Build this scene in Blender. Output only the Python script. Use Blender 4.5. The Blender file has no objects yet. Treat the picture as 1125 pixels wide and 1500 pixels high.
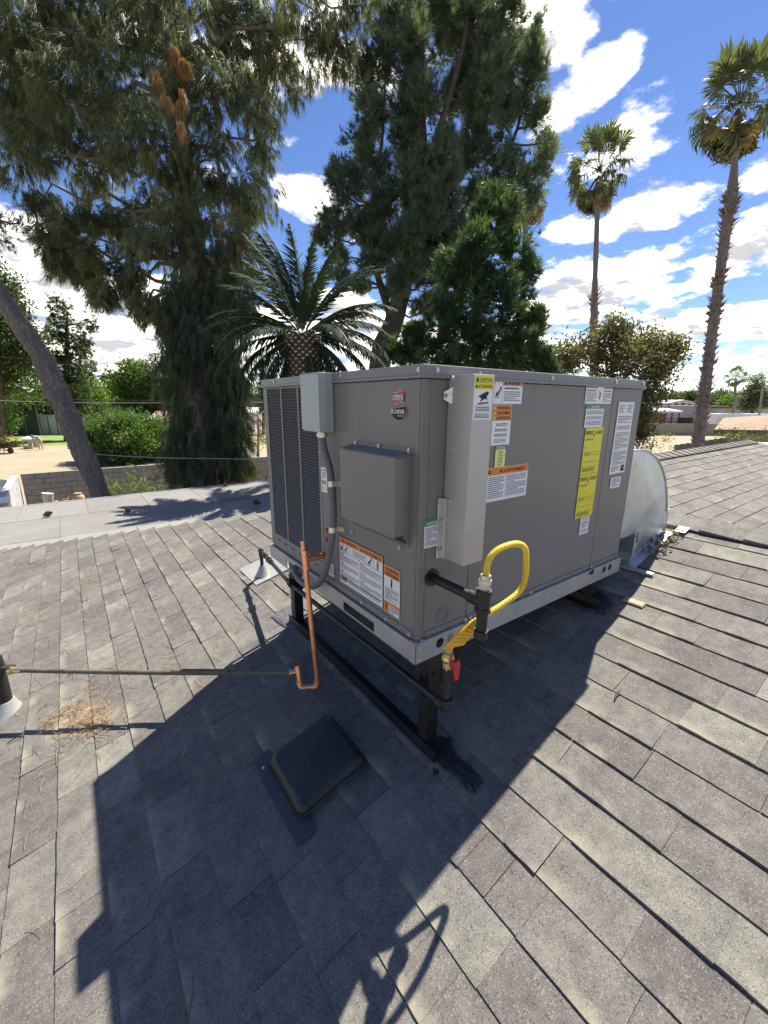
import bpy, math, random
import numpy as np
from mathutils import Vector, Matrix

R_ = random.Random(7)
rng = np.random.default_rng(11)
S = bpy.context.scene
COL = S.collection

# ------------------------------------------------------------------ camera
CP = np.array([-0.8279, -0.9396, 0.8355])
CF = np.array([0.57414, 0.77883, -0.25235])
CR = np.array([0.80604, -0.59185, 0.00650])
CF /= np.linalg.norm(CF)
CR -= CF * (CR @ CF); CR /= np.linalg.norm(CR)
CU = np.cross(CR, CF)
FPX = 617.53                       # focal length in pixels of a 1125 x 1500 frame
cam = bpy.data.cameras.new('camera')
cam.sensor_fit = 'VERTICAL'; cam.sensor_height = 24.0
cam.lens = FPX / 1500 * 24.0
cam.clip_start = 0.05; cam.clip_end = 3000
camo = bpy.data.objects.new('camera', cam); COL.objects.link(camo)
camo.matrix_world = Matrix(((CR[0], CU[0], -CF[0], CP[0]), (CR[1], CU[1], -CF[1], CP[1]),
                            (CR[2], CU[2], -CF[2], CP[2]), (0, 0, 0, 1)))
S.camera = camo

def sight(px, py, dep):
    """point that lies dep metres ahead in the direction of photo pixel (px, py)"""
    return CP + (CF + CR * (px - 562.5) / FPX + CU * (750 - py) / FPX) * dep
def sight_z(px, py, z):
    v = CF + CR * (px - 562.5) / FPX + CU * (750 - py) / FPX
    return CP + v * ((z - CP[2]) / v[2])

# ------------------------------------------------------------------ sun, sky, exposure
SUN_EL, SUN_AZ = 58.0, 20.0        # degrees, azimuth from +X towards +Y
sd = Vector((math.cos(math.radians(SUN_EL)) * math.cos(math.radians(SUN_AZ)),
             math.cos(math.radians(SUN_EL)) * math.sin(math.radians(SUN_AZ)), math.sin(math.radians(SUN_EL))))
sl = bpy.data.lights.new('sun', 'SUN'); sl.energy = 2.0; sl.angle = math.radians(0.53); sl.color = (1.0, 0.94, 0.82)
so = bpy.data.objects.new('sun', sl); COL.objects.link(so)
so.rotation_euler = sd.to_track_quat('Z', 'Y').to_euler()

W = bpy.data.worlds.new('World'); S.world = W; W.use_nodes = True
def build_world():
    nt = W.node_tree; nt.nodes.clear()
    N, Lk = nt.nodes.new, nt.links.new
    def mth(op, a, b=None, c=None, clamp=False):
        n = N('ShaderNodeMath'); n.operation = op; n.use_clamp = clamp
        for i, v in enumerate((a, b, c)):
            if v is None: continue
            if isinstance(v, (int, float)): n.inputs[i].default_value = v
            else: Lk(v, n.inputs[i])
        return n.outputs[0]
    sky = N('ShaderNodeTexSky'); sky.sky_type = 'NISHITA'; sky.sun_disc = False
    sky.sun_elevation = math.radians(SUN_EL); sky.sun_rotation = math.radians(90 - SUN_AZ)
    sky.air_density = 1.0; sky.dust_density = 0.1; sky.ozone_density = 4.0; sky.altitude = 300
    hs = N('ShaderNodeHueSaturation'); hs.inputs['Saturation'].default_value = 1.13; hs.inputs['Value'].default_value = .28; hs.inputs['Hue'].default_value = .512; Lk(sky.outputs[0], hs.inputs['Color'])
    tc = N('ShaderNodeTexCoord'); sx = N('ShaderNodeSeparateXYZ'); Lk(tc.outputs['Generated'], sx.inputs[0])
    X, Y, Z = sx.outputs
    el = mth('ARCSINE', Z); az = mth('ARCTAN2', Y, X)
    zz = mth('ADD', mth('MAXIMUM', Z, 0.0), 0.16)
    px, py = mth('DIVIDE', X, zz), mth('DIVIDE', Y, zz)
    cb = N('ShaderNodeCombineXYZ'); Lk(px, cb.inputs[0]); Lk(py, cb.inputs[1])
    def noise(scale, detail, rough, loc, sc=1.):
        mp = N('ShaderNodeMapping'); mp.inputs['Location'].default_value = loc; mp.inputs['Scale'].default_value = (sc, sc, sc); Lk(cb.outputs[0], mp.inputs[0])
        n = N('ShaderNodeTexNoise'); n.inputs['Scale'].default_value = scale
        n.inputs['Detail'].default_value = detail; n.inputs['Roughness'].default_value = rough
        Lk(mp.outputs[0], n.inputs['Vector']); return n.outputs['Fac']
    n1 = noise(2.6, 10, 0.6, (3.1, 1.7, 0)); n2 = noise(1.1, 7, 0.55, (8.2, 4.4, 2.0)); n3 = noise(7.5, 8, 0.62, (1.0, 5.0, 4.0))
    n1b = noise(2.6, 6, 0.6, (3.1, 1.7, 0), .94)
    # cumulus banks standing at their places in the sky: centre, half sizes, tilt
    banks = [(860, 128, 105, 40, -32, 1.25), (800, 60, 55, 40, 0, .9), (795, 0, 60, 50, 0, 1.1), (450, 290, 52, 36, 10, 1.3),
             (960, 305, 110, 42, -8, 1.25), (840, 335, 70, 26, 5, 1.1), (1120, 235, 60, 44, 0, 1.0),
             (1080, 375, 130, 50, -22, 1.35), (900, 410, 150, 40, -10, 1.3), (840, 440, 120, 50, 0, 1.2),
             (1010, 478, 200, 40, -3, 1.3), (1000, 545, 260, 34, 0, 1.1), (760, 520, 200, 60, 0, 1.0),
             (100, 430, 190, 80, 18, 1.25), (60, 350, 120, 40, 10, 1.0), (150, 520, 200, 50, 0, 1.1), (360, 500, 120, 60, 0, 1.1), (520, 100, 60, 30, 0, .8),
             (520, 500, 120, 70, 0, 1.0), (-200, 480, 180, 70, 0, 1.1), (1400, 420, 200, 60, 0, 1.1)]
    dens = None
    for (cx, cy, wx, wy, rot, k) in banks:
        v = sight(cx, cy, 1.0) - CP; v /= np.linalg.norm(v)
        a0, e0 = math.atan2(v[1], v[0]), math.asin(v[2])
        def ae(x, y):
            q = sight(x, y, 1.0) - CP; q /= np.linalg.norm(q); return math.atan2(q[1], q[0]), math.asin(q[2])
        ax_, _ = ae(cx + wx, cy); wa = abs(ax_ - a0) * math.cos(e0)
        _, ey_ = ae(cx, cy - wy); we = abs(ey_ - e0)
        c, s = math.cos(math.radians(rot)), math.sin(math.radians(rot))
        dx = mth('MULTIPLY', mth('SUBTRACT', az, a0), -math.cos(e0)); dy = mth('SUBTRACT', el, e0)
        u = mth('DIVIDE', mth('ADD', mth('MULTIPLY', dx, c), mth('MULTIPLY', dy, -s)), wa)
        w = mth('DIVIDE', mth('ADD', mth('MULTIPLY', dx, s), mth('MULTIPLY', dy, c)), we)
        d = mth('MULTIPLY', mth('SUBTRACT', 1.0, mth('SQRT', mth('ADD', mth('MULTIPLY', u, u), mth('MULTIPLY', w, w)))), k * .55)
        dens = d if dens is None else mth('SMOOTH_MAX', dens, d, 0.12)
    dens = mth('MAXIMUM', dens, -0.21)
    # elsewhere the cloud cover goes on from broad noise
    tot = mth('ADD', dens, mth('MULTIPLY', mth('SUBTRACT', n1, 0.5), 2.3))
    tot = mth('ADD', tot, mth('MULTIPLY', mth('SUBTRACT', n2, 0.5), 0.55))
    tot = mth('ADD', tot, mth('MULTIPLY', mth('SUBTRACT', n3, 0.5), 0.8))
    mr = N('ShaderNodeMapRange'); mr.interpolation_type = 'SMOOTHSTEP'
    Lk(tot, mr.inputs[0]); mr.inputs[1].default_value = -0.05; mr.inputs[2].default_value = 0.34
    cover = mth('MULTIPLY', mr.outputs[0], mth('GREATER_THAN', Z, 0.0))
    # thick parts of a bank are greyer underneath
    mr2 = N('ShaderNodeMapRange'); mr2.interpolation_type = 'SMOOTHSTEP'
    shade = mth('ADD', mth('MULTIPLY', mth('SUBTRACT', n1b, n1), 4.0), mth('MULTIPLY', tot, .62))
    Lk(shade, mr2.inputs[0]); mr2.inputs[1].default_value = 0.05; mr2.inputs[2].default_value = 0.62
    ccol = N('ShaderNodeMix'); ccol.data_type = 'RGBA'; Lk(mr2.outputs[0], ccol.inputs[0])
    ccol.inputs[6].default_value = (5.6, 5.2, 4.8, 1); ccol.inputs[7].default_value = (1.4, 1.36, 1.38, 1)
    mixc = N('ShaderNodeMix'); mixc.data_type = 'RGBA'
    Lk(mth('MULTIPLY', cover, 0.97), mixc.inputs[0]); Lk(hs.outputs[0], mixc.inputs[6]); Lk(ccol.outputs[2], mixc.inputs[7])
    bg = N('ShaderNodeBackground'); bg.inputs[1].default_value = 0.1
    Lk(mixc.outputs[2], bg.inputs[0])
    out = N('ShaderNodeOutputWorld'); Lk(bg.outputs[0], out.inputs[0])
build_world()
S.view_settings.view_transform = 'Standard'; S.view_settings.look = 'None'
S.view_settings.gamma = 1.0; S.view_settings.use_curve_mapping = False
S.view_settings.exposure = 2.42

# ------------------------------------------------------------------ materials
def new_mat(name):
    m = bpy.data.materials.new(name); m.use_nodes = True; nt = m.node_tree; nt.nodes.clear()
    out = nt.nodes.new('ShaderNodeOutputMaterial'); b = nt.nodes.new('ShaderNodeBsdfPrincipled')
    nt.links.new(b.outputs[0], out.inputs[0]); return m, nt, b, out
def nnode(nt, vec, scale, detail=4, rough=.55, kind='noise'):
    if kind == 'voronoi':
        n = nt.nodes.new('ShaderNodeTexVoronoi'); n.inputs['Scale'].default_value = scale
    else:
        n = nt.nodes.new('ShaderNodeTexNoise'); n.inputs['Scale'].default_value = scale
        n.inputs['Detail'].default_value = detail; n.inputs['Roughness'].default_value = rough
    if vec is not None: nt.links.new(vec, n.inputs['Vector'])
    return n
def ramp(nt, fac, stops):
    r = nt.nodes.new('ShaderNodeValToRGB'); e = r.color_ramp.elements
    while len(e) < len(stops): e.new(0.5)
    for i, (p, c) in enumerate(stops): e[i].position = p; e[i].color = (*c, 1)
    nt.links.new(fac, r.inputs[0]); return r.outputs[0]
def mixc(nt, fac, a, b, mode='MIX'):
    n = nt.nodes.new('ShaderNodeMix'); n.data_type = 'RGBA'; n.blend_type = mode
    for i, v in ((0, fac), (6, a), (7, b)):
        if isinstance(v, (int, float)): n.inputs[i].default_value = v
        elif isinstance(v, tuple): n.inputs[i].default_value = (*v, 1)
        else: nt.links.new(v, n.inputs[i])
    return n.outputs[2]
def mathn(nt, op, a, b=None, clamp=False):
    n = nt.nodes.new('ShaderNodeMath'); n.operation = op; n.use_clamp = clamp
    for i, v in enumerate((a, b)):
        if v is None: continue
        if isinstance(v, (int, float)): n.inputs[i].default_value = v
        else: nt.links.new(v, n.inputs[i])
    return n.outputs[0]
def wpos(nt, scale=(1, 1, 1)):
    g = nt.nodes.new('ShaderNodeNewGeometry')
    if scale == (1, 1, 1): return g.outputs['Position']
    mp = nt.nodes.new('ShaderNodeMapping'); mp.inputs['Scale'].default_value = scale
    nt.links.new(g.outputs['Position'], mp.inputs[0]); return mp.outputs[0]
def bump(nt, b, height, strength=.3, dist=.01):
    n = nt.nodes.new('ShaderNodeBump'); n.inputs['Strength'].default_value = strength; n.inputs['Distance'].default_value = dist
    nt.links.new(height, n.inputs['Height']); nt.links.new(n.outputs[0], b.inputs['Normal'])

def mat(name, col, rough=.6, metal=0., var=.12, scale=6., bmp=0., bscale=60., stretch=(1, 1, 1), dirt=None, spec=None):
    m, nt, b, _ = new_mat(name)
    v = wpos(nt, stretch)
    n = nnode(nt, v, scale, 6, .6)
    lo = tuple(c * (1 - var) for c in col); hi = tuple(min(1, c * (1 + var)) for c in col)
    c = ramp(nt, n.outputs['Fac'], [(.3, lo), (.7, hi)])
    if dirt:
        n2 = nnode(nt, v, scale * 3.1, 8, .65)
        f = ramp(nt, n2.outputs['Fac'], [(dirt[1], (0, 0, 0)), (dirt[1] + .15, (1, 1, 1))])
        c = mixc(nt, mathn(nt, 'MULTIPLY', f, dirt[2]), c, dirt[0])
    nt.links.new(c, b.inputs['Base Color'])
    rr = nt.nodes.new('ShaderNodeMapRange'); nt.links.new(n.outputs['Fac'], rr.inputs[0])
    rr.inputs[3].default_value = max(.02, rough - .08); rr.inputs[4].default_value = min(1, rough + .08)
    nt.links.new(rr.outputs[0], b.inputs['Roughness'])
    b.inputs['Metallic'].default_value = metal
    if spec is not None: b.inputs['Specular IOR Level'].default_value = spec
    if bmp:
        nb = nnode(nt, v, bscale, 5, .6); bump(nt, b, nb.outputs['Fac'], bmp, .01)
    return m

def shingle_mat(name='shingle_granules', base_tone=None):
    m, nt, b, _ = new_mat(name)
    at = []
    if base_tone is None:
        for ty in ('OBJECT', 'GEOMETRY'):
            a = nt.nodes.new('ShaderNodeAttribute'); a.attribute_type = ty; a.attribute_name = 'tone'; at.append(a.outputs['Fac'])
        tone = mathn(nt, 'ADD', at[0], at[1])
    else:
        tone = nnode(nt, wpos(nt), 3.0, 2).outputs['Fac']
    c = ramp(nt, tone, [(.0, (.112, .102, .098)), (.3, (.143, .132, .123)), (.62, (.163, .155, .141)), (.85, (.184, .179, .156)), (1., (.200, .197, .168))])
    p = wpos(nt)
    big = nnode(nt, p, 5.5, 4)
    c = mixc(nt, .55, c, ramp(nt, big.outputs['Fac'], [(.3, (.35, .34, .36)), (.7, (.66, .65, .62))]), 'OVERLAY')
    md = nnode(nt, p, 22, 5, .65)
    c = mixc(nt, 1., c, ramp(nt, md.outputs['Fac'], [(.28, (.80, .79, .80)), (.5, (1., 1., 1.)), (.72, (1.20, 1.19, 1.15))]), 'MULTIPLY')
    sk = nnode(nt, wpos(nt, (.5, 5, .5)), 3.0, 5, .6)
    c = mixc(nt, mathn(nt, 'MULTIPLY', ramp(nt, sk.outputs['Fac'], [(.55, (0, 0, 0)), (.75, (1, 1, 1))]), .3), c, (.10, .092, .085))
    gr = nnode(nt, p, 420, 3, .75)
    c = mixc(nt, 1., c, ramp(nt, gr.outputs['Fac'], [(.3, (.55, .55, .56)), (.5, (.97, .97, .97)), (.72, (1.55, 1.53, 1.48))]), 'MULTIPLY')
    vo = nnode(nt, p, 330, kind='voronoi')
    sep = nt.nodes.new('ShaderNodeSeparateColor'); nt.links.new(vo.outputs['Color'], sep.inputs[0])
    spk = ramp(nt, sep.outputs[0], [(.90, (0, 0, 0)), (.94, (1, 1, 1))])
    c = mixc(nt, mathn(nt, 'MULTIPLY', spk, .3), c, (.42, .41, .37))
    dk = ramp(nt, sep.outputs[1], [(.06, (1, 1, 1)), (.1, (0, 0, 0))])
    c = mixc(nt, mathn(nt, 'MULTIPLY', dk, .6), c, (.03, .03, .032))
    if base_tone is None:
        # pale dust gathered on the lower lip of some tabs
        uv = nt.nodes.new('ShaderNodeUVMap'); uv.uv_map = 'uv'
        su = nt.nodes.new('ShaderNodeSeparateXYZ'); nt.links.new(uv.outputs[0], su.inputs[0])
        dn = nnode(nt, p, 4.2, 3, .6); fine = nnode(nt, p, 45, 4, .7)
        vv = mathn(nt, 'ADD', su.outputs[1], mathn(nt, 'MULTIPLY', mathn(nt, 'SUBTRACT', fine.outputs['Fac'], .5), .35))
        f1 = ramp(nt, vv, [(.03, (1, 1, 1)), (.30, (0, 0, 0))])
        f2 = ramp(nt, dn.outputs['Fac'], [(.52, (0, 0, 0)), (.64, (1, 1, 1))])
        c = mixc(nt, mathn(nt, 'MULTIPLY', mathn(nt, 'MULTIPLY', f1, f2), .75), c, (.33, .295, .225))
    # sandy washed-in deposit beside the needles left of the copper pipe
    dd = None
    for (sx_, sy_, rx, ry) in ((-1.02, 1.40, .16, .11), (-.93, 1.27, .12, .09)):
        g = nt.nodes.new('ShaderNodeSeparateXYZ'); nt.links.new(p, g.inputs[0])
        qx = mathn(nt, 'DIVIDE', mathn(nt, 'SUBTRACT', g.outputs[0], sx_), rx); qy = mathn(nt, 'DIVIDE', mathn(nt, 'SUBTRACT', g.outputs[1], sy_), ry)
        q = mathn(nt, 'SQRT', mathn(nt, 'ADD', mathn(nt, 'MULTIPLY', qx, qx), mathn(nt, 'MULTIPLY', qy, qy)))
        dd = q if dd is None else mathn(nt, 'MINIMUM', dd, q)
    dn2 = nnode(nt, p, 14, 6, .7)
    dd = mathn(nt, 'ADD', dd, mathn(nt, 'MULTIPLY', mathn(nt, 'SUBTRACT', dn2.outputs['Fac'], .5), 1.6))
    st = ramp(nt, dd, [(.35, (1, 1, 1)), (1.0, (0, 0, 0))])
    c = mixc(nt, mathn(nt, 'MULTIPLY', st, .75), c, (.36, .29, .19))
    nt.links.new(c, b.inputs['Base Color']); b.inputs['Roughness'].default_value = .88
    b.inputs['Specular IOR Level'].default_value = .35
    bump(nt, b, gr.outputs['Fac'], .55, .004)
    return m

def leaf_mat(name, dark, mid, light, transl=.35, rough=.55):
    m, nt, b, out = new_mat(name)
    a = nt.nodes.new('ShaderNodeAttribute'); a.attribute_type = 'GEOMETRY'; a.attribute_name = 'tone'
    c = ramp(nt, a.outputs['Fac'], [(0., dark), (.5, mid), (1., light)])
    nt.links.new(c, b.inputs['Base Color']); b.inputs['Roughness'].default_value = rough
    b.inputs['Specular IOR Level'].default_value = .3
    t = nt.nodes.new('ShaderNodeBsdfTranslucent')
    nt.links.new(mixc(nt, 1., c, (1.15, 1.25, .6), 'MULTIPLY'), t.inputs[0])
    mx = nt.nodes.new('ShaderNodeMixShader'); mx.inputs[0].default_value = transl
    nt.links.new(b.outputs[0], mx.inputs[1]); nt.links.new(t.outputs[0], mx.inputs[2]); nt.links.new(mx.outputs[0], out.inputs[0])
    return m

def bark_mat(name, dark, light, scale=9, stretch=(1, 1, .25)):
    m, nt, b, _ = new_mat(name)
    v = wpos(nt, stretch)
    n = nnode(nt, v, scale * 1.3, 10, .7); wob = mixc(nt, .12, v, n.outputs['Color'])
    vo = nnode(nt, wob, scale * .8, kind='voronoi'); vo.feature = 'DISTANCE_TO_EDGE'
    crack = ramp(nt, vo.outputs['Distance'], [(.0, (.25, .25, .25)), (.3, (1, 1, 1))])
    h = mathn(nt, 'MULTIPLY', mathn(nt, 'ADD', mathn(nt, 'MULTIPLY', crack, .55), .45), mathn(nt, 'ADD', n.outputs['Fac'], .25))
    c = ramp(nt, h, [(.22, dark), (.85, light)])
    nt.links.new(c, b.inputs['Base Color']); b.inputs['Roughness'].default_value = .9
    bump(nt, b, h, 1., .06); return m

M = {}
M['shingle'] = shingle_mat()
M['deck'] = shingle_mat('roof_underlay', 1)
def enamel(name, col):
    m, nt, b, _ = new_mat(name)
    p = wpos(nt); st = nnode(nt, wpos(nt, (9, 9, .8)), 2.0, 6, .6); cl = nnode(nt, p, 3.0, 5, .6); sp = nnode(nt, p, 160, 3, .7)
    c = ramp(nt, st.outputs['Fac'], [(.25, tuple(x * .965 for x in col)), (.75, tuple(x * 1.03 for x in col))])
    c = mixc(nt, mathn(nt, 'MULTIPLY', ramp(nt, cl.outputs['Fac'], [(.5, (0, 0, 0)), (.75, (1, 1, 1))]), .14), c, (.26, .24, .21))
    c = mixc(nt, mathn(nt, 'MULTIPLY', ramp(nt, sp.outputs['Fac'], [(.70, (0, 0, 0)), (.76, (1, 1, 1))]), .35), c, (.34, .32, .29))
    nt.links.new(c, b.inputs['Base Color'])
    r = ramp(nt, cl.outputs['Fac'], [(.3, (.34, .34, .34)), (.7, (.52, .52, .52))]); nt.links.new(r, b.inputs['Roughness'])
    w = nnode(nt, p, 2.6, 2, .4); bump(nt, b, w.outputs['Fac'], .25, .02); return m
M['paint'] = enamel('taupe_grey_enamel', (.190, .181, .173))
M['paint_lip'] = mat('taupe_grey_enamel_cap', (.21, .205, .203), .38, 0, .06, 2.0, .04, 200)
M['galv'] = mat('galvanized_steel', (.56, .57, .58), .42, .75, .16, 7, .08, 40, dirt=((.36, .36, .36), .55, .4))
M['rail'] = mat('galvanized_rail', (.42, .425, .43), .5, .55, .14, 9, .08, 60, dirt=((.3, .3, .3), .58, .4))
M['duct'] = mat('galvanized_duct', (.50, .555, .61), .36, .7, .16, 4.5, .10, 14, dirt=((.36, .39, .42), .52, .5))
M['cover'] = mat('satin_aluminium', (.46, .455, .45), .46, .45, .06, 3, .03, 120)
M['tape'] = mat('foil_tape', (.72, .75, .8), .28, .85, .1, 8, .35, 35)
M['dark'] = mat('recess_darkness', (.018, .019, .022), .7)  # near-black colour stands for the shade inside cabinet, slots and recesses
M['fin'] = mat('coil_fins', (.05, .052, .056), .5, .3, .2, 90, stretch=(1, 1, .02))
M['box'] = mat('disconnect_enamel', (.40, .45, .43), .45, 0, .06, 4, .03, 120)
M['conduit'] = mat('grey_liquid_tight', (.13, .14, .15), .55, 0, .1, 20)
M['zinc'] = mat('zinc_fitting', (.62, .62, .6), .35, .8, .15, 40, .15, 80)
M['black'] = mat('black_enamel', (.012, .012, .0125), .42, 0, .3, 30, .12, 120)
M['iron'] = mat('black_iron_pipe', (.016, .015, .015), .48, 0, .35, 25, .15, 160, dirt=((.06, .05, .045), .62, .5))
M['copper'] = mat('copper', (.86, .40, .23), .36, .85, .2, 16, .08, 60, dirt=((.42, .17, .10), .55, .6))
M['brass'] = mat('brass', (.68, .52, .24), .35, .85, .15, 30)
M['red'] = mat('red_plastic', (.55, .025, .02), .4, 0, .15, 30)
M['yellow'] = mat('yellow_coated_hose', (.76, .53, .035), .55, 0, .12, 30, .1, 60, dirt=((.50, .36, .07), .56, .5))
M['orange_tag'] = mat('amber_tag', (.78, .40, .02), .5, 0, .1, 20)
M['pvc'] = mat('weathered_drain', (.115, .102, .070), .7, 0, .4, 12, .1, 50, dirt=((.16, .14, .1), .5, .6))
M['stack'] = mat('black_vent_pipe', (.020, .019, .018), .55, 0, .3, 14, .15, 40, dirt=((.08, .07, .06), .55, .5))
M['flash'] = mat('painted_flashing', (.38, .38, .37), .45, .3, .12, 12, .1, 40, dirt=((.3, .28, .25), .55, .4))
M['vent'] = mat('black_vent_plastic', (.017, .0175, .019), .4, 0, .3, 9, .15, 200, dirt=((.05, .05, .05), .56, .35))
M['leadflange'] = mat('worn_flange', (.05, .056, .07), .55, .2, .25, 12, .2, 60, dirt=((.2, .2, .22), .66, .6))
M['tar'] = mat('roofing_tar', (.014, .0145, .017), .38, 0, .3, 30, .9, 45)
M['grit'] = mat('grey_mastic', (.10, .105, .115), .6, 0, .35, 40, .9, 70)
M['white'] = mat('sticker_white', (.80, .80, .80), .35, 0, .04, 8)
M['o'] = mat('sticker_orange', (.72, .22, .04), .4, 0, .05, 8)
M['orange_faded'] = mat('sticker_faded_orange', (.55, .22, .13), .45, 0, .06, 8)
M['y'] = mat('sticker_yellow', (.80, .68, .03), .4, 0, .05, 8)
M['py'] = mat('sticker_pale_yellow', (.80, .80, .25), .4, 0, .05, 8)
M['g'] = mat('sticker_green', (.05, .25, .13), .4, 0, .05, 8)
M['k'] = mat('sticker_black', (.012, .012, .013), .65, 0, .05, 8)
M['fine'] = mat('fine_print_grey', (.20, .20, .21), .5, 0, .05, 8)
M['blueprint'] = mat('fine_print_blue', (.16, .18, .28), .5, 0, .05, 8)
M['r'] = mat('badge_red', (.60, .05, .06), .35, 0, .05, 8)
M['patio'] = None
M['conc'] = mat('concrete_block', (.25, .245, .235), .9, 0, .16, 3.0, .5, 60, dirt=((.15, .145, .135), .52, .5))
M['concpale'] = mat('pale_block', (.42, .42, .42), .9, 0, .1, 2.0, .4, 60)
M['mortar'] = mat('mortar', (.11, .105, .10), .95, 0, .1, 8)
M['tanwall'] = mat('tan_stucco', (.30, .265, .215), .95, 0, .08, .5, .2, 10)
M['sand'] = mat('dry_dirt', (.33, .262, .178), 1., 0, .12, .35, .3, 6, dirt=((.26, .20, .13), .52, .6))
M['lawn'] = mat('lawn', (.17, .235, .045), 1., 0, .3, .8, .5, 12, dirt=((.30, .26, .12), .6, .5))
M['ground'] = mat('ground', (.32, .26, .17), 1., 0, .2, .05, .3, 3, dirt=((.16, .18, .07), .5, .7))
M['asphalt'] = mat('grey_road', (.16, .16, .165), .95, 0, .1, .5)
M['pine_leaf'] = leaf_mat('drooping_pine_needles', (.062, .072, .046), (.130, .150, .090), (.245, .265, .155), .46)
M['pine_leaf2'] = leaf_mat('mid_pine_needles', (.060, .084, .066), (.120, .160, .118), (.215, .262, .175), .46)
M['cypress_leaf'] = leaf_mat('glossy_green_sprays', (.034, .060, .034), (.072, .115, .060), (.155, .220, .09), .45)
M['far_leaf'] = leaf_mat('far_foliage', (.035, .055, .022), (.070, .105, .035), (.13, .165, .06), .35)
M['lime_leaf'] = leaf_mat('lime_foliage', (.05, .10, .018), (.115, .20, .032), (.21, .30, .055), .45)
M['bush_leaf'] = leaf_mat('bright_bush_leaves', (.040, .075, .020), (.095, .165, .042), (.19, .28, .08), .42)
M['mag_leaf'] = leaf_mat('magnolia_leaves', (.075, .065, .03), (.15, .135, .06), (.28, .265, .14), .35, .35)
M['dry_leaf'] = leaf_mat('dry_foliage', (.10, .065, .03), (.17, .115, .06), (.30, .24, .13), .3)
M['brown_leaf'] = leaf_mat('brown_needles', (.24, .13, .055), (.44, .25, .11), (.62, .40, .20), .35)
M['palm_leaf'] = leaf_mat('date_palm_leaflets', (.018, .030, .016), (.034, .054, .027), (.060, .086, .042), .2, .75)
M['fan_leaf'] = leaf_mat('fan_palm_blades', (.05, .060, .032), (.105, .125, .062), (.20, .225, .12), .35, .45)
M['dead_fan'] = leaf_mat('dead_fan_blades', (.12, .08, .035), (.22, .155, .075), (.36, .27, .15), .3)
M['gold_fan'] = leaf_mat('golden_fan_blades', (.48, .22, .02), (.62, .31, .03), (.70, .40, .06), .4)
M['bark'] = bark_mat('pine_bark', (.10, .076, .060), (.36, .29, .235), 16, (1.3, 1.3, .28))
M['bark2'] = bark_mat('dark_bark', (.035, .026, .02), (.13, .095, .07), 10)
M['palmbark'] = bark_mat('palm_trunk', (.055, .038, .03), (.21, .16, .13), 14, (1, 1, 1.5))
M['palmbark_far'] = bark_mat('fan_palm_trunk', (.15, .11, .09), (.36, .29, .25), 8, (.6, .6, 2.5))
M['boot'] = mat('leaf_boot', (.46, .36, .26), .85, 0, .25, 30, .3, 60)
M['bootdark'] = mat('leaf_boot_shaggy', (.19, .145, .115), .95, 0, .35, 12, .3, 60)
M['rachis'] = mat('frond_stalk', (.12, .125, .06), .5, 0, .2, 10)
M['twig'] = mat('bare_twigs', (.19, .145, .11), .9, 0, .2, 10)
M['roof_white'] = mat('white_sheet_roof', (.62, .63, .64), .5, 0, .08, 1.5)
M['roof_grey'] = mat('grey_sheet_roof', (.42, .45, .48), .5, .1, .08, 1.5)
M['roof_rust'] = mat('rust_streaked_roof', (.42, .22, .16), .7, 0, .2, 1.2, dirt=((.5, .42, .38), .5, .8))
M['roof_tan'] = mat('tan_shingle_roof', (.27, .185, .125), .9, 0, .14, 2.2, .3, 20)
M['fascia'] = mat('brown_fascia', (.12, .075, .05), .8)
M['stucco_w'] = mat('pale_stucco', (.52, .50, .46), .9, 0, .06, 1)
M['barn'] = mat('barn_red_boards', (.26, .085, .065), .85, 0, .2, 3, stretch=(1, 1, .1))
M['barnwhite'] = mat('barn_pale_panels', (.55, .47, .45), .85, 0, .1, 2)
M['greywall'] = mat('lavender_grey_siding', (.40, .39, .42), .8, 0, .05, 1)
M['trailer'] = mat('white_trailer_skin', (.70, .70, .70), .35, 0, .05, 1.5)
M['rubber'] = mat('tyre_rubber', (.02, .02, .021), .8)
M['glass'] = mat('dark_window', (.02, .022, .025), .12)
M['wood'] = mat('weathered_wood', (.33, .25, .17), .85, 0, .2, 8)
M['woodpale'] = mat('pale_wood', (.56, .46, .33), .75, 0, .1, 5)
M['skin'] = mat('skin', (.55, .33, .24), .6, 0, .05, 20)
M['teal'] = mat('turquoise_cloth', (.14, .46, .46), .85, 0, .1, 12)
M['hair'] = mat('brown_hair', (.06, .035, .02), .6)
M['panelglass'] = mat('solar_cell_glass', (.045, .055, .075), .12, 0, .15, 3)
M['alu'] = mat('aluminium_frame', (.55, .56, .58), .4, .6, .05, 5)
M['cone'] = mat('pine_cone_scales', (.15, .10, .065), .85, 0, .3, 40)
M['terracotta'] = mat('terracotta', (.42, .27, .17), .85, 0, .15, 8)
M['cable'] = mat('grey_cable', (.42, .42, .41), .6)
M['darkcable'] = mat('dark_cable', (.06, .06, .062), .6)
M['fabric_dark'] = mat('dark_screen_fabric', (.025, .028, .026), .9)
M['purple'] = mat('purple_plastic', (.08, .07, .22), .5)
M['needle'] = leaf_mat('fallen_needles', (.16, .085, .035), (.30, .19, .095), (.46, .34, .20), .15)

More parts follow.
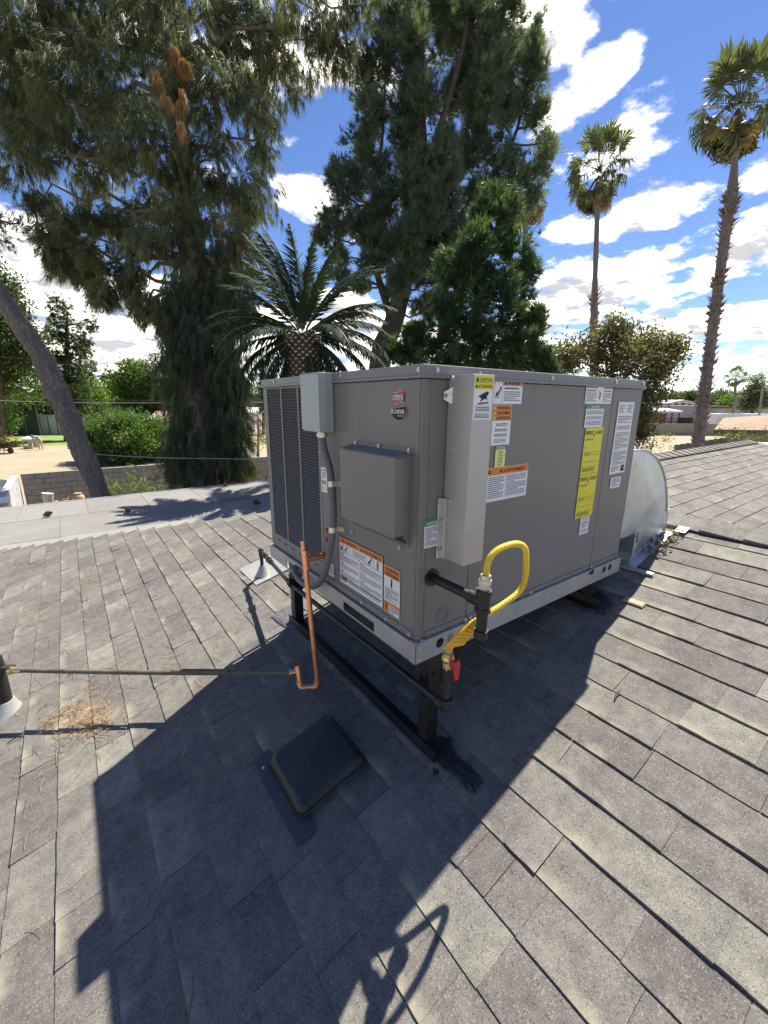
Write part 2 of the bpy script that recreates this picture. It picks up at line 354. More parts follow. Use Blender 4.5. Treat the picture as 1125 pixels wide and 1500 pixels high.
def patio_mat():
    m, nt, b, _ = new_mat('grey_rolled_roofing')
    p = wpos(nt)
    a = nt.nodes.new('ShaderNodeAttribute'); a.attribute_type = 'OBJECT'; a.attribute_name = 'tone'
    n = nnode(nt, p, .9, 6, .6); fine = nnode(nt, p, 130, 3, .7)
    c = ramp(nt, n.outputs['Fac'], [(.3, (.160, .156, .148)), (.7, (.212, .206, .195))])
    c = mixc(nt, a.outputs['Fac'], c, (.255, .25, .235))
    c = mixc(nt, 1., c, ramp(nt, fine.outputs['Fac'], [(.3, (.7, .7, .7)), (.7, (1.3, 1.3, 1.3))]), 'MULTIPLY')
    d = nnode(nt, p, 2.6, 8, .7)
    c = mixc(nt, mathn(nt, 'MULTIPLY', ramp(nt, d.outputs['Fac'], [(.56, (0, 0, 0)), (.7, (1, 1, 1))]), .4), c, (.36, .30, .23))
    nt.links.new(c, b.inputs['Base Color']); b.inputs['Roughness'].default_value = .9
    bump(nt, b, fine.outputs['Fac'], .3, .004); return m
M['patio'] = patio_mat()

# ------------------------------------------------------------------ object helpers
LOC = {}
def tag(o, label=None, cat=None, group=None, kind=None):
    if label: o['label'] = label
    if cat: o['category'] = cat
    if group: o['group'] = group
    if kind: o['kind'] = kind
    return o
def thing(name, loc, label, cat, group=None):
    o = bpy.data.objects.new(name, None); COL.objects.link(o); o.location = Vector([float(x) for x in loc])
    o.empty_display_size = .1; LOC[o.name] = o.location.copy()
    return tag(o, label, cat, group)
def put(o, parent):
    if parent is not None:
        o.parent = parent; l = LOC.get(parent.name)
        if l is not None: o.matrix_parent_inverse = Matrix.Translation(-l)
    return o
def basis(d):
    d = np.asarray(d, float); d = d / np.linalg.norm(d)
    h = np.array([0, 0, 1.]) if abs(d[2]) < .9 else np.array([1., 0, 0])
    u = np.cross(h, d); u /= np.linalg.norm(u); return u, np.cross(d, u), d
class MB:
    def __init__(s): s.v = []; s.f = []; s.m = []
    def add(s, vs, fs, mi=0):
        k = len(s.v); s.v += [tuple(float(c) for c in v) for v in vs]
        for f in fs: s.f.append(tuple(i + k for i in f)); s.m.append(mi)
        return s
    def box(s, x0, x1, y0, y1, z0, z1, mi=0):
        vs = [(x, y, z) for z in (z0, z1) for y in (y0, y1) for x in (x0, x1)]
        return s.add(vs, [(0, 2, 3, 1), (4, 5, 7, 6), (0, 1, 5, 4), (2, 6, 7, 3), (0, 4, 6, 2), (1, 3, 7, 5)], mi)
    def obox(s, c, sx, sy, sz, ax, ay, az, mi=0):
        c, ax, ay, az = map(np.asarray, (c, ax, ay, az))
        vs = [c + ax * x * sx / 2 + ay * y * sy / 2 + az * z * sz / 2 for z in (-1, 1) for y in (-1, 1) for x in (-1, 1)]
        return s.add(vs, [(0, 2, 3, 1), (4, 5, 7, 6), (0, 1, 5, 4), (2, 6, 7, 3), (0, 4, 6, 2), (1, 3, 7, 5)], mi)
    def bar(s, p, q, w, h, mi=0):
        p, q = np.asarray(p, float), np.asarray(q, float); u, v, d = basis(q - p)
        return s.obox((p + q) / 2, w, h, np.linalg.norm(q - p), u, v, d, mi)
    def tube(s, path, rad, seg=12, mi=0, caps=True, jit=0., rnd=None):
        P = [np.asarray(p, float) for p in path]; n = len(P)
        if isinstance(rad, (int, float)): rad = [rad] * n
        vs = []; u = None
        for i in range(n):
            d = P[min(i + 1, n - 1)] - P[max(i - 1, 0)]; d = d / (np.linalg.norm(d) + 1e-12)
            if u is None: u = basis(d)[0]
            u = u - d * (u @ d); u /= np.linalg.norm(u); w = np.cross(d, u)
            for k in range(seg):
                a = 2 * math.pi * k / seg
                r = rad[i] * (1 + (jit * ((rnd or R_).random() - .5) if jit else 0))
                vs.append(P[i] + (u * math.cos(a) + w * math.sin(a)) * r)
        fs = [(i * seg + k, i * seg + (k + 1) % seg, (i + 1) * seg + (k + 1) % seg, (i + 1) * seg + k) for i in range(n - 1) for k in range(seg)]
        if caps: fs += [tuple(reversed(range(seg))), tuple((n - 1) * seg + k for k in range(seg))]
        return s.add(vs, fs, mi)
    def cyl(s, p, q, r, seg=16, mi=0): return s.tube([p, q], r, seg, mi)
    def ball(s, c, r, mi=0, nu=8, nv=6, sc=(1, 1, 1)):
        vs = [(c[0], c[1], c[2] + r * sc[2])]
        for j in range(1, nv):
            t = math.pi * j / nv
            for i in range(nu):
                a = 2 * math.pi * i / nu
                vs.append((c[0] + r * sc[0] * math.sin(t) * math.cos(a), c[1] + r * sc[1] * math.sin(t) * math.sin(a), c[2] + r * sc[2] * math.cos(t)))
        vs.append((c[0], c[1], c[2] - r * sc[2])); L_ = len(vs) - 1
        fs = [(0, 1 + i, 1 + (i + 1) % nu) for i in range(nu)]
        for j in range(nv - 2):
            for i in range(nu):
                A, B = 1 + j * nu, 1 + (j + 1) * nu
                fs.append((A + i, B + i, B + (i + 1) % nu, A + (i + 1) % nu))
        A = 1 + (nv - 2) * nu
        fs += [(A + (i + 1) % nu, A + i, L_) for i in range(nu)]
        return s.add(vs, fs, mi)
    def prism(s, poly, ext, mi=0):
        """closed polygon (list of 3-D points) pushed along ext"""
        n = len(poly); e = np.asarray(ext, float); P = [np.asarray(p, float) for p in poly]
        vs = P + [p + e for p in P]
        fs = [tuple(reversed(range(n))), tuple(range(n, 2 * n))] + [(i, (i + 1) % n, n + (i + 1) % n, n + i) for i in range(n)]
        return s.add(vs, fs, mi)
    def mesh(s, name, mats):
        me = bpy.data.meshes.new(name); me.from_pydata(s.v, [], s.f)
        for m in (mats if isinstance(mats, (list, tuple)) else [mats]): me.materials.append(m)
        if len(me.materials) > 1: me.polygons.foreach_set('material_index', s.m)
        return me
    def build(s, name, mats, parent=None, smooth=False, bevel=0, fix=True):
        me = s.mesh(name, mats)
        if smooth:
            me.polygons.foreach_set('use_smooth', [True] * len(me.polygons))
            me.set_sharp_from_angle(angle=math.radians(40))
        o = bpy.data.objects.new(name, me); COL.objects.link(o); put(o, parent)
        if bevel:
            b = o.modifiers.new('bevel', 'BEVEL'); b.width = bevel; b.segments = 2; b.limit_method = 'ANGLE'; b.angle_limit = math.radians(35)
        return o
def smooth_path(pts, n=8):
    P = [np.asarray(p, float) for p in pts]; out = []
    for i in range(len(P) - 1):
        p0, p1, p2, p3 = P[max(i - 1, 0)], P[i], P[i + 1], P[min(i + 2, len(P) - 1)]
        for k in range(n):
            t = k / n
            out.append(.5 * ((2 * p1) + (-p0 + p2) * t + (2 * p0 - 5 * p1 + 4 * p2 - p3) * t * t + (-p0 + 3 * p1 - 3 * p2 + p3) * t ** 3))
    out.append(P[-1]); return out
def link_mesh(name, me, parent=None):
    o = bpy.data.objects.new(name, me); COL.objects.link(o); return put(o, parent)
def raw_mesh(name, V, T, mats, tone=None, quad=False, mi=None):
    """fast mesh from numpy arrays; tone is one value per face"""
    me = bpy.data.meshes.new(name); k = T.shape[1]
    me.vertices.add(len(V)); me.vertices.foreach_set('co', np.ascontiguousarray(V, np.float32).ravel())
    me.loops.add(T.size); me.loops.foreach_set('vertex_index', np.ascontiguousarray(T, np.int32).ravel())
    me.polygons.add(len(T)); me.polygons.foreach_set('loop_start', np.arange(0, T.size, k, dtype=np.int32))
    me.polygons.foreach_set('loop_total', np.full(len(T), k, np.int32))
    for m in (mats if isinstance(mats, (list, tuple)) else [mats]): me.materials.append(m)
    if mi is not None: me.polygons.foreach_set('material_index', np.asarray(mi, np.int32))
    if tone is not None:
        at = me.attributes.new('tone', 'FLOAT', 'FACE'); at.data.foreach_set('value', np.asarray(tone, np.float32))
    me.update(calc_edges=True); me.shade_flat(); return me

# ------------------------------------------------------------------ ground and far setting
GZ = -3.4
def sheet(name, x0, x1, y0, y1, z, m, kind='structure', n=1):
    mb = MB(); mb.add([(x0, y0, z), (x1, y0, z), (x1, y1, z), (x0, y1, z)], [(0, 1, 2, 3)])
    return tag(mb.build(name, m), kind=kind)
sheet('ground', -1500, 1500, -1500, 1500, GZ, M['ground'])
mb = MB(); mb.add([(-40, 12, GZ + .004), (60, 12, GZ + .004), (60, 52, GZ + .004), (-40, 50, GZ + .004)], [(0, 1, 2, 3)])
tag(mb.build('dirt_yard', M['sand']), kind='structure')
mb = MB(); mb.add([(-40, 49.6, GZ + .008), (14, 51, GZ + .008), (14, 68, GZ + .008), (-40, 68, GZ + .008)], [(0, 1, 2, 3)])
tag(mb.build('lawn', M['lawn']), kind='structure')
mb = MB(); mb.add([(30, 2, GZ + .006), (66, 2, GZ + .006), (66, 28, GZ + .006), (30, 28, GZ + .006)], [(0, 1, 2, 3)])
tag(mb.build('dirt_lot', M['sand']), kind='structure')

# ------------------------------------------------------------------ the house roof
RA, RD = 0.2626, -0.4418            # slope (rise per metre of X) and height at X = 0
RX, RZ = 2.2, RD + RA * 2.2         # ridge of the near wing
MY = 1.55                           # ridge of the main roof, same height
NRM = np.array([-RA, 0, 1.0]); NRM /= np.linalg.norm(NRM)
E1 = np.array([1, 0, RA]); KS = np.linalg.norm(E1); E1 = E1 / KS
def roof_z(x): return RD + RA * x
mb = MB(); XL = -3.2; YL = MY + (RX - XL); zl = roof_z(XL)
mb.add([(XL, -4, zl), (RX, -4, RZ), (RX, MY, RZ), (XL, YL, zl)], [(0, 1, 2, 3)])                                    # near plane
mb.add([(RX, MY, RZ), (9.9, MY, RZ), (9.9 + 5.4, MY + 5.4, RZ - RA * 5.4), (XL, YL, zl)], [(0, 1, 2, 3)])           # back of the main roof
mb.add([(RX, -4, RZ), (RX + 5.55, -4, RZ - RA * 5.55), (RX, MY, RZ)], [(0, 1, 2)])                                  # back of the wing
mb.add([(RX, MY, RZ), (RX + 5.55, -4, RZ - RA * 5.55), (9.9 + 5.55, -4, RZ - RA * 5.55), (9.9, MY, RZ)], [(0, 1, 2, 3)])  # front of the main roof
mb.add([(9.9, MY, RZ), (15.45, -4, RZ - RA * 5.55), (15.3, MY + 5.4, RZ - RA * 5.4)], [(0, 1, 2)])                   # hipped end
roof = tag(mb.build('house_roof', M['deck']), kind='structure')
# walls under the eaves
mb = MB()
mb.box(-2.9, 14.9, -3.7, 6.6, GZ, zl - .06)
tag(mb.build('house_wall', M['stucco_w']), kind='structure')

EXPO = .1437
UV_LAYER = 'uv'
def tab_geom(t, var=0):
    """unit tab: x 0..1 up the slope (one exposure + tuck), y 0..1 along the course; butt is t thick and slightly uneven"""
    r = random.Random(90 + var); u1 = 1.12; n = 5; vs = []
    jx = [r.uniform(-.008, .008) for _ in range(n)]; jt = [t * r.uniform(.86, 1.14) for _ in range(n)]
    for k in range(n):
        y = k / (n - 1)
        vs += [(jx[k], y, 0), (jx[k] + .004, y, jt[k]), (.45, y, t * .58 + r.uniform(-.0005, .0005)), (u1, y, t * .06)]
    fs = []
    for k in range(n - 1):
        a, b = 4 * k, 4 * (k + 1)
        fs += [(a, a + 1, b + 1, b), (a + 1, a + 2, b + 2, b + 1), (a + 2, a + 3, b + 3, b + 2)]
    e = 4 * (n - 1)
    return vs, fs, [(0, 3, 2, 1), (e, e + 1, e + 2, e + 3)]
def tab_mesh(t, var):
    vs, fs, caps = tab_geom(t, var); me = bpy.data.meshes.new('shingle'); me.from_pydata(vs, [], fs + caps); me.materials.append(M['shingle'])
    uv = me.uv_layers.new(name='uv')
    for l in me.loops:
        v = me.vertices[l.vertex_index].co; uv.data[l.index].uv = (v.y, v.x)
    return me
TAB = [[tab_mesh(t, 3 * i + v) for v in range(3)] for i, t in enumerate((.005, .007, .0095))]
TT = (.005, .007, .0095)
def pick_tone(r):
    q = r.random()
    if q < .22: return r.uniform(.12, .3)
    if q < .66: return r.uniform(.35, .55)
    if q < .86: return r.uniform(.55, .72)
    return r.uniform(.8, 1.0)
tabs = []
rr = random.Random(21)
for i in range(-23, 16):
    xb = .036 + .139 * i; s0 = xb * KS
    ye = MY + (RX - xb) - .02; y = -4.0 + rr.random() * .3
    if xb < XL + .2: continue
    while y < ye:
        w = rr.choice((.10, .15, .17, .2, .22, .26, .3, .34)) * rr.uniform(.9, 1.12); y1 = min(y + w, ye)
        if y1 - y > .03:
            up = min(1.0, (RX - .01 - xb) * KS / EXPO / 1.12)
            tabs.append([s0 + rr.uniform(-.002, .002), y, y1, rr.choice((0, 0, 1, 1, 2)), pick_tone(rr), up, rr.uniform(-.004, .004)])
        y = y1 + rr.choice((.0004, .0006, .001, .0022))
def tab_size(tb):
    c = E1 * (tb[0] + .07) + np.array([0, (tb[1] + tb[2]) / 2, RD]); d = c - CP; dep = d @ CF
    if dep < .2: return 0
    px = 562.5 + FPX * (d @ CR) / dep; py = 750 - FPX * (d @ CU) / dep
    if px < -60 or px > 1185 or py > 1560: return 0
    return (tb[2] - tb[1]) * abs(NRM @ d) / dep ** 3
tabs.sort(key=tab_size, reverse=True)
NPART = 270
BASE = Matrix(((E1[0], 0, NRM[0], 0), (0, 1, 0, 0), (E1[2], 0, NRM[2], RD), (0, 0, 0, 1)))
for tb in tabs[:NPART]:
    o = link_mesh('shingle', rr.choice(TAB[tb[3]]), roof); o['tone'] = tb[4]
    o.matrix_basis = BASE @ Matrix.Translation((tb[0], tb[1], .0012)) @ Matrix.Rotation(tb[6], 4, 'Z') @ Matrix.Diagonal((EXPO * tb[5], tb[2] - tb[1], 1, 1))
def joined_tabs(name, items, parent):
    """items: (4x4 matrix, thickness index, tone)"""
    V = []; F = []; UVs = []; T = []
    for k, (mx, ti, tone) in enumerate(items):
        vs, fs, caps = tab_geom(TT[ti], k % 9); fs = fs + caps; a = np.array([(*v, 1) for v in vs]) @ np.array(mx).T
        V.append(a[:, :3]); F.append(np.array(fs) + 20 * k); T += [tone] * len(fs)
        for f in fs: UVs += [(vs[j][1], vs[j][0]) for j in f]
    me = raw_mesh(name, np.vstack(V), np.vstack(F), M['shingle'], T)
    uv = me.uv_layers.new(name='uv'); uv.data.foreach_set('uv', np.array(UVs, np.float32).ravel())
    o = link_mesh(name, me, parent); o['kind'] = 'stuff'; return o
items = []
for tb in tabs[NPART:]:
    items.append((BASE @ Matrix.Translation((tb[0], tb[1], .0012)) @ Matrix.Diagonal((EXPO * tb[5], tb[2] - tb[1], 1, 1)), tb[3], tb[4]))
# front slope of the main roof, courses along X; its tabs are too small to pick apart
e2 = np.array([0, 1, RA]); e2 /= np.linalg.norm(e2); n2 = np.array([0, -RA, 1]); n2 /= np.linalg.norm(n2)
BASE2 = Matrix(((0, -1, 0, RX), (e2[1], 0, n2[1], MY), (e2[2], 0, n2[2], RZ), (0, 0, 0, 1)))
for i in range(1, 24):
    s0 = -i * EXPO; yv = MY + s0 * e2[1]
    x = RX + (MY - yv) + rr.random() * .3; xe = 9.9 + (MY - yv)
    while x < xe:
        w = rr.choice((.15, .2, .22, .26, .3, .34)) * rr.uniform(.9, 1.12)
        items.append((BASE2 @ Matrix.Translation((s0, -(x - RX), .0012)) @ Matrix.Diagonal((EXPO, -(min(x + w, xe) - x), 1, 1)), rr.choice((0, 1, 1, 2)), pick_tone(rr)))
        x += w + .002
joined_tabs('shingle', items, roof)
# ridge caps, one by one
def cap_mesh(L_=.30, wd=.15, t=.014):
    mb = MB(); prof = [(-wd, -RA * wd * .95), (-wd * .5, -RA * wd * .42), (0, .006), (wd * .5, -RA * wd * .42), (wd, -RA * wd * .95)]
    vs = []
    for yy, lift in ((0, .020), (L_, .004)):
        for (x, z) in prof: vs.append((x, yy, z + lift))
        for (x, z) in prof: vs.append((x, yy, z + lift - (t if yy == 0 else .004)))
    fs = []
    for k in range(4):
        fs += [(k, k + 1, 11 + k, 10 + k), (k + 5, k, k + 1, k + 6)]
    fs += [(0, 10, 15, 5), (4, 9, 19, 14)]
    mb.add(vs, fs); me = mb.mesh('ridge_cap', M['shingle'])
    uv = me.uv_layers.new(name='uv')
    for l in me.loops:
        v = me.vertices[l.vertex_index].co; uv.data[l.index].uv = (v.x, .5 + v.y)
    return me
capm = cap_mesh()
y = -2.6
while y < 1.5:
    o = link_mesh('ridge_cap', capm, roof); o['tone'] = rr.uniform(.5, .8)
    o.matrix_basis = Matrix.Translation((RX, y + .21, RZ + .008)) @ Matrix.Rotation(math.pi, 4, 'Z') @ Matrix.Rotation(rr.uniform(-.012, .012), 4, 'Z')
    y += .205
capm2 = cap_mesh(.32, .15, .03)
x = 2.35
while x < 9.8:
    o = link_mesh('ridge_cap', capm2, roof); o['tone'] = rr.uniform(.5, .75)
    o.matrix_basis = Matrix.Translation((x, MY, RZ + .012)) @ Matrix.Rotation(-math.pi / 2, 4, 'Z')
    x += .22
# tar and mastic daubs around the stand legs
def daub(pts, h, m, lab, n=5, seed=1):
    r = random.Random(seed); P = [np.array(p, float) for p in pts]; out = []
    for i in range(len(P)):
        a, b = P[i], P[(i + 1) % len(P)]
        for k in range(n):
            q = a + (b - a) * k / n; out.append(q + np.array([r.uniform(-.006, .006), r.uniform(-.008, .008)]))
    c = sum(out) / len(out); n_ = len(out); vs = []
    for s_, hh in ((1., .002), (.93, h), (.5, h * 1.25)):
        for q in out:
            w = c + (q - c) * s_; vs.append((w[0], w[1], roof_z(w[0]) + .006 + hh + r.uniform(-.001, .001)))
    vs.append((c[0], c[1], roof_z(c[0]) + .006 + h * 1.2))
    fs = []
    for g in range(2):
        for i in range(n_): fs.append((g * n_ + i, g * n_ + (i + 1) % n_, (g + 1) * n_ + (i + 1) % n_, (g + 1) * n_ + i))
    fs += [(2 * n_ + i, 2 * n_ + (i + 1) % n_, 3 * n_) for i in range(n_)]
    o = MB().add(vs, fs).build('tar_daub', m, roof, smooth=True); o['label'] = lab
daub([(.125, .035), (.165, -.02), (.135, -.09), (.13, -.215), (.072, -.235), (.068, -.135), (.062, -.045), (.06, .03)], .006, M['tar'], 'fresh black tar daub running from the near leg of the stand', 7, 2)
daub([(0, 1.34), (.13, 1.34), (.185, 1.12), (.10, 1.01), (.01, 1.17)], .006, M['grit'], 'gritty grey mastic daub under the far left leg', 5, 3)
daub([(1.10, .22), (1.17, .16), (1.26, .0), (1.20, -.095), (1.11, -.1), (1.09, .0)], .012, M['tar'], 'black tar daub around the back right leg', 5, 4)
daub([(.03, -.075), (.045, -.07), (.046, -.085), (.031, -.09)], .003, M['tar'], 'small black tar spot beside the near leg', 2, 5)
o = MB()
o.add([(1.245, -.105, roof_z(1.245) + .012), (1.285, -.105, roof_z(1.285) + .012), (1.285, -.2, roof_z(1.285) + .012), (1.245, -.2, roof_z(1.245) + .012),
       (1.25, -.11, roof_z(1.25) + .017), (1.28, -.11, roof_z(1.28) + .017), (1.28, -.195, roof_z(1.28) + .017), (1.25, -.195, roof_z(1.25) + .017)],
      [(4, 5, 6, 7), (0, 1, 5, 4), (1, 2, 6, 5), (2, 3, 7, 6), (3, 0, 4, 7)])
o = o.build('caulk_smear', mat('tan_caulk', (.42, .32, .2), .8, 0, .2, 40), roof); o['label'] = 'tan caulk smear on a shingle near the duct'

# ------------------------------------------------------------------ patio roof beyond the hip
PZ = -1.12
mb = MB(); mb.box(-9, 16, 5.6, 9.35, PZ - .16, PZ)
patio = tag(mb.build('patio_roof', M['patio']), kind='structure')
rp = random.Random(5); x = -9.0
while x < 8:
    w = .98
    for (ya, yb) in ((5.65, 6.62), (6.63, 8.0), (8.01, 9.36)):
        xs = x + (.4 if ya > 7 else 0.)
        o = MB().box(0, w - .006, 0, yb - ya - .006, 0, .006).build('roofing_sheet', M['patio'], patio)
        o['tone'] = rp.uniform(.0, .35) + (.35 if ya < 6 else 0)
        o.location = (xs, ya, PZ + .001); o.rotation_euler = (rp.uniform(-.001, .001), rp.uniform(-.002, .002), 0)
    x += w
mb = MB().box(-9, 16, 9.36, 9.39, PZ - .18, PZ + .012)
mb.build('edge_strip', M['roof_grey'], patio)
mb = MB(); mb.box(-8.9, 15.9, 9.1, 9.3, GZ, PZ - .17)
tag(mb.build('patio_wall', M['stucco_w']), kind='structure')

# ------------------------------------------------------------------ package unit
UL, UW, UH = 1.373, 1.235, .94
unit = thing('air_conditioner', (0, 0, -.01), 'taupe grey packaged air conditioner standing on black legs on the shingle roof', 'air conditioner')
MB().box(.006, UL - .006, .006, UW - .006, .058, .90).build('cabinet_core', M['dark'], unit)
# cap
mb = MB(); o_ = .006
ring = [(-o_, -o_), (UL + o_, -o_), (UL + o_, UW + o_), (-o_, UW + o_)]
mb.prism([(x, y, .906) for x, y in ring], (0, 0, .034))
mb.build('top_cap', M['paint_lip'], unit, bevel=.003)
mb = MB(); l_ = .010
for (x0, x1, y0, y1) in ((-l_, UL + l_, -l_, -o_), (-l_, UL + l_, UW + o_, UW + l_), (-l_, -o_, -o_, UW + o_), (UL + o_, UL + l_, -o_, UW + o_)):
    mb.box(x0, x1, y0, y1, .902, .912)
mb.build('cap_lip', M['paint_lip'], unit, bevel=.002)
def panel(name, face, a0, a1, z0, z1, m, t=.005, bev=.0018):
    mb = MB()
    if face == 'f': mb.box(.006 - t, .006, a0, a1, z0, z1)
    elif face == 'r': mb.box(a0, a1, .006 - t, .006, z0, z1)
    elif face == 'b': mb.box(UL - .006, UL - .006 + t, a0, a1, z0, z1)
    else: mb.box(a0, a1, UW - .006, UW - .006 + t, z0, z1)
    return mb.build(name, m, unit, bevel=bev)
PT = M['paint']
panel('front_panel', 'f', .0125, .6245, .066, .901, PT)
panel('coil_post', 'f', .6275, .652, .066, .901, PT)
panel('corner_post', 'f', 1.187, UW, .066, .901, PT)
panel('grille_header', 'f', .652, 1.187, .893, .901, PT)
panel('grille_sill', 'f', .652, 1.187, .066, .142, PT)
mb = MB(); mb.box(.0, .012, 0, .0095, .066, .901); mb.box(.0005, .030, .0002, .006, .066, .901)
mb.build('corner_post', PT, unit, bevel=.0015)
panel('side_panel', 'r', .032, .2365, .066, .901, PT)
panel('side_panel', 'r', .2395, 1.098, .066, .901, PT)
panel('side_panel', 'r', 1.101, UL, .066, .901, PT)
panel('back_panel', 'b', .0, UW, .066, .901, PT)
panel('far_panel', 'l', .0, UL, .066, .901, PT)
# folded bottom flange lines on the panels
mb = MB()
mb.box(-.0025, .0005, .02, .617, .066, .092); mb.build('panel_flange', PT, unit, bevel=.0012)
mb = MB(); mb.box(.04, .23, -.0025, .0005, .066, .088); mb.box(.247, 1.09, -.0025, .0005, .066, .086); mb.box(1.108, 1.36, -.0025, .0005, .066, .086)
mb.build('panel_flange', PT, unit, bevel=.0012)
# louvre: three bays of slats in front of the coil
MB().box(.05, .06, .655, 1.185, .142, .893).build('coil', M['fin'], unit)
for yb in (.8315, 1.0145): panel('louvre_bar', 'f', yb - .0075, yb + .0075, .142, .893, PT)
slm = None
ns = 55; z0, z1 = .150, .889
for bay, (ya, yb) in enumerate(((.652, .824), (.839, 1.007), (1.022, 1.187))):
    mb = MB(); tt = .0011
    prof = [(.0035, -.0030), (.0015, -.0018), (.012, .0050), (.014, .0052)]
    vs = [(x, 0, z) for x, z in prof] + [(x, yb - ya, z) for x, z in prof]
    vs += [(x, y, z - tt) for (x, y, z) in vs]
    mb.add(vs, [(0, 1, 5, 4), (1, 2, 6, 5), (2, 3, 7, 6), (8, 12, 13, 9), (9, 13, 14, 10), (10, 14, 15, 11), (0, 4, 12, 8), (3, 11, 15, 7)])
    me = mb.mesh('louvre_slat', PT)
    for k in range(ns):
        o = link_mesh('louvre_slat', me, unit); o.location = (0, ya, z0 + (z1 - z0) * k / (ns - 1))
for yv in (1.133, 1.049, .96, .872, .785, .70): MB().box(-.0004, .004, yv - .017, yv + .017, .108, .114).build('drain_slot', M['dark'], unit)
# cap and panel screws
def screw(x, y, z, ax):
    mb = MB()
    d = {'f': (-1, 0, 0), 'r': (0, -1, 0)}[ax]
    p = np.array((x, y, z)); mb.tube([p, p + np.array(d) * .003], .0075, 8); mb.tube([p + np.array(d) * .003, p + np.array(d) * .0065], .0045, 6)
    return mb
sm = {}
for ax in 'fr': sm[ax] = screw(0, 0, 0, ax).mesh('screw', M['zinc'])
def scr(ax, a, z, off=0., par=None):
    o = link_mesh('screw', sm[ax], par or unit)
    o.location = Vector((-off, a, z) if ax == 'f' else (a, -off, z))
for a, z in ((.012, .925), (1.06, .925), (.44, .925)): scr('f', a, z, .006)
for a, z in ((.045, .925), (.225, .922), (.615, .924), (1.09, .924), (1.345, .924)): scr('r', a, z, .006)
for a, z in ((.03, .078), (.32, .078), (.59, .078), (.16, .0785), (.565, .0775)): scr('f', a, z, .003)
for a, z in ((.022, .062), (.228, .190), (.232, .074), (.255, .076), (.62, .074), (1.10, .075), (1.345, .080)): scr('r', a, z, .003)
# knockout ring and gas inlet bushing
mb = MB()
for r0 in (.030, .017):
    pts = [(.116 + r0 * math.cos(t), -.0003, .126 + r0 * math.sin(t)) for t in np.linspace(0, 2 * math.pi, 25)]
    mb.tube(pts, .0011, 5, caps=False)
mb.build('knockout', PT, unit)
MB().cyl((.062, .004, .28), (.062, -.004, .28), .030, 20).build('pipe_grommet', M['black'], unit)
# combustion air hood on the front
mb = MB(); h0, h1 = .045, .365; X0 = -.0605
top = [(.001, .690), (X0, .672), (X0, .425), (.001, .385)]
th = .002
for yy, ee in ((h0, th), (h1 - th, th)):
    mb.prism([(x, yy, z) for x, z in ((.0005, .682), (X0, .672), (X0, .427), (-.028, .427), (.0005, .382))], (0, ee, 0))
mb.box(X0 - .0015, X0, h0 - .001, h1 + .001, .424, .674)
mb.prism([(X0 - .0015, h0 - .004, .6745), (.0008, h0 - .012, .686), (.0008, h1 + .012, .686), (X0 - .0015, h1 + .004, .6745)], (0, 0, .002))
mb.box(-.0018, .0008, h0 - .012, h1 + .012, .686, .700)
mb.box(-.0015, .0008, .07, h1, .375, .384)
mb.build('air_intake_hood', PT, unit, bevel=.001)
for a, z in ((.352, .694), (.21, .694), (.052, .694)): scr('f', a, z, .002)
for a, z in ((.385, .352), (.09, .372)): scr('f', a, z, .001)
MB().box(-.0006, .001, .06, .35, .39, .67).build('hood_shade_sheet', M['dark'], unit)  # dark sheet on the panel paints the shade behind the hood
# vent cover on the side
mb = MB(); cx0, cx1, cy = .098, .186, -.1; zc0, zc1 = .343, .913
mb.box(cx0, cx1, cy, cy + .002, zc0, zc1); mb.box(cx0, cx0 + .002, cy + .002, -.002, zc0, zc1); mb.box(cx1 - .002, cx1, cy + .002, -.002, zc0, zc1)
mb.box(cx0 + .002, cx1 - .002, cy + .002, -.002, zc1 - .002, zc1); mb.prism([(cx0 + .002, cy + .002, zc0), (cx1 - .002, cy + .002, zc0), (cx1 - .002, -.003, zc0 + .02), (cx0 + .002, -.003, zc0 + .02)], (0, 0, .002))
vc = mb.build('vent_cover', M['cover'], unit, bevel=.0015)
mb = MB(); mb.box(.072, .0975, -.006, -.001, .345, .545); mb.box(.088, .0978, -.022, -.006, .345, .545)
mb.build('cover_flange', M['galv'], unit, bevel=.001)
mb = MB(); mb.prism([(.0979, -.02, .83), (.078, -.004, .845), (.078, -.004, .865), (.0979, -.02, .88)], (0, .002, 0)); mb.build('cover_clip', M['zinc'], unit)
for a, z in ((.084, .47), (.086, .44), (.082, .375), (.083, .855)): scr('r', a, z, .007)
for z in (.70, .54): MB().ball((.0965, -.035, z), .005).build('screw', M['zinc'], unit)
MB().ball((.0965, -.02, .905), .006).build('screw', M['zinc'], unit)
